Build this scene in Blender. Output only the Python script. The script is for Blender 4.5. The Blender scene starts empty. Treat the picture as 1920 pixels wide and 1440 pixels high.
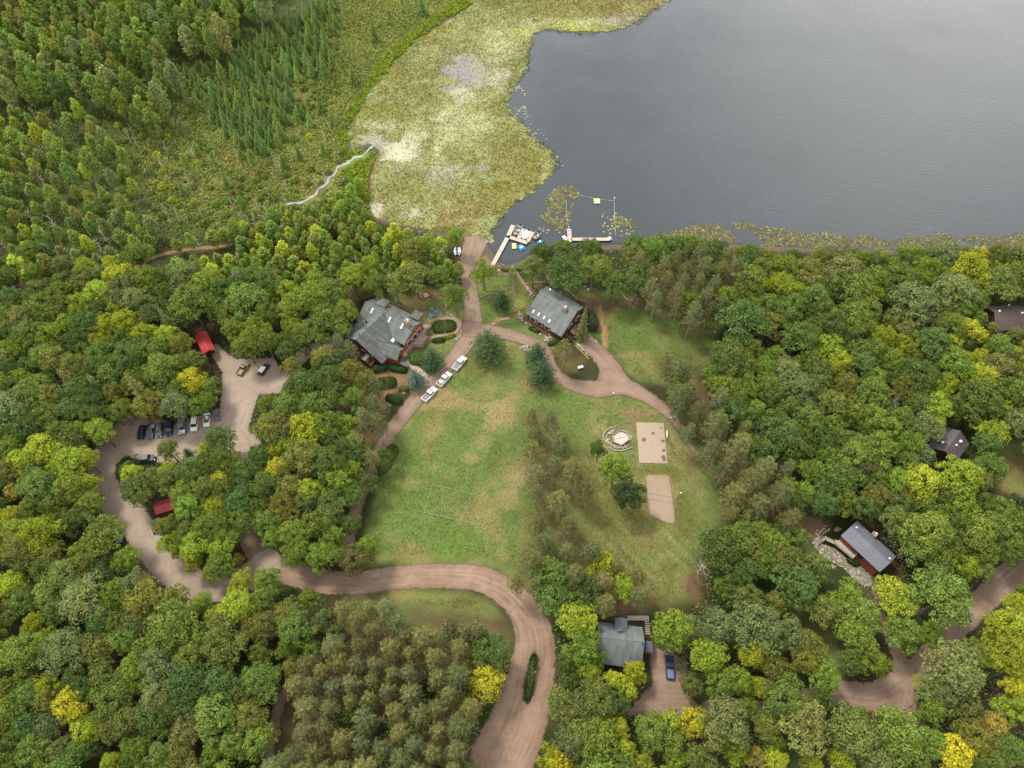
import bpy, math, random
import numpy as np
from math import radians, sin, cos, pi

# ------------------------------------------------------------------ camera, sky, sun, exposure
scene = bpy.context.scene
PITCH, FPX, CAMH = radians(57.0), 1333.0, 155.0
cam_d = bpy.data.cameras.new("Camera")
cam = bpy.data.objects.new("Camera", cam_d)
scene.collection.objects.link(cam)
cam.location = (0, 0, CAMH)
cam.rotation_euler = (pi / 2 - PITCH, 0, 0)
cam_d.sensor_width = 36.0
cam_d.lens = 36.0 * FPX / 1920.0
cam_d.clip_start = 0.5
cam_d.clip_end = 4000.0
scene.camera = cam

SUN_EL, SUN_AZ = radians(58), radians(-48)      # azimuth from +Y (away from camera), negative = left
world = bpy.data.worlds.new("World")
scene.world = world
world.use_nodes = True
nt = world.node_tree
for n in list(nt.nodes):
    nt.nodes.remove(n)
w_out = nt.nodes.new("ShaderNodeOutputWorld")
w_bg = nt.nodes.new("ShaderNodeBackground")
w_sky = nt.nodes.new("ShaderNodeTexSky")
w_sky.sky_type = 'NISHITA'
w_sky.sun_disc = False
w_sky.sun_elevation = SUN_EL
w_sky.sun_rotation = SUN_AZ
w_sky.air_density = 1.0
w_sky.dust_density = 2.5
w_tc = nt.nodes.new("ShaderNodeTexCoord")
w_map = nt.nodes.new("ShaderNodeMapping")
w_map.inputs["Scale"].default_value = (1.0, 1.0, 1.6)
w_n = nt.nodes.new("ShaderNodeTexNoise")
w_n.inputs["Scale"].default_value = 1.7
w_n.inputs["Detail"].default_value = 6.0
w_n.inputs["Roughness"].default_value = 0.5
w_r = nt.nodes.new("ShaderNodeValToRGB")          # cloud deck: grey bellies to white tops
w_r.color_ramp.elements[0].position = 0.38
w_r.color_ramp.elements[0].color = (3.6, 3.8, 4.1, 1)
w_r.color_ramp.elements[1].position = 0.66
w_r.color_ramp.elements[1].color = (15.5, 15.2, 14.8, 1)
w_mix = nt.nodes.new("ShaderNodeMix")
w_mix.data_type = 'RGBA'
w_mix.inputs["Factor"].default_value = 0.86
L = nt.links
L.new(w_tc.outputs["Generated"], w_map.inputs["Vector"])
L.new(w_map.outputs[0], w_n.inputs["Vector"])
L.new(w_n.outputs["Fac"], w_r.inputs["Fac"])
w_sep = nt.nodes.new("ShaderNodeSeparateXYZ")        # the cloud deck is thinner and brighter towards the horizon
L.new(w_tc.outputs["Generated"], w_sep.inputs[0])
w_g = nt.nodes.new("ShaderNodeValToRGB")
for i, (p_, v_) in enumerate(((.0, .80), (.42, .60), (.64, .41), (1.0, .40))):
    e_ = w_g.color_ramp.elements[i] if i < 2 else w_g.color_ramp.elements.new(p_)
    e_.position, e_.color = p_, (v_, v_, v_, 1)
L.new(w_sep.outputs[2], w_g.inputs["Fac"])
w_sc = nt.nodes.new("ShaderNodeVectorMath"); w_sc.operation = 'MULTIPLY'
L.new(w_r.outputs[0], w_sc.inputs[0]); L.new(w_g.outputs[0], w_sc.inputs[1])
w_s2 = nt.nodes.new("ShaderNodeVectorMath"); w_s2.operation = 'SCALE'; w_s2.inputs["Scale"].default_value = 2.0
L.new(w_sc.outputs[0], w_s2.inputs[0])
L.new(w_sky.outputs[0], w_mix.inputs[6])
L.new(w_s2.outputs[0], w_mix.inputs[7])
L.new(w_mix.outputs[2], w_bg.inputs["Color"])
w_bg.inputs["Strength"].default_value = 0.094
L.new(w_bg.outputs[0], w_out.inputs["Surface"])

sun_d = bpy.data.lights.new("Sun", 'SUN')
sun_d.energy = 1.7
sun_d.angle = radians(12)
sun_d.color = (1.0, 0.94, 0.85)
sun = bpy.data.objects.new("Sun", sun_d)
scene.collection.objects.link(sun)
sun.location = (0, 0, 200)
sun.rotation_euler = (pi / 2 - SUN_EL, 0, pi - SUN_AZ)   # shines down towards the right and the camera

scene.view_settings.view_transform = 'Standard'
scene.view_settings.look = 'None'
scene.view_settings.gamma = 1.0
scene.view_settings.exposure = 1.24
scene.view_settings.use_curve_mapping = False
scene.cycles.max_bounces = 6
scene.cycles.diffuse_bounces = 3
scene.cycles.transparent_max_bounces = 8
scene.cycles.sample_clamp_indirect = 4.0

# ------------------------------------------------------------------ measuring helpers
CP, SP = cos(PITCH), sin(PITCH)
def W(x, y, z=0.0):
    """the point of the plane at height z that stands at photo position x, y (1920 x 1440)"""
    u, v = (x - 960) / FPX, (y - 720) / FPX
    t = (CAMH - z) / (SP + v * CP)
    return np.array([u * t, (CP - v * SP) * t, z])
def PX(p):
    x, y, z = p[0], p[1], p[2] - CAMH
    dep, dn = y * CP - z * SP, -y * SP - z * CP
    return 960 + FPX * x / dep, 720 + FPX * dn / dep
def ppm(x, y, z=0.0):
    """photo pixels to the metre"""
    v = (y - 720) / FPX
    return FPX * (SP + v * CP) / (CAMH - z)
def W2(x, y, z=0.0):
    p = W(x, y, z)
    return (p[0], p[1])
def WP(pts, z=0.0):
    return np.array([W2(a, b, z) for a, b in pts])

def srgb(r, g, b, k=1.0):
    f = lambda c: (c / 255 / 12.92) if c <= 10 else ((c / 255 + 0.055) / 1.055) ** 2.4
    return (f(r) * k, f(g) * k, f(b) * k, 1.0)
G = 0.57                                             # picture value -> base colour of ground surfaces
def gc(r, g, b):
    return np.array(srgb(r, g, b, G)[:3])

# ------------------------------------------------------------------ object helpers
coll = scene.collection
def tag(o, label=None, cat=None, group=None, kind=None):
    if label: o["label"] = label
    if cat: o["category"] = cat
    if group: o["group"] = group
    if kind: o["kind"] = kind
    return o
def empty(name, loc, rz=0.0, label=None, cat=None, group=None):
    o = bpy.data.objects.new(name, None)
    coll.objects.link(o)
    o.location = loc
    o.rotation_euler = (0, 0, rz)
    o.empty_display_size = 0.5
    return tag(o, label, cat, group)
def link(name, me, parent=None, loc=None, rz=None):
    o = bpy.data.objects.new(name, me)
    coll.objects.link(o)
    if parent: o.parent = parent
    if loc is not None: o.location = loc
    if rz is not None: o.rotation_euler = (0, 0, rz)
    return o
def mesh_np(name, verts, faces, mats, attrs=None, smooth=False, mat_idx=None):
    """verts (n,3), faces (m,k) numpy or list of equal-length tuples"""
    verts = np.asarray(verts, dtype=np.float32)
    faces = np.asarray(faces, dtype=np.int32)
    me = bpy.data.meshes.new(name)
    n, (m, k) = len(verts), faces.shape
    me.vertices.add(n)
    me.vertices.foreach_set("co", verts.ravel())
    me.loops.add(m * k)
    me.loops.foreach_set("vertex_index", faces.ravel())
    me.polygons.add(m)
    me.polygons.foreach_set("loop_start", np.arange(0, m * k, k, dtype=np.int32))
    if mat_idx is not None:
        me.polygons.foreach_set("material_index", np.asarray(mat_idx, dtype=np.int32))
    if smooth:
        me.polygons.foreach_set("use_smooth", np.ones(m, dtype=bool))
    for mt in (mats if isinstance(mats, (list, tuple)) else [mats]):
        me.materials.append(mt)
    for an, (tp, val) in (attrs or {}).items():
        val = np.asarray(val, dtype=np.float32)
        if tp == 'COL':
            a = me.color_attributes.new(an, 'FLOAT_COLOR', 'POINT')
            if val.shape[1] == 3:
                val = np.concatenate([val, np.ones((len(val), 1), np.float32)], 1)
            a.data.foreach_set("color", val.ravel())
        else:
            a = me.attributes.new(an, 'FLOAT', 'POINT')
            a.data.foreach_set("value", val.ravel())
    me.update(calc_edges=True)
    me.validate()
    return me

class MB:
    """collects boxes, prisms, tubes and polygons into one mesh"""
    def __init__(s): s.v, s.f, s.uv = [], [], {}
    def add(s, vs, fs):
        o = len(s.v)
        s.v += [tuple(map(float, p)) for p in vs]
        s.f += [tuple(i + o for i in f) for f in fs]
        return s
    def box(s, c, d, rz=0.0, taper=1.0, top_off=(0, 0)):
        x, y, z = d[0] / 2, d[1] / 2, d[2] / 2
        ca, sa = cos(rz), sin(rz)
        vs = []
        for k, t in ((-z, 1.0), (z, taper)):
            for a, b in ((-x, -y), (x, -y), (x, y), (-x, y)):
                a2, b2 = a * t + (top_off[0] if k > 0 else 0), b * t + (top_off[1] if k > 0 else 0)
                vs.append((c[0] + a2 * ca - b2 * sa, c[1] + a2 * sa + b2 * ca, c[2] + k))
        return s.add(vs, [(3, 2, 1, 0), (4, 5, 6, 7), (0, 1, 5, 4), (1, 2, 6, 5), (2, 3, 7, 6), (3, 0, 4, 7)])
    def prism(s, poly, axis_vec):
        """poly: list of 3d points (planar), extruded by axis_vec"""
        n = len(poly)
        a = np.array(poly, float); b = a + np.array(axis_vec, float)
        fs = [tuple(range(n - 1, -1, -1)), tuple(range(n, 2 * n))]
        fs += [(i, (i + 1) % n, n + (i + 1) % n, n + i) for i in range(n)]
        return s.add(list(a) + list(b), fs)
    def tube(s, pts, r0, r1=None, n=6, cap=True):
        pts = [np.array(p, float) for p in pts]
        r1 = r0 if r1 is None else r1
        o = len(s.v); N = len(pts)
        for i, p in enumerate(pts):
            d = pts[min(i + 1, N - 1)] - pts[max(i - 1, 0)]
            d /= (np.linalg.norm(d) + 1e-9)
            a = np.cross(d, (0, 0, 1) if abs(d[2]) < .9 else (1, 0, 0)); a /= np.linalg.norm(a)
            b = np.cross(d, a)
            r = r0 + (r1 - r0) * i / max(N - 1, 1)
            for k in range(n):
                t = 2 * pi * k / n
                s.v.append(tuple(p + r * (cos(t) * a + sin(t) * b)))
        for i in range(N - 1):
            for k in range(n):
                k2 = (k + 1) % n
                s.f.append((o + i * n + k, o + i * n + k2, o + (i + 1) * n + k2, o + (i + 1) * n + k))
        if cap:
            s.f.append(tuple(o + k for k in range(n)))
            s.f.append(tuple(o + (N - 1) * n + k for k in reversed(range(n))))
        return s
    def ball(s, c, r, seg=10, rings=6, sq=(1, 1, 1)):
        vs, fs = [], []
        for i in range(rings + 1):
            th = pi * i / rings
            for k in range(seg):
                ph = 2 * pi * k / seg
                vs.append((c[0] + r * sq[0] * sin(th) * cos(ph), c[1] + r * sq[1] * sin(th) * sin(ph), c[2] + r * sq[2] * cos(th)))
        for i in range(rings):
            for k in range(seg):
                fs.append((i * seg + k, (i + 1) * seg + k, (i + 1) * seg + (k + 1) % seg, i * seg + (k + 1) % seg))
        return s.add(vs, fs)
    def build(s, name, mat, parent=None, loc=None, rz=None, bevel=0.0, smooth=False, label=None):
        me = bpy.data.meshes.new(name)
        me.from_pydata(s.v, [], s.f)
        import bmesh
        bm = bmesh.new(); bm.from_mesh(me)
        bmesh.ops.remove_doubles(bm, verts=bm.verts, dist=1e-5)
        if bevel > 0:
            ed = [e for e in bm.edges if len(e.link_faces) == 2 and e.calc_face_angle(0) > 0.5]
            bmesh.ops.bevel(bm, geom=ed, offset=bevel, segments=2, affect='EDGES', profile=0.6)
        bmesh.ops.recalc_face_normals(bm, faces=bm.faces)
        bm.to_mesh(me); bm.free()
        for mt in (mat if isinstance(mat, (list, tuple)) else [mat]):
            me.materials.append(mt)
        if smooth:
            me.polygons.foreach_set("use_smooth", np.ones(len(me.polygons), dtype=bool))
        o = link(name, me, parent, loc, rz)
        if label: o["label"] = label
        return o

# ------------------------------------------------------------------ material helpers
MATS = {}
def new_mat(name):
    m = bpy.data.materials.new(name)
    m.use_nodes = True
    t = m.node_tree
    b = t.nodes["Principled BSDF"]
    MATS[name] = m
    return m, t, b
def N(t, kind, **kw):
    n = t.nodes.new(kind)
    for k, v in kw.items():
        if k.startswith("i_"):
            n.inputs[k[2:].replace("_", " ")].default_value = v
        else:
            setattr(n, k, v)
    return n
def noise(t, scale, detail=4.0, rough=0.55, vec=None, dist=0.0):
    n = N(t, "ShaderNodeTexNoise", i_Scale=scale, i_Detail=detail, i_Roughness=rough, i_Distortion=dist)
    if vec is not None: t.links.new(vec, n.inputs["Vector"])
    return n
def ramp(t, src, stops):
    r = t.nodes.new("ShaderNodeValToRGB")
    e = r.color_ramp.elements
    while len(e) < len(stops): e.new(0.5)
    for i, (p, c) in enumerate(stops):
        e[i].position = p
        e[i].color = c if len(c) == 4 else (*c, 1)
    t.links.new(src, r.inputs["Fac"])
    return r
def mixc(t, fac, a, b, mode='MIX'):
    m = t.nodes.new("ShaderNodeMix"); m.data_type = 'RGBA'; m.blend_type = mode
    for sock, v in ((m.inputs[0], fac), (m.inputs[6], a), (m.inputs[7], b)):
        if hasattr(v, "is_linked"): t.links.new(v, sock)
        else: sock.default_value = v
    return m.outputs[2]
def mth(t, op, a, b=None, c=None, clamp=False):
    m = t.nodes.new("ShaderNodeMath"); m.operation = op; m.use_clamp = clamp
    for i, v in enumerate((a, b, c)):
        if v is None: continue
        if hasattr(v, "is_linked"): t.links.new(v, m.inputs[i])
        else: m.inputs[i].default_value = v
    return m.outputs[0]
def grey(v): return (v, v, v, 1)
def simple(name, col, rough=0.7, metal=0.0, var=0.12, scale=3.0, spec=0.4, bump=0.0):
    m, t, b = new_mat(name)
    tc = N(t, "ShaderNodeTexCoord")
    n = noise(t, scale, 5, 0.6, tc.outputs["Object"])
    lo = tuple(c * (1 - var) for c in col[:3]); hi = tuple(min(1, c * (1 + var)) for c in col[:3])
    r = ramp(t, n.outputs["Fac"], [(0.3, lo), (0.7, hi)])
    t.links.new(r.outputs[0], b.inputs["Base Color"])
    b.inputs["Roughness"].default_value = rough
    b.inputs["Metallic"].default_value = metal
    b.inputs["Specular IOR Level"].default_value = spec
    if bump:
        bp = N(t, "ShaderNodeBump", i_Strength=bump, i_Distance=0.05)
        t.links.new(n.outputs["Fac"], bp.inputs["Height"]); t.links.new(bp.outputs[0], b.inputs["Normal"])
    return m
def leaf_mat(name, trans=0.25, hue=(1.28, 1.10, 0.85)):
    """colour of the tree (object colour) x leaf to leaf variation"""
    m, t, b = new_mat(name)
    oi = N(t, "ShaderNodeObjectInfo")
    at = N(t, "ShaderNodeAttribute", attribute_name="var")
    tc = N(t, "ShaderNodeTexCoord"); off = N(t, "ShaderNodeVectorMath", operation='ADD')
    cxy = N(t, "ShaderNodeCombineXYZ")
    for k in range(3): t.links.new(mth(t, 'MULTIPLY', oi.outputs["Random"], 60.0 + 17 * k), cxy.inputs[k])
    t.links.new(tc.outputs["Object"], off.inputs[0]); t.links.new(cxy.outputs[0], off.inputs[1])
    pn = noise(t, .30, 3, .6, off.outputs[0])
    warm = mixc(t, 1.0, oi.outputs["Color"], (*hue, 1), 'MULTIPLY')
    turn = mth(t, 'MULTIPLY', mth(t, 'SUBTRACT', pn.outputs["Fac"], .46), 5.0, clamp=True)     # branches that are turning first
    f = mth(t, 'ADD', mth(t, 'MULTIPLY', turn, .55), mth(t, 'MULTIPLY', mth(t, 'SUBTRACT', at.outputs["Fac"], .3), .8, clamp=True), clamp=True)
    col = mixc(t, f, oi.outputs["Color"], warm)
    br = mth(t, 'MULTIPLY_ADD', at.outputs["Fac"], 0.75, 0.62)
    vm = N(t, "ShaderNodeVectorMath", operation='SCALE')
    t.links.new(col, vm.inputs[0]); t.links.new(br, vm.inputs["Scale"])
    d = N(t, "ShaderNodeBsdfDiffuse"); tr = N(t, "ShaderNodeBsdfTranslucent"); mx = N(t, "ShaderNodeMixShader")
    t.links.new(vm.outputs[0], d.inputs["Color"]); t.links.new(vm.outputs[0], tr.inputs["Color"])
    mx.inputs[0].default_value = trans
    t.links.new(d.outputs[0], mx.inputs[1]); t.links.new(tr.outputs[0], mx.inputs[2])
    t.nodes.remove(b)
    t.links.new(mx.outputs[0], t.nodes["Material Output"].inputs["Surface"])
    return m
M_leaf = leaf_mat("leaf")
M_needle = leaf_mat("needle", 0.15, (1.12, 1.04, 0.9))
M_bark = simple("bark", srgb(105, 92, 80), 0.9, var=0.35, scale=2.0)
M_pale_bark = simple("pale_bark", srgb(150, 138, 126), 0.9, var=0.25, scale=2.0)
M_dead = simple("dead_wood", srgb(165, 155, 145), 0.9, var=0.25, scale=1.5)
# ------------------------------------------------------------------ terrain fields
def seg_dist(P, A, B):
    d = B - A
    t = np.clip(((P - A) @ d) / (d @ d + 1e-9), 0, 1)
    return np.hypot(*(P - A - t[:, None] * d).T), t
def poly_sdf(P, poly):
    """positive inside, metres"""
    dist = np.full(len(P), 1e9); ins = np.zeros(len(P), bool)
    n = len(poly)
    for i in range(n):
        A, B = poly[i], poly[(i + 1) % n]
        dd, _ = seg_dist(P, A, B)
        dist = np.minimum(dist, dd)
        c = (A[1] > P[:, 1]) != (B[1] > P[:, 1])
        xx = (B[0] - A[0]) * (P[:, 1] - A[1]) / (B[1] - A[1] + 1e-12) + A[0]
        ins ^= c & (P[:, 0] < xx)
    return np.where(ins, dist, -dist)
def line_sdf(P, pts, wid):
    """half width minus distance to a polyline of varying width, and the signed offset from its middle"""
    best = np.full(len(P), -1e9); off = np.zeros(len(P))
    wid = np.broadcast_to(np.asarray(wid, float), (len(pts),))
    for i in range(len(pts) - 1):
        A, B = pts[i], pts[i + 1]
        d, t = seg_dist(P, A, B)
        h = (wid[i] + (wid[i + 1] - wid[i]) * t) / 2
        u = (B - A) / (np.linalg.norm(B - A) + 1e-9)
        sd = (P - A) @ np.array([u[1], -u[0]])
        k = (h - d) > best
        best = np.where(k, h - d, best); off = np.where(k, sd, off)
    return best, off
def smooth_line(pts, n=6):
    """Catmull-Rom through the points"""
    pts = [np.array(p, float) for p in pts]
    out = []
    for i in range(len(pts) - 1):
        p0, p1, p2, p3 = pts[max(i - 1, 0)], pts[i], pts[i + 1], pts[min(i + 2, len(pts) - 1)]
        for k in range(n):
            t = k / n
            out.append(.5 * ((2 * p1) + (p2 - p0) * t + (2 * p0 - 5 * p1 + 4 * p2 - p3) * t * t + (3 * p1 - p0 - 3 * p2 + p3) * t ** 3))
    out.append(pts[-1])
    return np.array(out)
def sstep(a, b, x):
    t = np.clip((x - a) / (b - a), 0, 1)
    return t * t * (3 - 2 * t)
_rs = np.random.RandomState(5)
_perm = _rs.rand(256, 256)
def vnoise(x, y, s):
    """smooth value noise, features of size s"""
    x = x / s + 1000.; y = y / s + 1000.
    xi, yi = np.floor(x).astype(int), np.floor(y).astype(int)
    fx, fy = x - xi, y - yi
    fx, fy = fx * fx * (3 - 2 * fx), fy * fy * (3 - 2 * fy)
    g = lambda a, b: _perm[a % 256, b % 256]
    return (g(xi, yi) * (1 - fx) + g(xi + 1, yi) * fx) * (1 - fy) + (g(xi, yi + 1) * (1 - fx) + g(xi + 1, yi + 1) * fx) * fy
def fbm(x, y, s, o=3):
    r, a, tot = 0, 1.0, 0
    for k in range(o):
        r = r + a * vnoise(x + 37 * k, y - 91 * k, s / 2 ** k); tot += a; a *= .55
    return r / tot

# outlines read off the photograph, laid on the ground
MARSH_W = [(1290, -60), (1255, 0), (1235, 12), (1195, 40), (1165, 55), (1120, 60), (1060, 58), (1020, 55), (1000, 65), (995, 90), (990, 125), (975, 150), (962, 165), (953, 190), (960, 215), (985, 235), (1005, 265), (1035, 280), (1044, 310), (1030, 330), (1000, 360), (970, 378), (945, 400), (925, 430), (912, 448)]
MARSH_L = [(896, 450), (860, 447), (800, 436), (740, 424), (700, 412), (682, 392), (686, 350), (692, 308), (706, 284), (690, 272), (655, 285), (645, 250), (650, 225), (668, 190), (690, 160), (720, 118), (765, 75), (845, 30), (870, 0), (910, -60)]
SHORE_S = [(896, 456), (902, 464), (915, 478), (930, 500), (955, 505), (985, 495), (1010, 480), (1060, 474), (1150, 466), (1250, 460), (1400, 468), (1550, 474), (1700, 477), (1920, 482), (2300, 490)]
MARSH = WP(MARSH_W + MARSH_L)
LAKE = WP([(2300, 490)] + [(2300, -70)] + [(1290, -60)] + MARSH_W[1:] + SHORE_S)
WET = WP([(2300, 490), (2300, -70), (910, -60)] + MARSH_L[::-1][1:] + SHORE_S)

ROAD_MAIN = smooth_line(WP([(925, 1500), (940, 1430), (965, 1370), (985, 1310), (1000, 1240), (1000, 1185), (970, 1128), (905, 1087), (830, 1079), (740, 1084), (680, 1092), (620, 1092), (560, 1080), (510, 1055), (478, 1030), (464, 1000), (455, 940), (452, 890), (447, 850)]), 5)
ROAD_MAIN_W = np.interp(np.linspace(0, 1, len(ROAD_MAIN)), np.linspace(0, 1, 19), [13.5, 13, 12, 11, 9.6, 8.4, 7, 6.3, 6, 5.8, 5.6, 5.6, 5.8, 5.8, 5.2, 4.4, 4, 4.5, 6])
ROAD_LOOP = smooth_line(WP([(500, 1056), (470, 1080), (420, 1100), (360, 1092), (315, 1062), (280, 1020), (245, 970), (205, 930), (188, 895), (196, 858), (215, 822), (240, 800)]), 5)
ROAD_LOOP_W = 7.2
PARK = WP([(196, 850), (214, 806), (238, 786), (262, 776), (330, 792), (410, 768), (416, 700), (394, 664), (402, 640), (428, 662), (444, 672), (514, 670), (528, 690), (534, 738), (486, 742), (468, 800), (494, 832), (474, 850), (430, 852), (350, 870), (270, 868), (236, 856), (206, 884)])
DRIVE = smooth_line(WP([(893, 448), (884, 478), (876, 502), (880, 540), (886, 585), (884, 620), (865, 654), (835, 690), (800, 726), (765, 768), (735, 808), (712, 848), (692, 888), (674, 935), (660, 985), (652, 1040), (652, 1085)]), 5)
DRIVE_W = np.interp(np.linspace(0, 1, len(DRIVE)), np.linspace(0, 1, 17), [8, 6.5, 4.6, 4.8, 5.2, 6, 5, 4.6, 4.6, 4.4, 4.2, 4, 3.8, 3.4, 3.2, 2.6, .4])
SIDE = smooth_line(WP([(880, 618), (925, 622), (968, 632), (1008, 648), (1034, 672), (1046, 702), (1078, 722), (1120, 730), (1165, 724), (1208, 742), (1242, 766), (1270, 796), (1298, 840), (1330, 880), (1352, 905)]), 5)
SIDE_W = np.interp(np.linspace(0, 1, len(SIDE)), np.linspace(0, 1, 15), [6, 4.6, 4.2, 4.2, 4, 4.2, 4.6, 5.6, 6, 4.4, 3.4, 2.4, 1.8, 1.4, .9])
SIDE_B = smooth_line(WP([(1076, 622), (1098, 642), (1120, 662), (1142, 685), (1160, 712)]), 5)
SIDE_P = WP([(1100, 648), (1124, 664), (1166, 690), (1195, 728), (1150, 744), (1095, 738), (1122, 706), (1118, 680)])
LODGE_TAIL = smooth_line(WP([(528, 716), (552, 684), (572, 664), (600, 650), (632, 636)]), 5)
HOUSE_LOT = WP([(1214, 1212), (1256, 1216), (1294, 1244), (1284, 1292), (1310, 1318), (1400, 1335), (1398, 1350), (1290, 1345), (1160, 1346), (1196, 1308), (1222, 1282)])
EAST_ROAD = smooth_line(WP([(1330, 1330), (1420, 1330), (1500, 1312), (1570, 1300), (1640, 1306), (1690, 1286), (1730, 1250), (1775, 1196), (1830, 1140), (1875, 1096), (1915, 1060), (1970, 1010)]), 5)
EAST_W = np.interp(np.linspace(0, 1, len(EAST_ROAD)), np.linspace(0, 1, 12), [4, 3.6, 4, 5.2, 6.2, 6.4, 5.6, 5, 5, 6, 6.4, 6.4])
EAST_B = smooth_line(WP([(1690, 1350), (1698, 1290), (1690, 1240), (1672, 1200), (1650, 1140), (1640, 1100)]), 5)
EAST_BW = np.interp(np.linspace(0, 1, len(EAST_B)), np.linspace(0, 1, 6), [5, 5.6, 4, 3, 2.4, 2])
SW_TRACK = smooth_line(WP([(640, 1195), (606, 1222), (560, 1266), (530, 1310), (516, 1350), (505, 1420), (500, 1470)]), 5)
ISLAND = WP([(1002, 1224), (1010, 1234), (1008, 1262), (1000, 1300), (990, 1316), (982, 1312), (984, 1284), (994, 1240)])
LOOP_ISLE = WP([(1036, 658), (1046, 652), (1090, 656), (1108, 672), (1118, 690), (1110, 706), (1094, 712), (1074, 710), (1056, 700), (1044, 682)])

LAWN = [WP(p) for p in (
    [(884, 640), (850, 690), (800, 745), (750, 800), (722, 850), (704, 940), (690, 1000), (705, 1062), (780, 1066), (850, 1058), (930, 1075), (1010, 1150), (1110, 1150), (1250, 1130), (1300, 1115), (1300, 1050), (1350, 990), (1355, 900), (1300, 830), (1240, 760), (1180, 740), (1080, 735), (1030, 690), (960, 640)],
    [(1095, 545), (1200, 560), (1345, 595), (1330, 690), (1260, 720), (1200, 715), (1140, 660), (1110, 600)],
    [(895, 520), (960, 520), (1000, 560), (985, 600), (930, 612), (895, 600)],
    [(730, 545), (860, 540), (880, 600), (870, 640), (830, 680), (740, 690), (720, 580)],
    [(735, 1106), (800, 1104), (870, 1110), (925, 1130), (945, 1160), (880, 1150), (820, 1140), (760, 1135)],
    [(1876, 840), (1960, 820), (1960, 930), (1880, 920)],
    [(1470, 1100), (1520, 1120), (1580, 1240), (1570, 1300), (1530, 1250), (1490, 1160)],
    [(920, 610), (1000, 606), (1040, 630), (1036, 650), (985, 634)],
    [(195, 800), (235, 790), (190, 870), (170, 905)],
    [(1500, 1010), (1520, 1020), (1530, 1040), (1510, 1050)])]
SCRUB = WP([(640, 0), (870, -20), (840, 35), (760, 78), (710, 122), (655, 195), (640, 255), (655, 295), (690, 300), (680, 400), (600, 400), (500, 400), (420, 430), (330, 430), (260, 330), (250, 230), (330, 200), (420, 270), (560, 250), (620, 130)])
BRIGHT = WP([(868, -10), (885, 5), (780, 72), (722, 130), (672, 196), (650, 240), (652, 282), (700, 285), (690, 330), (682, 372), (640, 372), (636, 250), (700, 128), (760, 70)])
SCATTER = WP([(600, 270), (300, 560), (560, 560)])
PINE1 = [(640, 1118), (740, 1112), (800, 1135), (940, 1152), (962, 1190), (900, 1250), (880, 1330), (872, 1450), (500, 1450), (525, 1330), (565, 1250), (640, 1195)]
PINE2 = [(992, 775), (1050, 765), (1092, 850), (1105, 905), (1070, 960), (1100, 1020), (1215, 1055), (1220, 1110), (1160, 1140), (1050, 1125), (965, 1090), (1000, 1000), (985, 900)]
PINE3 = [(1240, 668), (1290, 660), (1325, 720), (1400, 780), (1430, 850), (1495, 880), (1500, 965), (1440, 985), (1350, 955), (1345, 880), (1290, 810), (1255, 740)]
PINE4 = [(1190, 480), (1290, 470), (1400, 480), (1390, 555), (1310, 590), (1220, 560)]
PINE5 = [(640, 628), (680, 680), (725, 745), (722, 820), (690, 880), (650, 830), (630, 740), (600, 660)]
PINES = [WP(p) for p in (PINE1, PINE2, PINE3, PINE4, PINE5)]

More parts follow.
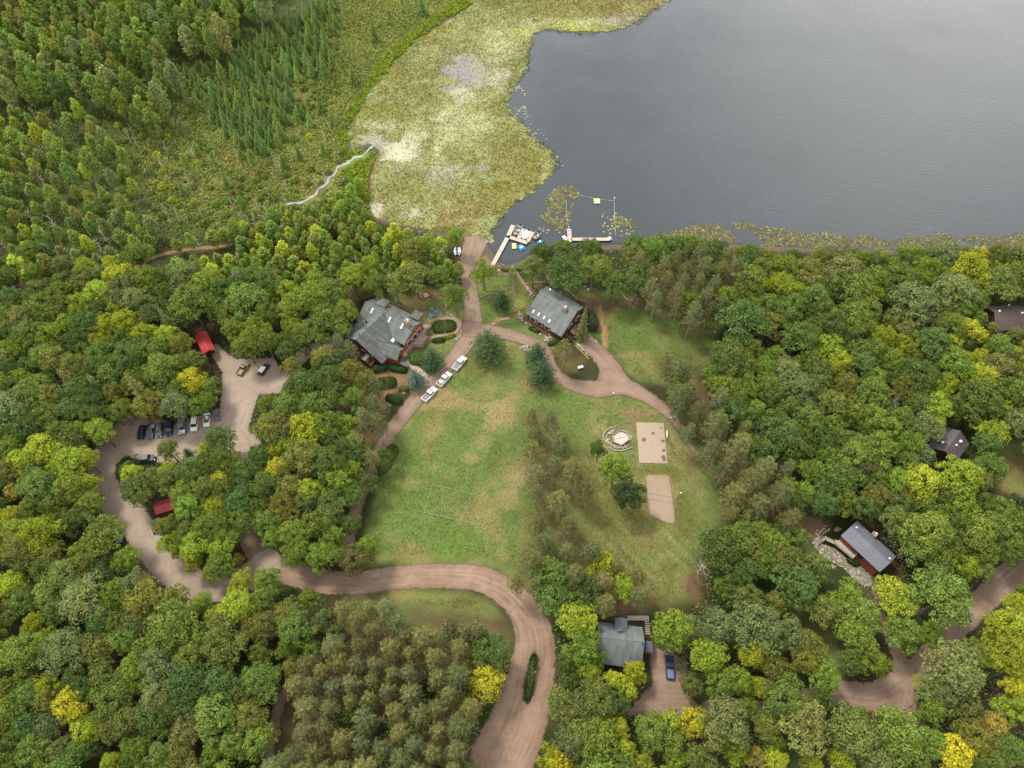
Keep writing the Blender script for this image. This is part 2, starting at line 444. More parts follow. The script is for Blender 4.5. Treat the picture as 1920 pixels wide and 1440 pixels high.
# patches of the ground: photo x, y, radius x, radius y (photo pixels), colour as pictured, strength
DRY = (166, 150, 102); TAN = (152, 134, 92); LUSH = (112, 138, 64); OLV = (122, 122, 62); BRN = (124, 100, 74)
PATCH = [(830, 752, 46, 22, DRY, .9), (800, 740, 22, 12, DRY, .7), (940, 770, 30, 34, DRY, .95), (905, 760, 30, 14, DRY, .6), (925, 800, 22, 14, DRY, .7), (895, 690, 40, 22, OLV, .5), (965, 892, 26, 30, DRY, .95), (985, 870, 20, 14, TAN, .6),
         (950, 935, 24, 26, DRY, .7), (770, 906, 26, 12, DRY, .85), (884, 858, 14, 10, DRY, .8), (905, 830, 14, 18, DRY, .6), (1000, 716, 32, 14, TAN, .8), (915, 668, 26, 14, BRN, .7), (1120, 790, 14, 30, DRY, .75), (1185, 790, 12, 20, TAN, .8),
         (1205, 774, 40, 9, TAN, .85), (1262, 850, 14, 40, DRY, .6), (1240, 885, 50, 12, OLV, .6), (1190, 668, 26, 8, DRY, .6), (1230, 690, 30, 12, OLV, .6), (1310, 622, 36, 8, DRY, .7), (850, 1046, 54, 14, BRN, .85), (1020, 1128, 40, 20, BRN, .8),
         (1100, 1140, 90, 18, BRN, .8), (1180, 1120, 60, 22, BRN, .7), (1028, 1080, 14, 10, BRN, .7), (1250, 1090, 40, 30, OLV, .6), (1170, 1000, 70, 50, OLV, .6), (1215, 1000, 30, 30, DRY, .35), (1280, 960, 30, 60, OLV, .7), (1300, 900, 18, 60, TAN, .5),
         (1240, 930, 50, 70, OLV, .5), (1110, 930, 30, 60, OLV, .7), (1160, 930, 40, 40, OLV, .8), (840, 1015, 120, 40, LUSH, .95), (760, 970, 60, 46, LUSH, .8), (780, 880, 50, 60, LUSH, .5), (1090, 745, 70, 14, LUSH, .5), (820, 870, 60, 30, LUSH, .4), (930, 1030, 40, 30, LUSH, .5), (860, 800, 40, 26, LUSH, .35),
         (1080, 770, 60, 24, LUSH, .5), (1060, 820, 40, 24, LUSH, .35), (1250, 600, 60, 20, LUSH, .45), (1180, 610, 40, 26, LUSH, .4), (1160, 570, 70, 10, BRN, .8), (1290, 590, 50, 12, BRN, .6), (1130, 585, 14, 26, BRN, .7), (800, 560, 50, 14, BRN, .55),
         (740, 706, 40, 26, (156, 124, 92), .9), (770, 690, 24, 14, BRN, .6), (725, 748, 10, 22, (170, 125, 95), .8), (980, 540, 26, 20, OLV, .6), (1010, 545, 14, 20, BRN, .8), (1090, 560, 30, 10, BRN, .9), (1060, 640, 10, 6, BRN, .8),
         (1132, 628, 5, 26, (190, 145, 105), .9), (1127, 600, 4, 22, (180, 140, 100), .7), (1075, 680, 34, 16, OLV, .6), (870, 475, 16, 18, TAN, .7), (915, 492, 26, 14, (176, 150, 128), .9), (962, 507, 30, 6, (176, 150, 128), .8), (935, 512, 22, 5, (165, 140, 110), .6),
         (1520, 985, 40, 24, (150, 120, 98), .95), (1650, 1000, 60, 30, (110, 86, 68), .8), (1530, 1180, 30, 60, (96, 86, 52), .7), (1640, 1110, 20, 40, (128, 98, 74), .8), (1300, 1105, 24, 30, (130, 95, 74), .8), (90, 1075, 50, 24, (120, 98, 70), .7),
         (200, 1065, 30, 10, (140, 105, 80), .7), (560, 1330, 20, 90, (120, 104, 66), .7), (1895, 875, 30, 30, (140, 120, 78), .8), (1875, 850, 20, 8, BRN, .8), (280, 1085, 40, 20, (150, 112, 88), .8), (200, 825, 22, 40, (134, 124, 74), .6),
         (760, 1122, 60, 12, (136, 140, 74), .8), (880, 1126, 40, 10, (110, 120, 60), .6), (470, 330, 60, 30, (134, 128, 66), .7), (400, 250, 50, 14, (136, 140, 66), .6), (600, 70, 30, 20, (130, 124, 72), .6), (560, 190, 40, 20, (140, 132, 70), .6), (450, 380, 60, 20, (120, 122, 60), .5)]
def ground_color(P):
    x, y = P[:, 0], P[:, 1]
    n1, n2, n3 = fbm(x, y, 26), fbm(x + 300, y, 7), fbm(x, y + 500, 2.4)
    mixv = lambda a, b, t: a + (b - a) * t[:, None]
    col = mixv(gc(66, 62, 40), gc(62, 74, 38), sstep(.35, .65, n1))
    col = mixv(col, gc(104, 82, 60), .45 * sstep(.5, .7, n2))
    # swamp woods at the upper left: greener floor
    ul = sstep(-10, 20, poly_sdf(P, WP([(-300, -100), (900, -100), (640, 420), (300, 470), (-300, 560)])))
    col = mixv(col, gc(84, 98, 50), .8 * ul)
    s = sstep(-6, 8, poly_sdf(P, SCRUB) + 8 * (n2 - .5))
    sc = mixv(gc(126, 134, 62), gc(142, 138, 76), sstep(.4, .62, n1)); sc = mixv(sc, gc(96, 110, 50), sstep(.45, .7, n2))
    col = mixv(col, sc, s)
    s = sstep(-2, 3, poly_sdf(P, BRIGHT) + 5 * (n2 - .5))
    col = mixv(col, mixv(gc(124, 150, 42), gc(160, 160, 40), sstep(.4, .65, n2)), s)
    for p in PINES:
        s = sstep(-4, 5, poly_sdf(P, p) + 6 * (n2 - .5))
        col = mixv(col, mixv(gc(122, 102, 72), gc(112, 112, 66), sstep(.4, .6, n2)), s)
    lw = np.full(len(P), -1e9)
    for p in LAWN: lw = np.maximum(lw, poly_sdf(P, p))
    g = mixv(gc(130, 136, 78), gc(116, 133, 70), sstep(.35, .65, n1))
    g = mixv(g, gc(98, 116, 58), .55 * sstep(.5, .68, fbm(x - 200, y, 4)))
    g = mixv(g, gc(150, 142, 84), .7 * sstep(.52, .72, n2))
    s = sstep(-2.5, 2.0, lw + 4 * (n2 - .5))
    pm = np.zeros(len(P))
    for p in PINES[1:4]: pm = np.maximum(pm, sstep(-3, 4, poly_sdf(P, p) + 6 * (n2 - .5)))
    col = mixv(col, g, s * (1 - .75 * pm))
    # mown lines across the lower right of the lawn
    dirv = np.array(W2(1250, 1060)) - np.array(W2(1130, 930)); dirv /= np.linalg.norm(dirv)
    ac = x * dirv[1] - y * dirv[0]
    stv = .5 + .5 * np.sin(ac * 2.6 + 1.5 * (n1 - .5)) * vnoise(ac * 3, (x + y) * .1, 1.7)
    c0 = np.array(W2(1210, 1000))
    m = s * np.exp(-((x - c0[0]) ** 2 + (y - c0[1]) ** 2) / (2 * 9.0 ** 2))
    col = mixv(col, gc(168, 160, 104), .85 * m * sstep(.35, .8, stv))
    for (a, b, ra, rb, c, st) in PATCH:
        q = W(a, b); sc_ = ppm(a, b)
        dep = math.atan2((b - 720) / FPX, 1) + PITCH
        rx, ry = ra / sc_, rb / sc_ / sin(dep)
        d = np.sqrt(((x - q[0]) / rx) ** 2 + ((y - q[1]) / ry) ** 2) + 1.7 * (n2 - .5) + 1.5 * (n3 - .5)
        w = st * sstep(1.25, .45, d)
        col = mixv(col, gc(*c), w)
    col *= (.80 + .40 * n3)[:, None]
    # the bed of the lake and of the marsh
    wet = poly_sdf(P, WET)
    col = mixv(col, gc(112, 100, 84), sstep(-1.2, .3, wet + 1.2 * (n2 - .5)))
    return col, wet
def axis(lo, hi, step, far, fstep):
    return np.concatenate([np.arange(lo - far, lo, fstep), np.arange(lo, hi, step), np.arange(hi, hi + far + 1, fstep)])
gx, gy = axis(-232, 232, .8, 640, 16), axis(-6, 312, .8, 640, 16)
GX, GY = np.meshgrid(gx, gy)
GP = np.stack([GX.ravel(), GY.ravel()], 1)
gcol, wet = ground_color(GP)
gz = -1.4 * sstep(-.6, 7, wet) + .22 * (fbm(GP[:, 0], GP[:, 1], 14) - .5)
flat = np.zeros(len(GP))
nx, ny = len(gx), len(gy)
ii = (np.arange(ny - 1)[:, None] * nx + np.arange(nx - 1)[None, :]).ravel()
gf = np.stack([ii, ii + 1, ii + nx + 1, ii + nx], 1)
m, t, b = new_mat("ground")
at = N(t, "ShaderNodeAttribute", attribute_name="gcol")
tc = N(t, "ShaderNodeTexCoord")
n1 = noise(t, 1.7, 6, .7, tc.outputs["Object"]); n2 = noise(t, 9.0, 3, .6, tc.outputs["Object"])
v = mth(t, 'MULTIPLY_ADD', n1.outputs["Fac"], 1.1, mth(t, 'MULTIPLY_ADD', n2.outputs["Fac"], .9, 0.0))
vm = N(t, "ShaderNodeVectorMath", operation='SCALE')
t.links.new(at.outputs["Color"], vm.inputs[0]); t.links.new(v, vm.inputs["Scale"])
t.links.new(vm.outputs[0], b.inputs["Base Color"])
b.inputs["Roughness"].default_value = .95; b.inputs["Specular IOR Level"].default_value = .15
bp = N(t, "ShaderNodeBump", i_Strength=.6, i_Distance=.12); t.links.new(n1.outputs["Fac"], bp.inputs["Height"]); t.links.new(bp.outputs[0], b.inputs["Normal"])
me = mesh_np("ground", np.column_stack([GP, gz]), gf, m, {"gcol": ('COL', gcol)}, smooth=True)
tag(link("ground", me), kind="structure")
def gzat(x, y):
    P = np.array([[x, y]])
    return float((-1.4 * sstep(-.6, 7, poly_sdf(P, WET)) + .22 * (fbm(P[:, 0], P[:, 1], 14) - .5))[0])

# ------------------------------------------------------------------ sheets laid on the ground (roads, marsh, sand)
def sheet(name, fn, bounds, z, mat, step=.6, margin=.9, kind="structure", colfn=None, follow=True):
    """fn(P) -> (signed distance in metres, positive inside; offset across). Kept where the distance is above -margin"""
    (x0, y0), (x1, y1) = bounds
    xs, ys = np.arange(x0, x1 + step, step), np.arange(y0, y1 + step, step)
    X, Y = np.meshgrid(xs, ys)
    P = np.stack([X.ravel(), Y.ravel()], 1)
    sd, off, *dk = fn(P)
    dk = dk[0] if dk else sd
    nx, ny = len(xs), len(ys)
    ii = (np.arange(ny - 1)[:, None] * nx + np.arange(nx - 1)[None, :]).ravel()
    f = np.stack([ii, ii + 1, ii + nx + 1, ii + nx], 1)
    f = f[(sd[f] > -margin).any(1)]
    used = np.unique(f); mp = np.zeros(len(P), int); mp[used] = np.arange(len(used))
    P, sd, off, dk = P[used], sd[used], off[used], dk[used]
    zz = np.full(len(P), z)
    if follow:
        zz += -1.4 * sstep(-.6, 7, poly_sdf(P, WET)) + .22 * (fbm(P[:, 0], P[:, 1], 14) - .5)
    at = {"sd": ('F', sd), "off": ('F', off), "dk": ('F', dk)}
    if colfn is not None: at["gcol"] = ('COL', colfn(P))
    me = mesh_np(name, np.column_stack([P, zz]), mp[f], mat, at, smooth=True)
    return tag(link(name, me), kind=kind)
def bnds(*pp, pad=8):
    a = np.concatenate(pp)
    return (a.min(0) - pad, a.max(0) + pad)
def alpha_edge(t, b, sd_out, amp=1.0, soft=.35, nscale=1.2, bias=0.0):
    """ragged edge where the sheet ends"""
    tc = N(t, "ShaderNodeTexCoord")
    n = noise(t, nscale, 4, .6, tc.outputs["Object"])
    a = mth(t, 'ADD', sd_out, mth(t, 'MULTIPLY_ADD', n.outputs["Fac"], 2 * amp, -amp + bias))
    a = mth(t, 'DIVIDE', a, soft, clamp=True)
    t.links.new(a, b.inputs["Alpha"])
    return n
def dirt_mat(name, base, light, dark, tracks=1.0, edge=.8):
    m, t, b = new_mat(name)
    sd = N(t, "ShaderNodeAttribute", attribute_name="sd"); off = N(t, "ShaderNodeAttribute", attribute_name="off")
    tc = N(t, "ShaderNodeTexCoord")
    big = noise(t, .11, 4, .55, tc.outputs["Object"]); fine = noise(t, 1.6, 6, .7, tc.outputs["Object"])
    # wheel tracks: bands that run along the road
    o2 = mth(t, 'ADD', off.outputs["Fac"], mth(t, 'MULTIPLY', big.outputs["Fac"], 1.6))
    cx = N(t, "ShaderNodeCombineXYZ"); t.links.new(mth(t, 'MULTIPLY', o2, 1.7), cx.inputs[0])
    sp = N(t, "ShaderNodeSeparateXYZ"); t.links.new(tc.outputs["Object"], sp.inputs[0])
    t.links.new(mth(t, 'MULTIPLY', mth(t, 'ADD', sp.outputs[0], sp.outputs[1]), .035), cx.inputs[1])
    tr = noise(t, 1.0, 5, .72, cx.outputs[0])
    c = ramp(t, big.outputs["Fac"], [(.3, base), (.7, light)])
    c2 = ramp(t, tr.outputs["Fac"], [(.34, dark), (.5, base), (.66, light)])
    pat = noise(t, .35, 4, .6, tc.outputs["Object"])
    col = mixc(t, mth(t, 'MULTIPLY', mth(t, 'MULTIPLY', mth(t, 'SUBTRACT', pat.outputs["Fac"], .3), 2.6, clamp=True), .85 * tracks), c.outputs[0], c2.outputs[0])
    blot = noise(t, .5, 5, .7, tc.outputs["Object"]); col = mixc(t, mth(t, 'MULTIPLY', mth(t, 'SUBTRACT', blot.outputs["Fac"], .52), 2.2, clamp=True), col, (*dark[:3], 1))
    dk = N(t, "ShaderNodeAttribute", attribute_name="dk")
    edge_f = mth(t, 'MULTIPLY_ADD', dk.outputs["Fac"], -.6, 1.0, clamp=True)
    col = mixc(t, mth(t, 'MULTIPLY', edge_f, .5), col, (*dark[:3], 1))
    v = mth(t, 'MULTIPLY_ADD', fine.outputs["Fac"], .36, .82)
    vm = N(t, "ShaderNodeVectorMath", operation='SCALE'); t.links.new(col, vm.inputs[0]); t.links.new(v, vm.inputs["Scale"])
    t.links.new(vm.outputs[0], b.inputs["Base Color"])
    b.inputs["Roughness"].default_value = .95; b.inputs["Specular IOR Level"].default_value = .12
    bp = N(t, "ShaderNodeBump", i_Strength=.5, i_Distance=.08); t.links.new(tr.outputs["Fac"], bp.inputs["Height"]); t.links.new(bp.outputs[0], b.inputs["Normal"])
    alpha_edge(t, b, sd.outputs["Fac"], edge, .5, .9)
    return m
M_dirt = dirt_mat("dirt", gc(164, 136, 114), gc(196, 170, 147), gc(124, 98, 82))
M_lot = dirt_mat("lot_dirt", gc(182, 161, 141), gc(206, 190, 172), gc(154, 131, 112), .8)
M_drive = dirt_mat("drive_dirt", gc(156, 131, 112), gc(184, 160, 139), gc(124, 99, 83), .8)
def all_roads(P):
    q = np.full(len(P), -1e9)
    for pl, wd in ((ROAD_MAIN, ROAD_MAIN_W), (ROAD_LOOP, ROAD_LOOP_W), (DRIVE, DRIVE_W), (SIDE, SIDE_W), (SIDE_B, 5.6), (LODGE_TAIL, 4.4), (EAST_ROAD, EAST_W), (EAST_B, EAST_BW)): q = np.maximum(q, line_sdf(P, pl, wd)[0])
    for pg in (PARK, SIDE_P, HOUSE_LOT): q = np.maximum(q, poly_sdf(P, pg))
    return np.minimum(np.minimum(q, -poly_sdf(P, ISLAND)), -poly_sdf(P, LOOP_ISLE))
def f_main(P):
    s, o = line_sdf(P, ROAD_MAIN, ROAD_MAIN_W)
    return np.minimum(s, -poly_sdf(P, ISLAND)), o, all_roads(P)
sheet("dirt_road", f_main, bnds(ROAD_MAIN), .03, M_dirt)
def f_loop(P):
    s, o = line_sdf(P, ROAD_LOOP, ROAD_LOOP_W); p = poly_sdf(P, PARK)
    s3, o3 = line_sdf(P, LODGE_TAIL, 4.4)
    q = np.maximum(np.maximum(s, p), s3)
    return q, np.where(p > s, -p, o), all_roads(P)
sheet("car_park", f_loop, bnds(ROAD_LOOP, PARK, LODGE_TAIL), .06, M_lot)
sheet("gravel_drive", lambda P: (*line_sdf(P, DRIVE, DRIVE_W), all_roads(P)), bnds(DRIVE), .09, M_drive)
def f_side(P):
    s, o = line_sdf(P, SIDE, SIDE_W); s2, o2 = line_sdf(P, SIDE_B, 5.6); p = poly_sdf(P, SIDE_P)
    q = np.maximum(np.maximum(s, s2), p)
    return np.minimum(q, -poly_sdf(P, LOOP_ISLE)), np.where(s2 > s, o2, o), all_roads(P)
sheet("side_drive", f_side, bnds(SIDE, SIDE_B), .12, M_drive)
def f_east(P):
    s, o = line_sdf(P, EAST_ROAD, EAST_W); p = poly_sdf(P, HOUSE_LOT); s2, o2 = line_sdf(P, EAST_B, EAST_BW)
    return np.maximum(np.maximum(s, p), s2), np.where(s2 > s, o2, o), all_roads(P)
sheet("forest_road", f_east, bnds(EAST_ROAD, HOUSE_LOT, EAST_B), .05, M_drive)
sheet("wood_track", lambda P: line_sdf(P, SW_TRACK, 2.6), bnds(SW_TRACK), .05, M_drive)
TRAIL = smooth_line(WP([(110, 560), (160, 548), (230, 515), (290, 482), (350, 468), (420, 462), (455, 450)]), 5)
TRAIL_B = smooth_line(WP([(575, 435), (592, 446), (606, 460)]), 5)
M_trail = dirt_mat("trail_dirt", gc(160, 130, 90), gc(182, 150, 104), gc(120, 100, 64), .3, .3)
def f_trail(P):
    return np.maximum(line_sdf(P, TRAIL, 2.0)[0], line_sdf(P, TRAIL_B, 1.8)[0]), P[:, 0] * 0
sheet("foot_trail", f_trail, bnds(TRAIL, TRAIL_B), .06, M_trail, .5)
# footpaths round the lodge
def rect_w(p, q, wid): return smooth_line(WP([p, q]), 2), wid
PATHS = [(smooth_line(WP([(794, 642), (810, 634), (832, 628), (852, 624), (862, 612), (858, 602), (840, 598), (820, 598), (806, 602)]), 5), 1.7),
         (smooth_line(WP([(758, 680), (772, 690), (790, 700), (804, 708)]), 5), 1.5),
         (smooth_line(WP([(924, 608), (934, 600), (952, 597)]), 5), 1.5),
         (smooth_line(WP([(960, 500), (985, 536), (998, 552)]), 5), 1.2),
         (smooth_line(WP([(905, 506), (930, 509), (955, 506)]), 5), 1.3)]
M_path = dirt_mat("path_gravel", gc(184, 158, 130), gc(200, 178, 150), gc(150, 126, 104), .2, .25)
def f_path(P):
    s = np.full(len(P), -1e9)
    for p, w in PATHS: s = np.maximum(s, line_sdf(P, p, w)[0])
    return s, P[:, 0] * 0
sheet("footpath", f_path, bnds(*[p for p, w in PATHS]), .15, M_path, .35)
PATIO = WP([(800, 588), (822, 574), (834, 590), (826, 600), (806, 604), (798, 600)])
M_flag = dirt_mat("patio_stone", gc(160, 146, 138), gc(178, 168, 160), gc(140, 126, 118), .2, .2)
sheet("stone_patio", lambda P: (poly_sdf(P, PATIO), P[:, 0] * 0), bnds(PATIO), .12, M_flag, .4)
# flagstone terrace of the cabin on the right
TERR = WP([(1528, 1006), (1546, 1004), (1540, 1018), (1565, 1027), (1584, 1042), (1594, 1056), (1616, 1062), (1634, 1080), (1638, 1098), (1624, 1104), (1600, 1088), (1580, 1066), (1560, 1056), (1540, 1044), (1530, 1030), (1524, 1018)])
m, t, b = new_mat("flagstone")
tc = N(t, "ShaderNodeTexCoord")
vo = N(t, "ShaderNodeTexVoronoi", i_Scale=1.25); t.links.new(tc.outputs["Object"], vo.inputs["Vector"])
ve = N(t, "ShaderNodeTexVoronoi", i_Scale=1.25, feature='DISTANCE_TO_EDGE'); t.links.new(tc.outputs["Object"], ve.inputs["Vector"])
sepc = N(t, "ShaderNodeSeparateColor"); t.links.new(vo.outputs["Color"], sepc.inputs[0])
c = ramp(t, sepc.outputs[0], [(0, gc(150, 140, 118)), (1, gc(200, 192, 172))])
j = ramp(t, ve.outputs["Distance"], [(.03, grey(0)), (.09, grey(1))])
t.links.new(mixc(t, j.outputs[0], (*gc(92, 88, 62), 1), c.outputs[0]), b.inputs["Base Color"]); b.inputs["Roughness"].default_value = .85
sd = N(t, "ShaderNodeAttribute", attribute_name="sd"); alpha_edge(t, b, sd.outputs["Fac"], .5, .3)
sheet("flagstone_terrace", lambda P: (poly_sdf(P, TERR), P[:, 0] * 0), bnds(TERR), .1, m, .4)

# ------------------------------------------------------------------ lake
m, t, b = new_mat("lake_water")
tc = N(t, "ShaderNodeTexCoord"); mp = N(t, "ShaderNodeMapping"); mp.inputs["Scale"].default_value = (.55, 1.6, 1)
t.links.new(tc.outputs["Object"], mp.inputs["Vector"])
n1 = noise(t, 1.1, 4, .6, mp.outputs[0]); n2 = noise(t, .045, 3, .5, tc.outputs["Object"])
hgt = mth(t, 'MULTIPLY', n1.outputs["Fac"], mth(t, 'MULTIPLY_ADD', n2.outputs["Fac"], 1.6, -.3, clamp=True))
bp = N(t, "ShaderNodeBump", i_Strength=.4, i_Distance=.25); t.links.new(hgt, bp.inputs["Height"]); t.links.new(bp.outputs[0], b.inputs["Normal"])
c = ramp(t, n2.outputs["Fac"], [(.3, gc(70, 76, 79)), (.7, gc(74, 80, 83))])
t.links.new(c.outputs[0], b.inputs["Base Color"])
b.inputs["Roughness"].default_value = .09; b.inputs["IOR"].default_value = 1.5
shallow = N(t, "ShaderNodeAttribute", attribute_name="sd")
al = mth(t, 'MULTIPLY_ADD', shallow.outputs["Fac"], .16, .45, clamp=True)
t.links.new(al, b.inputs["Alpha"])
def f_lake(P): return poly_sdf(P, WET), P[:, 0] * 0
xs = np.concatenate([np.arange(-90, 120, 2.0), np.arange(120, 700, 12)]); ys = np.concatenate([np.arange(60, 200, 1.2), np.arange(200, 420, 6)])
X, Y = np.meshgrid(xs, ys); P = np.stack([X.ravel(), Y.ravel()], 1); sdv = poly_sdf(P, WET)
nx = len(xs); ii = (np.arange(len(ys) - 1)[:, None] * nx + np.arange(nx - 1)[None, :]).ravel(); f = np.stack([ii, ii + 1, ii + nx + 1, ii + nx], 1)
f = f[(sdv[f] > -6).any(1)]
used = np.unique(f); mpp = np.zeros(len(P), int); mpp[used] = np.arange(len(used))
tag(link("lake_water", mesh_np("lake_water", np.column_stack([P[used], np.full(len(used), -.35)]), mpp[f], m, {"sd": ('F', sdv[used])})), kind="structure")

# stream through the fen
STREAM = smooth_line(WP([(538, 384), (552, 380), (566, 380), (580, 372), (592, 366), (597, 356), (612, 346), (617, 334), (628, 326), (634, 314), (652, 306), (662, 297), (680, 293), (688, 284), (697, 275)]), 5)
m, t, b = new_mat("stream_water")
b.inputs["Base Color"].default_value = srgb(168, 170, 160, .6); b.inputs["Roughness"].default_value = .15
sd = N(t, "ShaderNodeAttribute", attribute_name="sd"); alpha_edge(t, b, sd.outputs["Fac"], .5, .3, .6)
sheet("stream", lambda P: (line_sdf(P, STREAM, np.interp(np.linspace(0, 1, len(STREAM)), [0, .2, .45, .7, 1], [.7, 1.5, .8, 1.5, 1.0]))[0] + .9 * (fbm(P[:, 0], P[:, 1], 1.8) - .5), P[:, 0] * 0), bnds(STREAM), .12, m, .4)

# ------------------------------------------------------------------ marsh: a floating mat, reeds and lily pads
PALE = (200, 200, 150); WHT = (206, 204, 170); LIL = (158, 152, 150); GRN = (150, 150, 72); TANM = (160, 142, 90)
MPATCH = [(760, 288, 38, 26, WHT, 1), (772, 262, 26, 14, WHT, .9), (720, 235, 40, 8, WHT, .7), (850, 210, 40, 16, PALE, .8), (900, 230, 30, 20, PALE, .8), (820, 300, 16, 30, PALE, .7), (850, 320, 26, 12, PALE, .6), (690, 260, 30, 10, PALE, .7), (785, 245, 26, 22, PALE, .7), (700, 392, 20, 16, (205, 195, 175), .9), (780, 398, 26, 12, WHT, .95), (700, 230, 34, 10, PALE, .6), (880, 135, 50, 34, LIL, .95), (915, 120, 34, 30, (166, 166, 130), .7), (930, 80, 34, 34, PALE, .7),
          (955, 80, 30, 28, (196, 198, 140), .7), (985, 60, 30, 16, (196, 198, 120), .8), (1080, 46, 60, 12, (196, 198, 110), .8), (1000, 40, 40, 14, PALE, .6), (900, 200, 50, 40, (176, 178, 120), .5), (860, 245, 40, 30, PALE, .45), (830, 330, 30, 24, (170, 166, 140), .6),
          (905, 313, 14, 6, LIL, .8), (970, 300, 50, 40, (140, 134, 66), .6), (950, 370, 40, 30, (142, 136, 62), .7), (830, 400, 60, 26, TANM, .6), (880, 430, 40, 14, (170, 150, 100), .6), (830, 432, 60, 8, (120, 118, 56), .9), (700, 265, 24, 10, LIL, .6), (695, 330, 8, 30, (160, 130, 84), .6),
          (730, 150, 30, 30, GRN, .5), (820, 60, 40, 20, GRN, .6), (1150, 15, 60, 20, (146, 134, 72), .9), (1060, 14, 60, 16, (146, 140, 74), .7), (1215, 10, 30, 12, (150, 134, 92), .8), (990, 20, 50, 20, (142, 142, 72), .6), (1000, 330, 30, 24, (140, 130, 68), .7), (880, 405, 40, 22, (150, 136, 82), .7), (830, 250, 20, 30, PALE, .6), (870, 180, 24, 14, WHT, .6), (935, 150, 16, 30, WHT, .6), (1120, 40, 40, 8, WHT, .5), (1180, 35, 40, 14, (164, 152, 130), .7), (760, 350, 30, 20, GRN, .5), (850, 365, 40, 16, GRN, .5), (940, 200, 26, 26, (134, 132, 70), .6), (740, 220, 40, 20, GRN, .5), (680, 210, 20, 20, GRN, .6)]
def marsh_color(P):
    x, y = P[:, 0], P[:, 1]
    n1, n2, n3 = fbm(x, y, 20), fbm(x + 300, y, 5), fbm(x, y + 500, 1.6)
    mixv = lambda a, b, t: a + (b - a) * t[:, None]
    col = mixv(gc(138, 142, 80), gc(154, 156, 94), sstep(.35, .65, n1))
    col = mixv(col, gc(186, 190, 134), .38 * sstep(.52, .7, n2)); col = mixv(col, gc(128, 130, 72), .4 * sstep(.5, .32, n2))
    for (a, b, ra, rb, c, st) in MPATCH:
        q = W(a, b); sc_ = ppm(a, b); dep = math.atan2((b - 720) / FPX, 1) + PITCH
        d = np.sqrt(((x - q[0]) / (ra / sc_)) ** 2 + ((y - q[1]) / (rb / sc_ / sin(dep))) ** 2) + 1.6 * (n2 - .5) + 1.2 * (n3 - .5)
        col = mixv(col, gc(*c), st * sstep(1.3, .4, d))
    return col * (.8 + .4 * n3)[:, None]
m, t, b = new_mat("marsh_mat")
at = N(t, "ShaderNodeAttribute", attribute_name="gcol"); sd = N(t, "ShaderNodeAttribute", attribute_name="sd"); tc = N(t, "ShaderNodeTexCoord")
mpg = N(t, "ShaderNodeMapping"); mpg.inputs["Scale"].default_value = (2.2, 1.0, 1); mpg.inputs["Rotation"].default_value = (0, 0, radians(25)); t.links.new(tc.outputs["Object"], mpg.inputs["Vector"])
n1 = noise(t, 1.5, 5, .75, mpg.outputs[0])
v = mth(t, 'MULTIPLY_ADD', n1.outputs["Fac"], 1.0, .55)
vm = N(t, "ShaderNodeVectorMath", operation='SCALE'); t.links.new(at.outputs["Color"], vm.inputs[0]); t.links.new(v, vm.inputs["Scale"])
t.links.new(vm.outputs[0], b.inputs["Base Color"]); b.inputs["Roughness"].default_value = .9; b.inputs["Specular IOR Level"].default_value = .2
bp = N(t, "ShaderNodeBump", i_Strength=.7, i_Distance=.2); t.links.new(n1.outputs["Fac"], bp.inputs["Height"]); t.links.new(bp.outputs[0], b.inputs["Normal"])
alpha_edge(t, b, sd.outputs["Fac"], 3.2, .9, .45)
sheet("marsh", lambda P: (poly_sdf(P, MARSH), P[:, 0] * 0), bnds(MARSH), -.2, m, .8, 2.5, colfn=marsh_color, follow=False)

m, t, b = new_mat("reed")
at = N(t, "ShaderNodeAttribute", attribute_name="gcol"); t.links.new(at.outputs["Color"], b.inputs["Base Color"]); b.inputs["Roughness"].default_value = .9; b.inputs["Specular IOR Level"].default_value = .1
M_vcol = m
def cards(name, P, z, wid, hgt, col, lean, rs, mat=None, kind="stuff", flatq=False):
    """many small blades (or, flat, pads) as one mesh"""
    n = len(P)
    a = rs.rand(n) * 2 * pi
    w = wid * (.6 + .8 * rs.rand(n)); h = hgt * (.5 + rs.rand(n))
    ca, sa = np.cos(a), np.sin(a)
    z = np.broadcast_to(np.asarray(z, float), (n,))
    if flatq:
        V = np.stack([np.column_stack([P[:, 0] + w * dx * ca - h * dy * sa, P[:, 1] + w * dx * sa + h * dy * ca, z + .02 * rs.rand(n)]) for dx, dy in ((-.5, -.25), (0, -.5), (.5, -.25), (.5, .25), (0, .5), (-.5, .25))], 1)
        f = np.arange(n * 6).reshape(n, 6); c = np.repeat(col, 6, 0)
    else:
        lx, ly = lean * (rs.randn(n) * .6 + .5), lean * (rs.randn(n) * .6)
        b0 = np.column_stack([P[:, 0] - ca * w / 2, P[:, 1] - sa * w / 2, z]); b1 = np.column_stack([P[:, 0] + ca * w / 2, P[:, 1] + sa * w / 2, z])
        t0 = b0 + np.column_stack([lx * h + ca * w * .2, ly * h + sa * w * .2, h]); t1 = b1 + np.column_stack([lx * h - ca * w * .2, ly * h - sa * w * .2, h])
        V = np.stack([b0, b1, t1, t0], 1); f = np.arange(n * 4).reshape(n, 4); c = np.repeat(col, 4, 0)
    me = mesh_np(name, V.reshape(-1, 3), f, mat or M_vcol, {"gcol": ('COL', c)})
    return tag(link(name, me), kind=kind)
def scatter(poly, n, rs, lo=0.0, hi=1e9, jit=0.0):
    mn, mx = poly.min(0) - 4, poly.max(0) + 4
    out = []
    while sum(map(len, out)) < n:
        P = mn + rs.rand(n * 3, 2) * (mx - mn)
        s = poly_sdf(P, poly) + jit * (fbm(P[:, 0], P[:, 1], 5) - .5) * 2
        out.append(P[(s > lo) & (s < hi)])
    return np.concatenate(out)[:n]
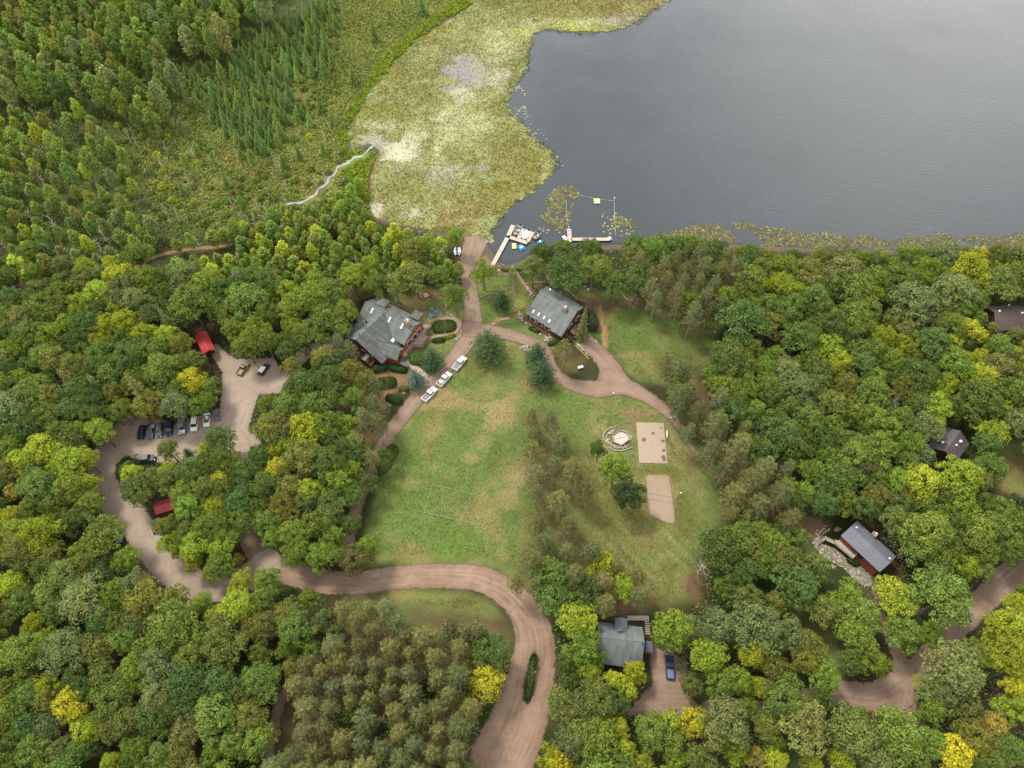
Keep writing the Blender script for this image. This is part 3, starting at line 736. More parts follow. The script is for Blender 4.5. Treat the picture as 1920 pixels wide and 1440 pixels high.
rs = np.random.RandomState(11)
P = scatter(MARSH, 52000, rs, -.3, jit=3.5)
c = marsh_color(P)
br = c.sum(1) / c[:, 1]; keep = (rs.rand(len(P)) < np.where((c[:, 2] > .62 * c[:, 1]), .28, 1.0)); P, c = P[keep], c[keep]
c = c * np.array([.60, .63, .55]) * (.9 + .4 * rs.rand(len(P), 1))
o = cards("marsh_reeds", P, -.2, .22, .26, c, 1.5, rs)
tag(o, "yellow green reeds and sedges leaning over the flooded marsh", "reeds")
P = scatter(BRIGHT, 16000, rs, -.2, jit=1.5); P = P[line_sdf(P, STREAM, 3.4)[0] < 0]
c = np.where(rs.rand(len(P), 1) < .55, gc(150, 160, 40), gc(110, 146, 46)) * (.7 + .6 * rs.rand(len(P), 1))
tag(cards("fen_ferns", P, .02, .5, .32, c * 1.15, 1.6, rs), "bright yellow green ferns in a belt along the marsh edge", "ferns")
P = np.concatenate([scatter(SCRUB, 42000, rs, -1, jit=4), scatter(WP([(-150, -100), (860, -100), (640, 260), (640, 390), (300, 470), (-150, 560)]), 46000, rs, 0)]); P = P[line_sdf(P, STREAM, 3.2)[0] < 0]
c = np.array([gc(126, 134, 60), gc(146, 144, 80), gc(98, 118, 52), gc(116, 126, 66)])[rs.choice(4, len(P), p=[.35, .2, .25, .2])] * (1.05 + .8 * rs.rand(len(P), 1)) * (.75 + .6 * fbm(P[:, 0], P[:, 1], 12))[:, None]
tag(cards("meadow_grass", P, .02, .42, .28, c, 1.7, rs), "tussocky olive grass of the wet meadow between swamp trees", "grass")

lawn_all = []
for p in LAWN[:5]: lawn_all.append(scatter(p, int(min(30000, 8 * abs(np.sum(p[:, 0] * np.roll(p[:, 1], 1) - p[:, 1] * np.roll(p[:, 0], 1))) / 2)), rs, .6))
P = np.concatenate(lawn_all)
for pl, wd in ((ROAD_MAIN, 10), (DRIVE, 6.5), (SIDE, 6.5), (SIDE_B, 6)): P = P[line_sdf(P, pl, wd)[0] < 0]
for pg in (WP([(1190, 789), (1246, 790), (1254, 872), (1195, 871)]), WP([(1203, 886), (1258, 886), (1270, 986), (1205, 970)]), WP([(1128, 798), (1186, 798), (1190, 850), (1128, 850)]), SIDE_P): P = P[poly_sdf(P, pg) < 0]
c = ground_color(P)[0] * (.88 + .40 * rs.rand(len(P), 1))
tag(cards("lawn_grass", P, .04, .26, .10, c, 1.2, rs), "short patchy mown grass of the lawns", "grass")

# lily pads: along the marsh edge, the round bed off the dock, the belt along the south shore
LILY_BED = WP([(1050, 348), (1074, 345), (1088, 354), (1084, 372), (1066, 396), (1058, 420), (1040, 428), (1022, 420), (1020, 402), (1028, 380), (1036, 362)])
BELT = WP([(1150, 402), (1175, 408), (1205, 424), (1235, 436), (1290, 424), (1345, 416), (1400, 420), (1440, 425), (1510, 436), (1590, 446), (1700, 444), (1790, 441), (1920, 444), (2000, 446), (2000, 470), (1700, 466), (1500, 466), (1300, 455), (1160, 440)])
EDGE = WP([(953, 150), (975, 160), (985, 215), (1040, 280), (1050, 312), (1030, 300), (990, 262), (952, 215)])
Pb, Pe = scatter(LILY_BED, 2600, rs, -.6, jit=2.2), scatter(BELT, 11000, rs, .0, jit=3.2)
Pb = Pb[fbm(Pb[:, 0], Pb[:, 1], 2.2) > .40]
k = fbm(Pe[:, 0] * .5, Pe[:, 1], 4) > .40; Pe = Pe[k]
Pd = scatter(EDGE, 420, rs, -.5, jit=2); k = fbm(Pd[:, 0], Pd[:, 1], 4) > .5; Pd = Pd[k]
Pf = np.array([W2(1128 + rs.rand() * 60, 398 + rs.rand() * 40) for _ in range(60)] + [W2(895 + rs.rand() * 30, 440 + rs.rand() * 14) for _ in range(120)] + [W2(1010 + rs.rand() * 60, 425 + rs.rand() * 10) for _ in range(14)])
P = np.concatenate([Pb, Pe, Pd, Pf])
cols = np.array([gc(114, 112, 70), gc(98, 94, 62), gc(134, 132, 88), gc(96, 88, 72), gc(160, 162, 120), gc(90, 84, 72)])
c = cols[rs.choice(6, len(P), p=[.3, .22, .18, .14, .08, .08])] * (.75 + .5 * rs.rand(len(P), 1))
c[len(Pb) + len(Pe):] = gc(186, 188, 130) * (.8 + .3 * rs.rand(len(P) - len(Pb) - len(Pe), 1))
tag(cards("lily_pads", P, -.31, .46, .46, c, 0, rs, flatq=True), "olive and pale lily pads floating along the lake edge", "lily pads", kind="stuff")
# ------------------------------------------------------------------ tree builders (a few of each kind; the wood is made of copies)
M_twig = simple('grey_twigs', srgb(150, 134, 116), .9, var=.3, scale=2.0)
def unit(v): return v / (np.linalg.norm(v, axis=-1, keepdims=True) + 1e-9)
def quads(C, Nn, size, rs, asp=.62):
    """leaf sprays: lozenges at C facing Nn"""
    n = len(C)
    r = unit(rs.randn(n, 3)); a = unit(np.cross(Nn, r)); b = np.cross(Nn, a)
    s = size[:, None]
    droop = -.22 * s * Nn
    V = np.stack([C - a * s * .5 + droop, C - b * s * asp * .5, C + a * s * .5 + droop, C + b * s * asp * .5], 1)
    return V.reshape(-1, 3), np.arange(n * 4).reshape(n, 4)
def crown_mesh(name, C, Nn, size, var, rs, mat, asp=.62):
    V, F = quads(C, Nn, size, rs, asp)
    return mesh_np(name, V, F, mat, {"var": ('F', np.repeat(var, 4))})
def trunk_mesh(name, H, r0, limbs, mat, n=6):
    """tapered stem with limbs that start inside it"""
    mb = MB()
    mb.tube([(0, 0, -.3), (.05, .02, H * .35), (-.03, .06, H * .7), (0, 0, H)], r0, r0 * .25, n)
    for (z, ang, ln, up, r) in limbs:
        d = np.array([cos(ang), sin(ang), 0])
        p0 = np.array([0, 0, z])
        mb.tube([p0, p0 + d * ln * .5 + np.array([0, 0, up * .35]), p0 + d * ln + np.array([0, 0, up])], r, r * .3, 5)
    me = bpy.data.meshes.new(name); me.from_pydata(mb.v, [], mb.f); me.materials.append(mat); me.update()
    return me
def broad(seed, R=4.6, H=14.5, lobes=44, per=95, leaf=.5, flat=.82, rough=.25):
    """crown of leafy clumps gathered in several heads of different height, with dark gaps between them"""
    rs = np.random.RandomState(seed)
    zc = H - R * flat
    heads = [(rough * R * rs.randn() * .4, rough * R * rs.randn() * .4, zc + .12 * R, R * .62)]
    nh = 5 + seed % 3
    for k in range(nh):
        a = 2 * pi * (k + .7 * rs.rand()) / nh
        q = R * (.46 + .24 * rs.rand())
        heads.append((q * cos(a), q * sin(a), zc - R * (.0 + .55 * rs.rand()), R * (.30 + .20 * rs.rand())))
    C, Nn, S, Vv, lob = [], [], [], [], []
    for (hx, hy, hz, hr) in heads:
        m = int(lobes * (hr / R) ** 2 * 1.25) + 4
        i = np.arange(m) + .5
        ph = pi * (1 + 5 ** .5) * i + rs.randn(m) * .5; cz = 1 - 1.4 * i / m
        sr = np.sqrt(np.clip(1 - cz ** 2, 0, 1)); rad = hr * (.86 + .42 * (rs.rand(m) - .5))
        hv = rs.rand()
        for k in range(m):
            lob.append((hx + sr[k] * cos(ph[k]) * rad[k], hy + sr[k] * sin(ph[k]) * rad[k], hz + cz[k] * rad[k] * flat, R * (.10 + .10 * rs.rand()), .45 * hv + .55 * rs.rand(), np.array([hx * .7, hy * .7, hz - hr * .5])))
    for (x, y, z, lr, lv, hc) in lob:
        c = np.array([x, y, z])
        n = max(10, int(per * .42 * (lr / (R * .16)) ** 2))
        d = unit(rs.randn(n * 2, 3)); o = unit(c - hc + np.array([0, 0, .3 * R]))
        d = d[(d @ o) > -.25][:n]
        C.append(c + d * (lr * (.7 + .45 * rs.rand(len(d))))[:, None] * [1.15, 1.15, .7]); Nn.append(unit(d + .35 * rs.randn(len(d), 3) + [0, 0, .25]))
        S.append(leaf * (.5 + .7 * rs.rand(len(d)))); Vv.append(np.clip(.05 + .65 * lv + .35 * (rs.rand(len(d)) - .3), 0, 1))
    n = lobes * 5
    d = unit(rs.randn(n, 3)); rr = R * .5 * rs.rand(n) ** .4
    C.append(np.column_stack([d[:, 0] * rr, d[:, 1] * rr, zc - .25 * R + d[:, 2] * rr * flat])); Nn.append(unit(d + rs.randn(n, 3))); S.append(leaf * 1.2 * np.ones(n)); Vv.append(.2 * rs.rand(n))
    C, Nn, S, Vv = map(np.concatenate, (C, Nn, S, Vv))
    limbs = [(H * (.4 + .06 * k), k * 2.4 + seed, R * .55, H * .22, .14) for k in range(5)]
    return crown_mesh("crown", C, Nn, S, Vv, rs, M_leaf), trunk_mesh("trunk", H * .8, .3, limbs, M_bark)
def slender(seed, R=2.2, H=13, n=1500, leaf=.5, taper=.8, base=.28, gap=.5, mat=None, bark=None):
    """narrow crown made of tufts up a straight stem"""
    rs = np.random.RandomState(seed)
    tufts = 46
    z = base + (1 - base) * (np.arange(tufts) + rs.rand(tufts)) / tufts
    prof = np.sin(np.clip((z - base) / (1 - base), 0, 1) ** taper * pi * .93 + .2) ** .8
    ph = rs.rand(tufts) * 2 * pi
    rad = R * prof * (.35 + .5 * rs.rand(tufts)); rad[z > .93] *= .3
    TC = np.column_stack([rad * np.cos(ph), rad * np.sin(ph), z * H])
    per = n // tufts
    d = unit(rs.randn(tufts, per, 3)); tr = R * (.3 + .2 * rs.rand(tufts))[:, None, None]
    C = TC[:, None, :] + d * tr * (.5 + .6 * rs.rand(tufts, per, 1))
    tv = rs.rand(tufts)[:, None] * np.ones((1, per))
    C = C.reshape(-1, 3); d = d.reshape(-1, 3)
    me = crown_mesh("crown", C, unit(d + rs.randn(len(d), 3) * .5 + [0, 0, .3]), leaf * (.6 + .8 * rs.rand(len(C))), np.clip(.3 + .4 * tv.ravel() + .3 * (rs.rand(len(C)) - .5), 0, 1), rs, mat or M_leaf)
    limbs = [(H * (.35 + .1 * k), k * 2.1 + seed, R * .5, H * .08, .06) for k in range(4)]
    return me, trunk_mesh("trunk", H * .93, .16, limbs, bark or M_pale_bark, 5)
def conifer(seed, R=2.0, H=12, whorls=13, arms=7, leaf=.5, droop=.25, base=.1, pw=1.0, dens=9, mat=None):
    """cone of whorls, each arm a spray of needles"""
    rs = np.random.RandomState(seed)
    C, Nn, S, V = [], [], [], []
    for w in range(whorls):
        f = w / (whorls - 1); z = H * (base + (1 - base) * f)
        rw = R * (1 - f) ** pw * (.85 + .3 * rs.rand()) + .12
        na = max(3, int(arms * (.45 + .55 * (1 - f)) + .5)); a0 = rs.rand() * 6
        for k in range(na):
            a = a0 + 2 * pi * k / na + rs.randn() * .15; ra = rw * (.75 + .4 * rs.rand()); vv = rs.rand()
            m = max(3, int(dens * ra / R) + 2)
            t = (np.arange(m) + rs.rand(m)) / m; t = t ** .8
            wdt = .22 * ra * (1 - .5 * t)
            p = np.column_stack([t * ra, wdt * rs.randn(m) * .8, -droop * ra * t ** 1.5 + rs.randn(m) * .08])
            C.append(np.column_stack([p[:, 0] * cos(a) - p[:, 1] * sin(a), p[:, 0] * sin(a) + p[:, 1] * cos(a), z + p[:, 2]]))
            Nn.append(unit(np.column_stack([.5 * cos(a) + rs.randn(m) * .4, .5 * sin(a) + rs.randn(m) * .4, 1 + 0 * t])))
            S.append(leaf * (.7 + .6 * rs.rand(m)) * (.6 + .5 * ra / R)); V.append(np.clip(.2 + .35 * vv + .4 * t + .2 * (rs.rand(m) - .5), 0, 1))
    C, Nn, S, V = map(np.concatenate, (C, Nn, S, V))
    return crown_mesh("crown", C, Nn, S, V, rs, mat or M_needle, .5), trunk_mesh("trunk", H * .96, .05 * R + .1, [], M_bark, 5)
def red_pine(seed, R=3.15, H=15):
    """open crown: bare grey limbs in the middle, needle tufts at the ends"""
    rs = np.random.RandomState(seed)
    C, Nn, S, V, limbs = [], [], [], [], []
    for w in range(9):
        f = w / 8; z = H * (.46 + .52 * f); rw = R * math.sqrt(max(1 - f * .93, 0.05)) * (.85 + .25 * rs.rand())
        na = 7 if f < .8 else 4; a0 = rs.rand() * 6
        for k in range(na):
            a = a0 + 2 * pi * k / na + rs.randn() * .2; ra = rw * (.75 + .4 * rs.rand()); up = .10 * ra + .5 * f
            limbs.append((z - up * .5, a, ra * .96, up, .06))
            for q in range(7):
                tt = .34 + .11 * q + .06 * rs.randn(); side = rs.randn() * .16 * ra
                c = np.array([tt * ra * cos(a) - side * sin(a), tt * ra * sin(a) + side * cos(a), z + up * (tt - .5) + rs.randn() * .12])
                m = 8; d = unit(rs.randn(m, 3) + [0, 0, .4])
                C.append(c + d * .30); Nn.append(unit(d + rs.randn(m, 3) * .8)); S.append(.38 * (.7 + .6 * rs.rand(m))); V.append(np.clip(.2 + .5 * rs.rand() + .3 * rs.rand(m), 0, 1))
    C, Nn, S, V = map(np.concatenate, (C, Nn, S, V))
    return crown_mesh("crown", C, Nn, S, V, rs, M_needle, .36), trunk_mesh("trunk", H * .97, .16, limbs, M_twig, 6)
def dead_tree(seed, H=11, R=1.6, mat=None, n=16, base=.35, thin=.05):
    rs = np.random.RandomState(seed)
    limbs = [(H * (base + (.95 - base) * rs.rand()), rs.rand() * 6.28, R * (.4 + .8 * rs.rand()), H * (.02 + .1 * rs.rand()), thin) for _ in range(n)]
    return trunk_mesh("dead_tree", H, .13, limbs, mat or M_dead, 5)
def bush(seed, R=1.2, H=1.6, n=420, leaf=.38):
    rs = np.random.RandomState(seed)
    d = unit(rs.randn(n, 3)); d[:, 2] = np.abs(d[:, 2]); rr = (.65 + .4 * fbm(d[:, 0] * 4 + seed, d[:, 1] * 4, 1.2)) * (.8 + .25 * rs.rand(n))
    C = d * rr[:, None] * [R, R, H]
    return crown_mesh("shrub", C, unit(d + rs.randn(n, 3) * .5), leaf * (.6 + .8 * rs.rand(n)), rs.rand(n), rs, M_leaf)
def hedge(seed, lx, ly, H, n, leaf=.22):
    """clipped mound"""
    rs = np.random.RandomState(seed)
    d = unit(rs.randn(n, 3)); d[:, 2] = np.abs(d[:, 2])
    e = np.sign(d) * np.abs(d) ** .7
    C = e * [lx / 2, ly / 2, H] * (.93 + .1 * rs.rand(n, 1))
    return crown_mesh("shrub", C, unit(d + rs.randn(n, 3) * .35), leaf * (.7 + .6 * rs.rand(n)), rs.rand(n) * .8, rs, M_leaf)

K = {}
K["oak"] = [(broad(s, 4.6, 14.5, 60, 92, .48, .8, .3), 4.6, 14.5, 10.4) for s in (1, 2, 3, 4, 5, 6, 7)]
K["maple"] = [(broad(s, 4.4, 14.0, 66, 84, .44, .95, .2), 4.4, 14.0, 9.6) for s in (11, 12, 13, 14, 15, 16, 17)]
K["broad"] = K["oak"] + K["maple"][:3]
K["aspen"] = [(slender(s, 2.3, 10, 1700, .46, .75, .3), 2.3, 10, 6.6) for s in (21, 22, 23, 24)]
K["ash"] = [(slender(s, 2.9, 15, 2300, .56, .95, .3, bark=M_bark), 2.9, 15, 10.5) for s in (31, 32, 33, 34)]
K["tamarack"] = [(conifer(s, 1.9, 7.2, 15, 13, .46, .18, .04, .9, 13), 1.9, 7.2, 3.2) for s in (41, 42, 43, 44)]
K["spruce"] = [(conifer(s, 2.6, 15, 17, 10, .6, .32, .06, .9, 11), 2.6, 15, 7.0) for s in (51, 52)]
K["white_pine"] = [(conifer(s, 4.3, 10.5, 11, 11, .60, -.12, .14, .55, 22), 4.3, 10.5, 5.6) for s in (61, 62, 63)]
K["red_pine"] = [(red_pine(s), 2.9, 15, 11.8) for s in (71, 72, 73, 74)]
K["dead"] = [((dead_tree(s, 10.5, 1.5, n=14 + s % 5),), 1.6, 10.5, 7.0) for s in (81, 82, 83, 84)]
K["bare"] = [((dead_tree(s, 12, 2.8, n=60, base=.45, mat=M_twig, thin=.028),), 3.0, 12, 9.0) for s in (91, 92)]
K["bush"] = [((bush(s),), 1.2, 1.6, .7) for s in (95, 96, 97)]

# leaf colours: base colour, word
LEAF = {'g': ((.152, .220, .050), "mid green"), 'd': ((.112, .178, .050), "dark green"), 'w': ((.178, .222, .080), "grey green"), 'b': ((.186, .282, .046), "bright green"),
        'l': ((.290, .365, .042), "yellow green"), 'y': ((.420, .435, .042), "golden yellow"), 'o': ((.182, .214, .054), "olive green"), 'r': ((.350, .290, .070), "orange tinged"),
        'p': ((.148, .166, .056), "dull olive"), 'k': ((.054, .096, .042), "deep blue green"), 'n': ((.104, .164, .046), "feathery green"), 'K': ((.088, .130, .090), "silvery blue green"),
        's': ((.146, .160, .064), "grey olive"), 'x': ((.36, .34, .32), "bare grey"), 'v': ((.172, .252, .052), "fresh green")}
LANDMARKS = [("the long red shed", 385, 642), ("the parked car row", 330, 800), ("the lot's turning circle", 470, 740), ("the three white pickups", 833, 712), ("the cross gabled lodge", 712, 620), ("the skylight lodge", 1036, 582),
             ("the boat dock", 955, 455), ("the swimming dock", 1105, 447), ("the concrete court", 1222, 830), ("the sand court", 1237, 940), ("the hexagonal pit", 1157, 825), ("the road's grass island", 995, 1270), ("the grey roadside house", 1170, 1205),
             ("the timber deck cabin", 1630, 1030), ("the brown roofed cabin", 1895, 590), ("the hidden hip roof", 1790, 825), ("the fen stream", 620, 335), ("the marsh's landward corner", 690, 200), ("the shore lily belt", 1500, 450), ("the red roof corner", 300, 948),
             ("the trailer under trees", 180, 1016), ("the forest road bend", 1650, 1300), ("the swamp clearing", 430, 320), ("the chalked pitch", 850, 945), ("the looping side drive", 1120, 690), ("the big road bend", 930, 1090), ("the east lawn", 1230, 630), ("the brown foot trail", 320, 475),
             ("the photo's upper edge", 320, -40), ("the photo's upper left corner", 10, 10), ("the photo's left edge", -20, 430), ("the photo's lower left corner", 40, 1420), ("the photo's lower edge", 300, 1470), ("the pine plantation's middle", 690, 1280), ("the photo's lower right corner", 1880, 1420), ("the photo's right edge", 1950, 720),
             ("the dirt road's foot", 930, 1440), ("the east forest road", 1850, 1130), ("the right-hand wood's middle", 1560, 700), ("the left-hand wood's middle", 170, 620)]
def relation(x, y):
    d = [((x - a) ** 2 + ((y - b) * 1.15) ** 2, nm, a, b) for nm, a, b in LANDMARKS]
    dd, nm, a, b = min(d)
    dx, dy = x - a, y - b
    if abs(dx) > 2.2 * abs(dy): r = "right of" if dx > 0 else "left of"
    elif abs(dy) > 2.2 * abs(dx): r = "below" if dy > 0 else "above"
    else: r = ("lower " if dy > 0 else "upper ") + ("right of" if dx > 0 else "left of")
    return r, nm, math.sqrt(dd)
REG = []          # every planted thing: object, look, kind word, photo x, y, group
ORD = ["", "second ", "third ", "fourth ", "fifth ", "sixth ", "seventh ", "eighth ", "ninth ", "tenth ", "eleventh ", "twelfth "]
def label_all():
    cls = {}
    for o, look, word, x, y, grp in REG:
        r, nm, d = relation(x, y)
        cls.setdefault((look, word, r, nm), []).append((d, o, grp))
    for (look, word, r, nm), v in cls.items():
        v.sort(key=lambda q: q[0])
        for i, (d, o, grp) in enumerate(v):
            if len(v) == 1: lb = f"{look} {word} {r} {nm}"
            elif i == 0: lb = f"{look} {word} {r} and nearest {nm}"
            elif i < 12: lb = f"{look} {word} {r} {nm}, {ORD[i].strip()} out"
            else: lb = f"{look} {word} {r} {nm}, far out"
            o["label"] = lb
rng = random.Random(3)
NAMES = {"broad": ("broadleaf_tree", "broadleaf", "tree", "broadleaved trees of the wood"), "oak": ("oak_tree", "oak", "tree", "oaks of the mixed wood"), "maple": ("maple_tree", "maple", "tree", "maples of the mixed wood"), "aspen": ("aspen_tree", "aspen", "tree", "aspens at the swamp edge"), "ash": ("swamp_ash_tree", "swamp ash", "tree", "swamp ashes"),
         "tamarack": ("tamarack_tree", "tamarack", "tree", "tamaracks in the swamp"), "spruce": ("spruce_tree", "spruce", "tree", "spruces in the wood"), "white_pine": ("white_pine_tree", "white pine", "tree", "white pines on the lawns"), "red_pine": ("red_pine_tree", "red pine", "tree", "red pines"),
         "dead": ("dead_tree", "dead snag", "dead tree", "dead snags in the swamp"), "bare": ("bare_tree", "bare tree", "bare tree", "leafless trees"), "bush": ("shrub", "low shrub", "shrub", "shrubs")}
def jitter(c, amt=.18):
    k = 1 + amt * rng.uniform(-1, 1); h = rng.uniform(-.12, .12)
    return (c[0] * k * (1 + h), c[1] * k, c[2] * k * (1 - h), 1)
def plant(kind, x, y, rpx, col, look=None, var=None, hk=1.0):
    """a tree whose crown is centred on photo position x, y with a crown radius of rpx photo pixels"""
    arr = K[kind]
    meshes, R, H, zc = arr[rng.randrange(len(arr))] if var is None else arr[var % len(arr)]
    s = rpx / ppm(x, y, zc) / R
    s = min(max(s, .3), 2.2)
    sz = s ** .6 * hk                                   # small crowns stand less short than they are narrow
    for _ in range(2):
        s = min(max(rpx / ppm(x, y, zc * sz) / R, .3), 2.2); sz = s ** .6 * hk
    if kind in ("white_pine", "bush"): sz = s * hk
    p = W(x, y, zc * sz)
    z0 = gzat(p[0], p[1]) - .05
    nm, word, cat, grp = NAMES[kind]
    rz = rng.uniform(0, 6.28)
    if kind in ('oak', 'maple', 'broad'): s *= 1.07
    c, lookw = LEAF[col]
    if len(meshes) == 1:
        o = link(nm, meshes[0], None, (p[0], p[1], z0), rz)
        root = o; tag(o, None, cat, grp)
        crown = o
    else:
        root = empty(nm, (p[0], p[1], z0), rz, None, cat, grp)
        crown = link("crown", meshes[0], root); link("trunk", meshes[1], root)
    root.scale = (s, s, sz)
    if kind in ('aspen', 'ash', 'tamarack'): c = tuple(q * 1.25 for q in c)
    crown.color = jitter(c)
    size = "" if kind in ("dead", "bush", "bare") else ("large " if s > 1.12 else "small " if s < .78 else "")
    REG.append((root, look or (size + lookw).strip(), word, x, y, grp))
    return root, p

PLANTED = []      # world x, y, radius
def put(kind, x, y, rpx, col, nudge=False, **kw):
    if nudge and not is_open(x, y, 0):                  # edge trees step back from roads, roofs and lawns the photo shows clear
        for _ in range(7):
            hit = [(a, q) for a, q in RING if is_open(x + a * rpx, y + q * rpx, 0)]
            if not hit: break
            mx, my = sum(a for a, q in hit) / len(hit), sum(q for a, q in hit) / len(hit)
            x -= mx * rpx * .09; y -= my * rpx * .09; rpx *= .975
    root, p = plant(kind, x, y, rpx, col, **kw)
    PLANTED.append((p[0], p[1], rpx / ppm(x, y, 9)))
    return root
RING = [(r * cos(k * pi / 6), r * sin(k * pi / 6)) for k in range(12) for r in (.6, 1.0)]
def zone(ox, oy, rows, k=3.0, nudge=True):
    for r in rows:
        zx, zy, zr, c = r[:4]
        x, y, rp = ox + zx / k, oy + zy / k, zr / k
        kind = r[4] if len(r) > 4 else ("maple" if c in "lybrv" else "red_pine" if c == 'p' else "spruce" if c in "s" else "oak")
        put(kind, x, y, rp, c, nudge=nudge)
OPEN = [ROADPX for ROADPX in (
    [(228, 788), (262, 778), (330, 792), (410, 768), (414, 700), (398, 668), (404, 648), (428, 662), (444, 670), (514, 670), (524, 690), (528, 738), (484, 745), (466, 800), (484, 832), (446, 832), (432, 816), (392, 846), (350, 852), (300, 862), (246, 846), (232, 852), (206, 888), (186, 905), (176, 895), (196, 850)],
    [(168, 908), (204, 905), (232, 944), (262, 956), (290, 1000), (322, 1040), (372, 1080), (400, 1092), (396, 1106), (344, 1098), (282, 1082), (250, 1010), (212, 962)],
    [(466, 985), (490, 1030), (540, 1062), (600, 1075), (660, 1080), (760, 1058), (850, 1050), (925, 1066), (980, 1105), (1030, 1160), (1042, 1230), (1034, 1320), (1036, 1376), (985, 1440), (878, 1440), (886, 1390), (955, 1270), (955, 1180), (925, 1125), (740, 1108), (640, 1116), (545, 1092), (470, 1080), (455, 1050)],
    [(735, 1110), (860, 1108), (930, 1135), (945, 1165), (890, 1150), (760, 1140)],
    [(546, 676), (566, 656), (608, 638), (618, 646), (590, 668), (558, 692)],
    [(875, 480), (893, 470), (898, 500), (892, 560), (920, 600), (960, 620), (1010, 640), (1080, 640), (1120, 640), (1130, 560), (1200, 565), (1310, 600), (1345, 600), (1325, 655), (1310, 690), (1330, 725), (1290, 700), (1240, 690), (1235, 760), (1290, 815), (1340, 895), (1345, 940), (1330, 990), (1290, 1010), (1284, 1095), (1215, 1120), (1210, 1060), (1130, 1030), (1095, 960), (1105, 900), (1090, 830), (1040, 760), (1000, 780), (985, 880), (990, 960), (1010, 1020), (980, 1085), (930, 1060), (840, 1045), (720, 1060), (698, 1010), (702, 950), (745, 850), (690, 882), (730, 830), (780, 760), (830, 690), (868, 630), (868, 560), (872, 520)],
    [(652, 628), (700, 560), (755, 590), (850, 585), (870, 620), (830, 690), (770, 752), (725, 770), (700, 690)], [(730, 552), (790, 545), (840, 560), (835, 590), (760, 590)],
    [(900, 462), (930, 500), (980, 490), (980, 465), (1020, 440), (1150, 445), (1150, 438), (1210, 432), (1300, 436), (1400, 452), (1500, 462), (1600, 458), (1700, 448), (1920, 456), (1920, -90), (640, -90), (640, 200), (690, 300), (680, 385), (720, 415), (850, 440)],
    [(1120, 1170), (1210, 1160), (1222, 1210), (1262, 1225), (1268, 1275), (1290, 1320), (1170, 1345), (1200, 1290), (1214, 1240), (1180, 1248), (1140, 1235)],
    [(1500, 975), (1560, 965), (1610, 972), (1690, 1040), (1670, 1080), (1640, 1095), (1620, 1098), (1570, 1065), (1530, 1010)],
    [(1565, 1298), (1630, 1285), (1690, 1230), (1720, 1240), (1716, 1290), (1702, 1326), (1600, 1322)], [(1775, 1190), (1840, 1120), (1880, 1070), (1925, 1055), (1925, 1085), (1890, 1110), (1800, 1200)],
    [(1852, 568), (1925, 560), (1925, 610), (1870, 612)], [(1756, 836), (1770, 812), (1796, 796), (1822, 815), (1818, 846), (1780, 850)], [(357, 608), (392, 605), (414, 655), (383, 676)], [(1884, 850), (1925, 830), (1925, 925), (1880, 910)], [(278, 934), (314, 926), (320, 952), (292, 962)], [(447, 852), (458, 852), (464, 985), (468, 1040), (452, 1040), (450, 960)], [(647, 955), (662, 955), (662, 1040), (648, 1045)],
    [(536, 388), (600, 366), (640, 322), (690, 296), (690, 278), (640, 306), (600, 348), (536, 374)], [(168, 905), (200, 840), (240, 785), (264, 778), (232, 850), (202, 902)], [(150, 552), (230, 512), (290, 478), (350, 464), (452, 450), (452, 458), (350, 474), (294, 490), (232, 522), (154, 556)], [(848, 458), (874, 456), (876, 486), (848, 486)], [(140, 1005), (228, 1005), (228, 1024), (140, 1024)], [(510, 1330), (525, 1290), (545, 1310), (530, 1395), (512, 1400)])]
OP = [np.array(p, float) for p in OPEN]
SW = 4
XX, YY = np.meshgrid(np.arange(-200, 2140, SW), np.arange(-140, 1640, SW))
QP = np.stack([XX.ravel(), YY.ravel()], 1).astype(float)
om = np.zeros(len(QP), bool)
for p in OP: om |= poly_sdf(QP, p) > 0
OM = om.reshape(XX.shape)
def is_open(x, y, r):
    for a, q in ((0, 0), (0, 1), (.7, .7), (1, 0), (.7, -.7), (0, -1), (-.7, -.7), (-1, 0), (-.7, .7)):
        i, j = int((y + q * r * .95 + 140) / SW), int((x + a * r * .95 + 200) / SW)
        if 0 <= i < OM.shape[0] and 0 <= j < OM.shape[1] and OM[i, j]: return True
    return False
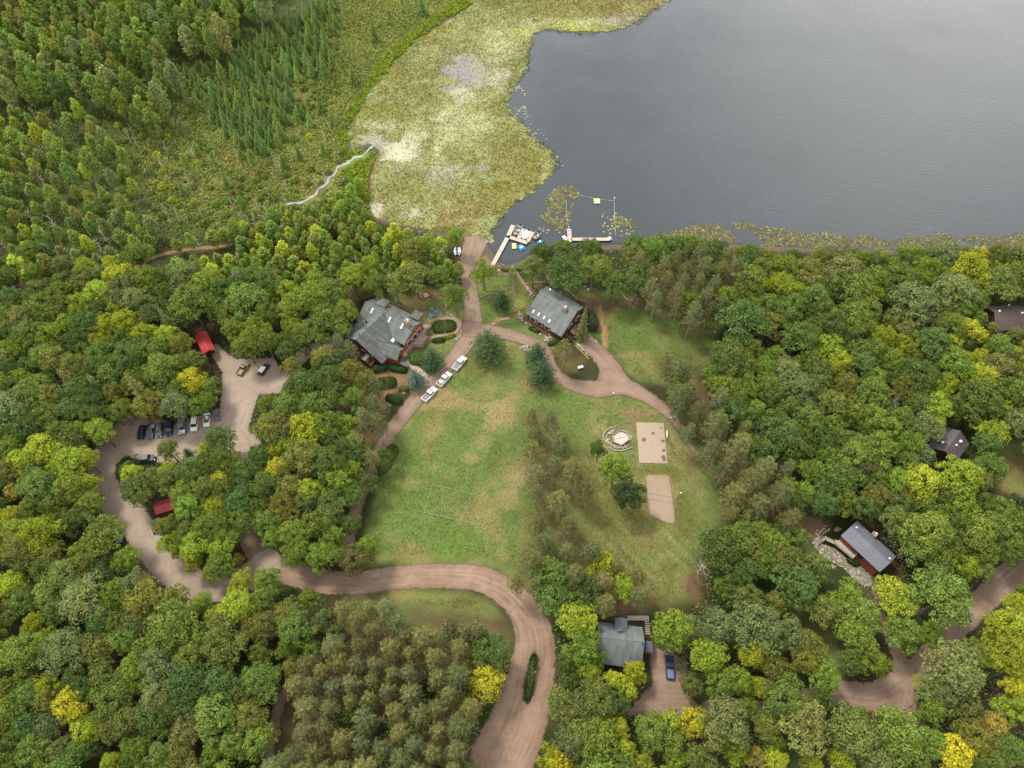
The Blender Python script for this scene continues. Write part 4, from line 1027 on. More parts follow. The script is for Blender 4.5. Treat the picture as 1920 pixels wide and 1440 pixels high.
# ------------------------------------------------------------------ the trees one can single out in the photograph
k_ = 'white_pine'
zone(0, 480, [(610, 390, 85, 'l'), (720, 560, 105, 'g'), (570, 560, 90, 'g'), (420, 610, 80, 'o'), (420, 480, 70, 'd'), (290, 440, 90, 'b'), (160, 430, 90, 'g'), (60, 520, 80, 'b'), (240, 560, 80, 'g'), (160, 620, 60, 'd'), (40, 640, 70, 'd'), (930, 455, 75, 'l'), (950, 385, 55, 's'), (1010, 490, 70, 'o'),
    (1060, 250, 110, 'g'), (1000, 330, 70, 'd'), (900, 630, 105, 'g'), (1075, 700, 85, 'y', 'oak'), (1070, 600, 80, 'g'), (1000, 765, 78, 'g'), (1150, 805, 62, 'b'), (925, 785, 58, 'o'), (1185, 735, 56, 'g'), (800, 780, 80, 's'), (700, 850, 50, 'l'), (630, 880, 50, 'n'), (640, 770, 66, 'o'), (560, 745, 50, 's'), (400, 722, 55, 's'),
    (280, 790, 85, 'o'), (400, 850, 85, 'd'), (240, 710, 60, 'o'), (100, 690, 65, 'b'), (60, 850, 110, 'w'), (130, 960, 105, 'd'), (340, 990, 85, 'g'), (450, 980, 75, 'b'), (50, 1010, 70, 'd'), (375, 1150, 105, 'l'), (130, 1150, 90, 'l'), (30, 1105, 60, 'b'), (395, 1290, 100, 'v'), (210, 1290, 100, 'g'), (80, 1325, 55, 'r'), (300, 1400, 80, 'g'), (150, 1420, 50, 'l'),
    (1380, 250, 110, 'g'), (1620, 190, 70, 'l'), (1750, 220, 105, 'b'), (1430, 400, 85, 'b'), (1490, 470, 72, 'g'), (1375, 495, 76, 'g'), (1640, 390, 60, 'b'), (1820, 330, 80, 'g'), (1700, 420, 70, 'g'), (1610, 465, 52, 'g'), (1300, 330, 80, 'g'), (1510, 300, 80, 'v'), (1240, 180, 80, 'g'),
    (740, 1225, 66, 'l'), (690, 1190, 56, 'd'), (830, 1250, 75, 'o'), (940, 1085, 58, 'o'), (1050, 1100, 26, 'k', 'white_pine'), (1235, 1030, 78, 'd'), (1165, 1090, 66, 'l'), (930, 1190, 75, 'l'), (1060, 1195, 95, 'g'), (1260, 1150, 80, 'g'), (1240, 1265, 70, 'y'), (1150, 1310, 80, 'o'), (1222, 1375, 55, 'l'), (1010, 1340, 85, 'g'), (710, 1325, 80, 'd'), (800, 1335, 75, 'o'),
    (1480, 810, 60, 'v'), (1625, 830, 90, 'g'), (1690, 700, 115, 'd'), (1850, 700, 90, 'd'), (1800, 560, 85, 'o'), (1640, 620, 70, 'o'), (1500, 960, 95, 'o'), (1560, 920, 60, 'l'), (1720, 970, 105, 'y'), (1850, 950, 85, 'g'), (1440, 1110, 75, 'g'), (1550, 1095, 55, 'y'), (1555, 1180, 72, 'y'), (1700, 1110, 100, 'o'), (1850, 1150, 100, 'd'), (1450, 1290, 95, 'd'),
    (1620, 1300, 80, 'o'), (1745, 1310, 82, 'l'), (1880, 1250, 85, 'b'), (1600, 1400, 85, 'o'), (1440, 1400, 75, 'g'), (1880, 1400, 85, 'd'), (1760, 830, 90, 'g')])
zone(1280, 480, [(260, 230, 75, 'b'), (440, 245, 60, 'l'), (330, 360, 135, 'd'), (250, 560, 120, 'd'), (345, 600, 75, 'g'), (155, 650, 52, 'b'), (440, 560, 58, 'b'), (525, 565, 48, 'l'), (700, 595, 70, 'b'), (580, 640, 80, 'w'), (265, 740, 85, 'v'), (405, 850, 66, 'b'), (480, 720, 80, 'g'), (640, 720, 85, 'w'), (920, 720, 85, 'o'), (840, 830, 90, 'o'),
    (660, 450, 105, 'g'), (820, 400, 100, 'd'), (950, 340, 105, 'g'), (960, 180, 115, 'g'), (920, 70, 100, 'w'), (1075, 340, 45, 'l'), (1210, 385, 50, 'y'), (1275, 415, 55, 'l'), (1120, 450, 70, 'l'), (900, 590, 70, 'l'), (1010, 610, 78, 'd'), (1180, 580, 78, 'b'), (1295, 570, 58, 'o'), (1460, 345, 60, 'l'), (1410, 480, 105, 'd'), (1550, 420, 45, 'r'),
    (1625, 425, 82, 'y'), (1600, 520, 32, 'y'), (1660, 575, 60, 'y'), (1300, 240, 125, 'w'), (1230, 120, 100, 'g'), (1530, 200, 115, 'w'), (1640, 70, 105, 'l'), (1800, 150, 95, 'o'), (1880, 80, 70, 'b'), (1565, 305, 78, 'g'), (1655, 345, 58, 'g'), (1745, 405, 42, 'o'), (1780, 500, 78, 'v'), (1880, 425, 60, 'w'), (1905, 500, 40, 'y'), (1865, 560, 60, 'l'),
    (1780, 620, 90, 'w'), (1350, 670, 100, 'd'), (1485, 700, 68, 'l'), (1680, 800, 125, 'n', 'oak'), (1850, 760, 95, 'g'), (1800, 870, 38, 'r'), (1865, 940, 28, 'r'), (1735, 985, 85, 'l'), (1715, 1055, 72, 'd'), (1415, 850, 95, 'l'), (1470, 808, 28, 'y'), (1175, 835, 55, 'x', 'bare'), (1080, 760, 98, 'g'), (960, 860, 85, 'g'), (1055, 905, 95, 'v'), (1220, 905, 85, 'g'),
    (1378, 955, 84, 'w'), (1270, 1015, 70, 'b'), (1090, 1080, 105, 'v'), (960, 1050, 75, 'g'), (700, 920, 88, 'g'), (560, 1000, 115, 'd'), (640, 1090, 78, 'g'), (840, 960, 68, 'b'), (885, 955, 40, 'o'), (520, 920, 78, 'd'), (1570, 1225, 125, 'l', 'oak'), (1740, 1180, 88, 'v'), (1650, 1245, 85, 'w'), (1200, 1250, 88, 'b'), (1350, 1265, 115, 'l'), (1020, 1210, 75, 's', 'oak'),
    (900, 1240, 105, 'v'), (720, 1200, 70, 'b'), (690, 1330, 68, 'b'), (1560, 1370, 98, 'b'), (1100, 1360, 85, 'o'), (900, 1370, 78, 'v'), (1280, 1370, 58, 'r', 'oak'), (1750, 1390, 58, 'w'), (1890, 1400, 55, 'k'), (200, 930, 85, 'p'), (320, 1060, 95, 'p'), (150, 1100, 80, 'p'), (400, 1250, 88, 'p'), (300, 1330, 80, 'p'), (470, 1190, 78, 'p'), (560, 1330, 85, 'p'),
    (430, 1390, 75, 'p'), (250, 1180, 70, 'p'), (90, 860, 60, 'p'), (50, 740, 55, 'p'), (20, 640, 55, 'p')])
zone(1280, 960, [(200, 185, 125, 'd'), (615, 30, 66, 'p'), (480, 290, 78, 'b'), (600, 262, 95, 'o'), (105, 315, 72, 'x', 'bare'), (420, 92, 78, 'g'), (510, 105, 55, 'g'), (350, 335, 95, 'd'), (640, 400, 115, 'd'), (700, 452, 58, 'b'), (250, 425, 66, 'b'), (370, 480, 88, 'o'), (520, 505, 68, 'o'), (1390, 105, 135, 'g'), (1650, 100, 105, 'g'), (1335, 215, 90, 'g'),
    (1850, 175, 78, 'g'), (1575, 305, 85, 'l'), (1700, 335, 58, 'o'), (1400, 400, 75, 'l'), (1500, 500, 165, 'g'), (1205, 470, 105, 'l', 'oak'), (935, 450, 100, 'b'), (800, 545, 85, 'o'), (1000, 565, 110, 'v'), (880, 635, 58, 'b'), (985, 690, 105, 'v'), (1235, 685, 95, 'v'), (1385, 690, 75, 'b'), (1095, 870, 95, 'b'), (950, 835, 68, 'd'), (205, 640, 105, 'w'),
    (50, 645, 72, 'w'), (420, 640, 140, 'w'), (620, 680, 88, 'w'), (725, 745, 78, 'o'), (150, 805, 105, 'l'), (400, 785, 88, 'l'), (505, 790, 32, 'y'), (540, 890, 85, 'o'), (690, 835, 75, 'o'), (800, 920, 95, 'b'), (300, 940, 85, 'b'), (435, 985, 56, 'y'), (40, 970, 58, 'o'), (205, 965, 85, 'v'), (570, 1050, 120, 'g'), (250, 1180, 140, 'w'), (60, 1180, 88, 'y'),
    (172, 1280, 48, 'y'), (380, 1100, 58, 'b'), (800, 1060, 75, 'd'), (480, 1200, 78, 'o'), (700, 1200, 130, 'w'), (980, 1225, 140, 'o'), (1000, 1115, 55, 'b'), (1205, 1200, 160, 'v', 'oak'), (1540, 885, 140, 'w'), (1625, 770, 95, 'g'), (1480, 1000, 110, 'w'), (1350, 965, 75, 'l'), (1600, 1080, 85, 'w'), (1400, 1100, 88, 'b'), (1825, 805, 115, 'l'), (1735, 625, 78, 'y'),
    (1855, 640, 100, 'l', 'oak'), (1885, 500, 66, 'y'), (1905, 430, 45, 'l'), (1875, 1000, 78, 'y'), (1880, 1110, 95, 'l'), (1640, 1275, 105, 'o'), (1755, 1205, 75, 'r', 'oak'), (1530, 1360, 105, 'y'), (1400, 1300, 95, 'v'), (1855, 1330, 85, 'g'), (1725, 1400, 85, 'd'), (420, 1385, 55, 'r'), (300, 1345, 78, 'l'), (530, 1405, 66, 'y'), (520, 1305, 55, 'b'), (730, 1415, 58, 'l'),
    (100, 1395, 78, 'o'), (900, 1395, 75, 'l'), (1100, 1385, 105, 'w'), (1300, 1405, 85, 'g'), (1250, 1335, 48, 'y')])
zone(640, 960, [(150, 190, 90, 'b'), (60, 60, 58, 'd'), (30, 250, 62, 's', 'oak'), (880, 790, 125, 'd'), (830, 965, 108, 'y'), (725, 870, 55, 'l'), (720, 1030, 58, 'g'), (1320, 595, 102, 'l', 'oak'), (1290, 530, 58, 'd'), (1350, 725, 100, 'b'), (1342, 820, 52, 'l'), (1440, 825, 55, 'b'), (1400, 905, 68, 'l'), (1230, 850, 66, 'd'), (1235, 785, 50, 'x', 'bare'),
    (1540, 950, 68, 'y'), (1660, 885, 78, 'y'), (1620, 1010, 66, 'l'), (1205, 1075, 102, 'o'), (1440, 1060, 108, 'o'), (1555, 1060, 62, 'd'), (1845, 655, 118, 'b'), (1800, 740, 60, 'v'), (1290, 955, 55, 'd'), (1150, 1350, 85, 'l'), (1230, 1415, 78, 'y'), (1300, 1285, 95, 'w'), (1420, 1265, 120, 'v'), (1590, 1335, 66, 'y'), (1560, 1205, 66, 'l'), (1740, 1200, 100, 'g'), (1850, 1170, 78, 'l'),
    (1865, 1310, 78, 'g'), (1700, 1395, 56, 'l'), (1885, 1385, 66, 'l'), (1400, 1395, 85, 'v'), (250, 1250, 60, 'k'), (480, 1000, 50, 'k')])
zone(0, 960, [(235, 110, 115, 'l'), (60, 115, 68, 'o'), (20, 40, 58, 'o'), (420, 60, 85, 'd'), (560, 95, 66, 'n', 'spruce'), (440, 205, 66, 'l'), (705, 255, 85, 'b'), (650, 283, 36, 'y'), (560, 262, 75, 'o'), (475, 285, 75, 'o'), (305, 250, 75, 'o'), (60, 385, 88, 'l'), (125, 465, 66, 'o'), (740, 400, 95, 'w'), (480, 490, 130, 'w'), (270, 460, 88, 'v'), (60, 225, 58, 'd'),
    (980, 455, 85, 'o'), (1140, 490, 66, 'b'), (1320, 515, 105, 'l'), (1215, 605, 66, 'l'), (1500, 380, 75, 'b'), (1480, 490, 78, 'g'), (1630, 575, 85, 'o'), (1745, 475, 78, 'g'), (1815, 605, 66, 'w'), (1880, 680, 56, 'w'), (1450, 640, 78, 'o'), (1260, 745, 125, 'o'), (1455, 795, 66, 'g'), (1620, 765, 66, 'b'), (1750, 780, 66, 'b'), (1640, 875, 58, 'o'),
    (960, 625, 140, 'g'), (860, 765, 98, 'g'), (560, 600, 95, 'g'), (690, 605, 85, 'g'), (200, 645, 75, 'l'), (120, 765, 120, 'v'), (370, 765, 125, 'w'), (590, 905, 82, 'o'), (280, 980, 88, 'l'), (140, 925, 68, 'g'), (400, 1085, 102, 'y'), (250, 1105, 56, 'v'), (150, 1035, 88, 'g'), (630, 1055, 120, 'g'), (490, 1215, 85, 'l'), (500, 1222, 22, 'r'), (780, 845, 95, 'b'),
    (900, 1025, 108, 'w'), (1220, 985, 110, 'n', 'oak'), (1420, 935, 75, 'b'), (1200, 1135, 130, 'g'), (1055, 1205, 105, 'w'), (1400, 1155, 95, 'o'), (1330, 1295, 95, 'v'), (1200, 1355, 78, 'b'), (900, 1370, 85, 'g'), (760, 1335, 85, 'b'), (620, 1215, 78, 'o'), (620, 1405, 58, 'l'), (440, 1345, 75, 'g'), (180, 1355, 105, 'v'), (330, 1335, 75, 'w'), (60, 1285, 78, 'g'), (1000, 1355, 88, 'o'),
    (1240, 205, 72, 'l', 'oak'), (1190, 90, 95, 'v'), (1060, 122, 78, 'v'), (930, 185, 75, 'l'), (900, 65, 78, 'o'), (1060, 295, 66, 'l'), (990, 222, 28, 'y'), (1300, 140, 70, 'v'), (1180, 345, 48, 'l'), (1340, 262, 32, 'r'), (1660, 130, 95, 'v'), (1760, 60, 80, 'g'), (1500, 60, 75, 'g'), (1650, 240, 66, 'b'), (1860, 140, 66, 'b'), (1800, 220, 50, 'g'), (1540, 130, 70, 'b')])
zone(640, 480, [(640, 215, 74, 'v', 'maple'), (800, 80, 70, 'b'), (900, 245, 62, 'k', k_), (965, 130, 58, 'p'), (825, 490, 106, 'k', k_), (1100, 540, 72, 'k', k_), (1128, 650, 90, 'k', k_), (510, 575, 78, 'k', k_), (415, 685, 64, 'K', k_), (1362, 385, 48, 's', 'spruce'), (1255, 515, 52, 'p'), (1450, 1085, 48, 'd'), (1545, 1190, 88, 'b', 'oak'), (1612, 1330, 88, 'k', 'oak'),
    (1175, 915, 62, 'p'), (1100, 1000, 62, 'p'), (1240, 1040, 70, 'p'), (1100, 1225, 66, 'p'), (1200, 1170, 60, 'p'), (1300, 1190, 78, 'p'), (1225, 1370, 80, 'p'), (60, 110, 75, 'l'), (160, 60, 66, 'b'), (410, 100, 88, 'o'), (550, 110, 66, 'g'), (300, 150, 68, 'o'), (200, 150, 66, 'g'), (64, 318, 27, 's', 'oak'), (1890, 630, 66, 'p'), (1900, 770, 66, 'p'), (1820, 590, 60, 'p'),
    (1260, 90, 105, 'd'), (1420, 60, 88, 'g'), (1550, 150, 78, 'g'), (40, 640, 75, 'o'), (130, 700, 70, 'o'), (60, 800, 66, 'v'), (180, 830, 66, 'p'), (30, 940, 60, 'l'), (120, 900, 60, 'p'), (200, 930, 62, 'p'), (60, 1040, 70, 'o'), (130, 1110, 60, 'd'), (40, 1210, 66, 'b'), (150, 1270, 52, 'd'), (60, 1330, 66, 'v'), (240, 1120, 42, 'g'), (1080, 60, 70, 'o')], nudge=False)
zone(640, 0, [(640, 1325, 52, 'b', 'maple'), (400, 1400, 75, 'o'), (480, 1360, 60, 'b'), (1250, 1390, 80, 'g'), (1120, 1400, 75, 'd'), (1400, 1390, 80, 'd'), (1650, 1345, 75, 'g'), (1780, 1340, 60, 'g'), (1880, 1380, 66, 'd')])
zone(1280, 0, [(60, 1340, 66, 'g'), (200, 1370, 70, 'd'), (340, 1390, 66, 'b'), (480, 1450, 50, 'o'), (620, 1440, 45, 'd'), (840, 1445, 60, 'o'), (940, 1420, 45, 'w'), (1100, 1430, 70, 'v'), (1330, 1430, 56, 'b'), (1500, 1430, 80, 'w'), (1660, 1440, 60, 'y'), (1760, 1420, 66, 'o'), (1880, 1420, 60, 'w')])
put('bare', 1308, 778, 16, 'x')

# ------------------------------------------------------------------ the rest of the wood
def inpoly(x, y, poly):
    return poly_sdf(np.array([[x, y]], float), np.array(poly, float))[0] > 0
GRID = {}
def reg_grid(x, y, r): GRID.setdefault((int(x // 6), int(y // 6)), []).append((x, y, r))
for q in PLANTED: reg_grid(*q)
def clash(x, y, r, k):
    gx_, gy_ = int(x // 6), int(y // 6)
    for a in range(gx_ - 2, gx_ + 3):
        for b_ in range(gy_ - 2, gy_ + 3):
            for (u, v, w) in GRID.get((a, b_), ()):
                if (u - x) ** 2 + (v - y) ** 2 < (k * (r + w)) ** 2: return True
    return False
COUNT = {}
def fill(box, poly, kind_fn, tries, k, cap=300):
    for _ in range(tries):
        x, y = rng.uniform(box[0], box[2]), rng.uniform(box[1], box[3])
        if poly is not None and not inpoly(x, y, poly): continue
        kind, col, rm, kw = kind_fn(x, y)
        if COUNT.get(kind, 0) >= cap: continue
        zc = K[kind][0][3]
        rp = rm * ppm(x, y, zc)
        if is_open(x, y, rp): continue
        p = W(x, y, zc)
        if clash(p[0], p[1], rm, k): continue
        put(kind, x, y, rp, col, **kw)
        reg_grid(p[0], p[1], rm)
        COUNT[kind] = COUNT.get(kind, 0) + 1
for o, look, word, x, y, grp in REG:
    kk = [a for a, v in NAMES.items() if v[0] == o.name.split(".")[0]][0]
    COUNT[kk] = COUNT.get(kk, 0) + 1
pick = lambda s: rng.choice(s)
# swamp: tamaracks, ashes, aspens, snags, shrubs
T1 = [(330, 130), (420, 120), (470, 60), (560, 30), (620, -30), (800, -40), (765, 60), (700, 110), (640, 190), (560, 210), (600, 150), (560, 130), (545, 190), (520, 270), (490, 285), (430, 262), (385, 200), (350, 180)]
fill((330, -40, 800, 290), T1, lambda x, y: ('tamarack', pick('nnnnng'), rng.uniform(1.2, 2.1), {'hk': rng.uniform(.7, 1.1)}) if fbm(np.array([W2(x, y)[0]]), np.array([W2(x, y)[1]]), 11)[0] > .41 else ('bush', pick('vgo'), .9, {}), 7000, .76, 270)
fill((150, 150, 660, 420), None, lambda x, y: ('tamarack', pick('nng'), rng.uniform(1.1, 1.8), {}) if inpoly(x, y, [(360, 260), (560, 200), (640, 200), (620, 300), (420, 340), (160, 460), (150, 330)]) and rng.random() < .12 else ('bush', pick('govvwl'), rng.uniform(.8, 1.8), {}), 1100, 1.05, 290)
T2 = [(-80, -60), (520, -60), (500, 20), (440, 70), (370, 115), (320, 150), (300, 215), (270, 235), (200, 190), (100, 175), (-80, 165)]
fill((-80, -60, 520, 240), T2, lambda x, y: (('ash', pick('ggvvnw'), rng.uniform(2.2, 3.6), {'hk': rng.uniform(.75, 1.1)}) if rng.random() > .12 else ('ash', 'o', 2.4, {})), 6000, .72, 260)
T3 = [(-80, 165), (100, 175), (200, 190), (250, 235), (250, 330), (290, 420), (280, 470), (150, 540), (-80, 560)]
fill((-80, 160, 340, 560), T3, lambda x, y: (('aspen', pick('vvlgvow'), rng.uniform(1.6, 2.9), {'hk': rng.uniform(.7, 1.1)}) if rng.random() > .12 else ('dead', 'x', 1.5, {'hk': rng.uniform(.6, 1)}) if rng.random() < .5 else ('tamarack', 'n', 1.8, {})), 4000, 1.0, 190)
fill((240, 190, 650, 420), SCR_ := [(640, 200), (640, 300), (600, 345), (530, 385), (450, 420), (330, 440), (270, 330), (240, 230), (330, 215), (420, 275), (520, 280)], lambda x, y: ('dead', 'x', rng.uniform(.8, 1.4), {'hk': rng.uniform(.5, 1.0)}) if rng.random() < .45 else ('bush', pick('gvvwol'), rng.uniform(.8, 1.8), {}) if rng.random() < .8 else ('aspen', pick('vgw'), rng.uniform(1, 1.7), {}), 300, .9, 290)
T4 = [(690, 330), (640, 360), (560, 385), (480, 410), (400, 440), (330, 455), (300, 500), (420, 520), (560, 530), (640, 560), (700, 540), (860, 520), (880, 470), (850, 440), (700, 410)]
fill((300, 330, 890, 570), T4, lambda x, y: (('aspen', pick('vvggbol'), rng.uniform(1.4, 2.6), {'hk': rng.uniform(.65, 1.05)}) if rng.random() > .06 else ('dead', 'x', 1.4, {'hk': .7})), 5000, .72, 300)
fill((630, 255, 700, 400), [(640, 270), (700, 290), (690, 400), (640, 395)], lambda x, y: ('bush', pick('lbv'), rng.uniform(.8, 1.4), {}), 60, .9, 300)
for x, y in ((20, 40), (700, 60), (790, 10), (660, 140), (610, 90), (560, 205), (600, 195), (520, 215), (540, 125)): put('tamarack', x, y, 11, 'n')
# broadleaved woods: colours follow the trees already placed nearby
KNOWN = [(x, y, look) for o, look, word, x, y, g in REG if word in ("oak", "maple", "broadleaf")]
W2L = {v[1]: k for k, v in LEAF.items()}
def near_col(x, y):
    if rng.random() < .45:
        c = min(((a - x) ** 2 + (b_ - y) ** 2 + rng.random() * 6000, l) for a, b_, l in KNOWN)[1]
        for wd, kk in W2L.items():
            if c.endswith(wd): return kk if kk not in 'yrx' else 'l'
    return rng.choice("ggggddwwvvboo")
def wood(x, y):
    c = near_col(x, y)
    kind = "maple" if c in "lybrv" and COUNT.get("maple", 0) < 295 else "oak"
    if COUNT.get(kind, 0) >= 290 or (kind == "oak" and rng.random() < .4): kind = "broad"
    return kind, c, rng.uniform(2.7, 4.6), {}
def pine(x, y): return 'red_pine', pick('pppps'), rng.uniform(2.3, 3.1), {}
fill((480, 1105, 970, 1480), PINE1, lambda x, y: pine(x, y) if rng.random() > .04 else ('oak', 'd', 2.4, {}), 9000, .60, 290)
for pp in (PINE2, PINE3, PINE4, PINE5):
    xs_, ys_ = [a for a, _ in pp], [b_ for _, b_ in pp]
    for _ in range(500 if pp is not PINE2 else 900):
        x, y = rng.uniform(min(xs_), max(xs_)), rng.uniform(min(ys_), max(ys_))
        if not inpoly(x, y, pp): continue
        rm = rng.uniform(1.9, 2.8); p = W(x, y, 11.8)
        if clash(p[0], p[1], rm, .8 if pp is not PINE2 else .86): continue
        if pp is PINE2 and y < 960 and y > 920 and x > 1050: continue
        put('red_pine', x, y, rm * ppm(x, y, 11.8), pick('ppps' if pp is not PINE4 else 'pps')); reg_grid(p[0], p[1], rm); COUNT['red_pine'] = COUNT.get('red_pine', 0) + 1
fill((-90, 470, 660, 980), None, wood, 8000, .58, 310)
fill((1180, 440, 2020, 1060), None, wood, 9000, .58, 310)
fill((-90, 980, 1250, 1540), None, wood, 8000, .58, 310)
fill((1020, 1060, 2020, 1540), None, wood, 8000, .58, 310)
fill((960, 440, 1420, 620), None, wood, 800, .66, 300)
for o, look, word, x, y, grp in REG:                    # a few young trees fill the gaps
    pass
fill((-90, 470, 2000, 1500), None, lambda x, y: ('bush', pick('gdvo'), rng.uniform(1.2, 2.4), {}), 2500, .62, 290)
label_all()
print("TREES", COUNT)

# undergrowth on the floor of the woods
rs = np.random.RandomState(21)
U = []
while sum(map(len, U)) < 100000:
    q = np.column_stack([rs.uniform(-150, 2070, 20000), rs.uniform(380, 1560, 20000)])
    i, j = ((q[:, 1] + 140) / SW).astype(int), ((q[:, 0] + 200) / SW).astype(int)
    ok = ~OM[np.clip(i, 0, OM.shape[0] - 1), np.clip(j, 0, OM.shape[1] - 1)]
    q = q[ok]
    u, v = (q[:, 0] - 960) / FPX, (q[:, 1] - 720) / FPX
    tt = CAMH / (SP + v * CP)
    w = np.column_stack([u * tt, (CP - v * SP) * tt])
    bad = (poly_sdf(w, WET) > -1)
    for pl, wd in ((ROAD_MAIN, 8), (ROAD_LOOP, 8), (DRIVE, 6), (EAST_ROAD, 6.5), (SW_TRACK, 3.5), (SIDE, 5)): bad |= line_sdf(w, pl, wd)[0] > 0
    for pl in LAWN: bad |= poly_sdf(w, pl) > -2
    for pl in PINES: bad |= (poly_sdf(w, pl) > -3)
    U.append(w[~bad & (fbm(w[:, 0], w[:, 1], 6) > .42)])
P = np.concatenate(U)[:100000]
c = np.where(rs.rand(len(P), 1) < .6, np.array([.125, .185, .050]), np.array([.15, .16, .06])) * (.6 + .8 * rs.rand(len(P), 1))
tag(cards("undergrowth", P, .02, .30, .30, c, .8, rs), "low leafy undergrowth on the woodland floor", "undergrowth")
# ------------------------------------------------------------------ buildings
from mathutils import Matrix, Vector
def roof_mat(name, base, dark, light, streak=.6, rough=.6, seam=0.0, metal=0.0):
    """object X runs along the ridge, Y down the slope"""
    m, t, b = new_mat(name)
    tc = N(t, "ShaderNodeTexCoord"); mp = N(t, "ShaderNodeMapping"); mp.inputs["Scale"].default_value = (1.1, .16, 1)
    t.links.new(tc.outputs["Object"], mp.inputs["Vector"])
    st = noise(t, 1.0, 5, .65, mp.outputs[0]); bg = noise(t, .35, 3, .5, tc.outputs["Object"]); fn = noise(t, 6, 3, .6, tc.outputs["Object"])
    c = ramp(t, bg.outputs["Fac"], [(.3, base), (.7, light)])
    s = ramp(t, st.outputs["Fac"], [(.40, grey(1)), (.62, grey(0))])
    col = mixc(t, mth(t, 'MULTIPLY', s.outputs[0], streak), c.outputs[0], (*dark[:3], 1))
    if seam:
        sp = N(t, "ShaderNodeSeparateXYZ"); t.links.new(tc.outputs["Object"], sp.inputs[0])
        fr = mth(t, 'FRACT', mth(t, 'DIVIDE', sp.outputs[0], seam)); ln = mth(t, 'LESS_THAN', fr, .14)
        col = mixc(t, mth(t, 'MULTIPLY', ln, .35), col, (*dark[:3], 1))
    if not seam:                                        # shingle courses
        sp = N(t, "ShaderNodeSeparateXYZ"); t.links.new(tc.outputs["Object"], sp.inputs[0])
        wn = N(t, "ShaderNodeTexWhiteNoise", noise_dimensions='1D'); t.links.new(mth(t, 'FLOOR', mth(t, 'MULTIPLY', sp.outputs[1], 2.6)), wn.inputs["W"])
        col = mixc(t, mth(t, 'MULTIPLY', wn.outputs["Value"], .3), col, (*dark[:3], 1))
    vm = N(t, "ShaderNodeVectorMath", operation='SCALE'); t.links.new(col, vm.inputs[0]); t.links.new(mth(t, 'MULTIPLY_ADD', fn.outputs["Fac"], .3, .85), vm.inputs["Scale"])
    t.links.new(vm.outputs[0], b.inputs["Base Color"]); b.inputs["Roughness"].default_value = rough; b.inputs["Metallic"].default_value = metal
    b.inputs["Specular IOR Level"].default_value = .35
    return m
M_green_roof = roof_mat("green_roof", gc(128, 138, 132), gc(78, 78, 78), gc(148, 156, 148), .5)
M_darker_roof = roof_mat('darker_roof', gc(106, 110, 108), gc(70, 70, 70), gc(122, 128, 124), .7)  # darker, greyer and more streaked than the green roof; wing slope and dormers
M_grey_green = roof_mat("grey_green_roof", gc(136, 148, 146), gc(92, 92, 94), gc(156, 166, 162), .5, seam=.55)
M_grey_metal = roof_mat("grey_metal_roof", gc(128, 130, 142), gc(104, 106, 116), gc(142, 144, 154), .2, .45, .42)
M_brown_roof = roof_mat("brown_roof", gc(116, 98, 92), gc(88, 74, 70), gc(132, 114, 108), .35, .7)
M_red_roof = roof_mat("red_metal_roof", gc(214, 66, 66), gc(176, 48, 50), gc(226, 92, 90), .25, .4, .4)
M_blue_grey = roof_mat("blue_grey_roof", gc(120, 128, 140), gc(90, 96, 108), gc(140, 146, 156), .3, .5)
M_cedar = simple("cedar_siding", gc(176, 96, 46), .75, var=.22, scale=1.6)
M_log = simple("dark_log_wall", gc(112, 70, 44), .8, var=.25, scale=1.4)
M_redwood = simple("stained_rail", gc(164, 84, 44), .75, var=.2)
M_deck = simple("weathered_deck", gc(178, 164, 148), .85, var=.22, scale=1.2)
M_plank = simple("dock_plank", gc(206, 172, 150), .85, var=.15, scale=1.5)
M_pale_plank = simple("pale_plank", gc(206, 194, 178), .85, var=.15, scale=1.5)
M_white = simple("white_paint", srgb(225, 225, 222), .5, var=.05)
M_stone = simple("chimney_stone", gc(188, 160, 140), .9, var=.3, scale=2.5)
M_rock = simple("pale_rock", gc(196, 184, 168), .9, var=.35, scale=.9)
M_glass, t_, b_ = new_mat("dark_glass"); b_.inputs["Base Color"].default_value = (.02, .025, .03, 1); b_.inputs["Roughness"].default_value = .08
M_skyl, t_, b_ = new_mat("skylight_glass"); b_.inputs["Base Color"].default_value = (.55, .60, .64, 1); b_.inputs["Roughness"].default_value = .12
M_black = simple("black_metal", srgb(30, 30, 32), .5)
M_trim = simple("roof_trim", srgb(120, 110, 104), .7)
M_redtrim = simple("red_trim", gc(160, 84, 64), .7)

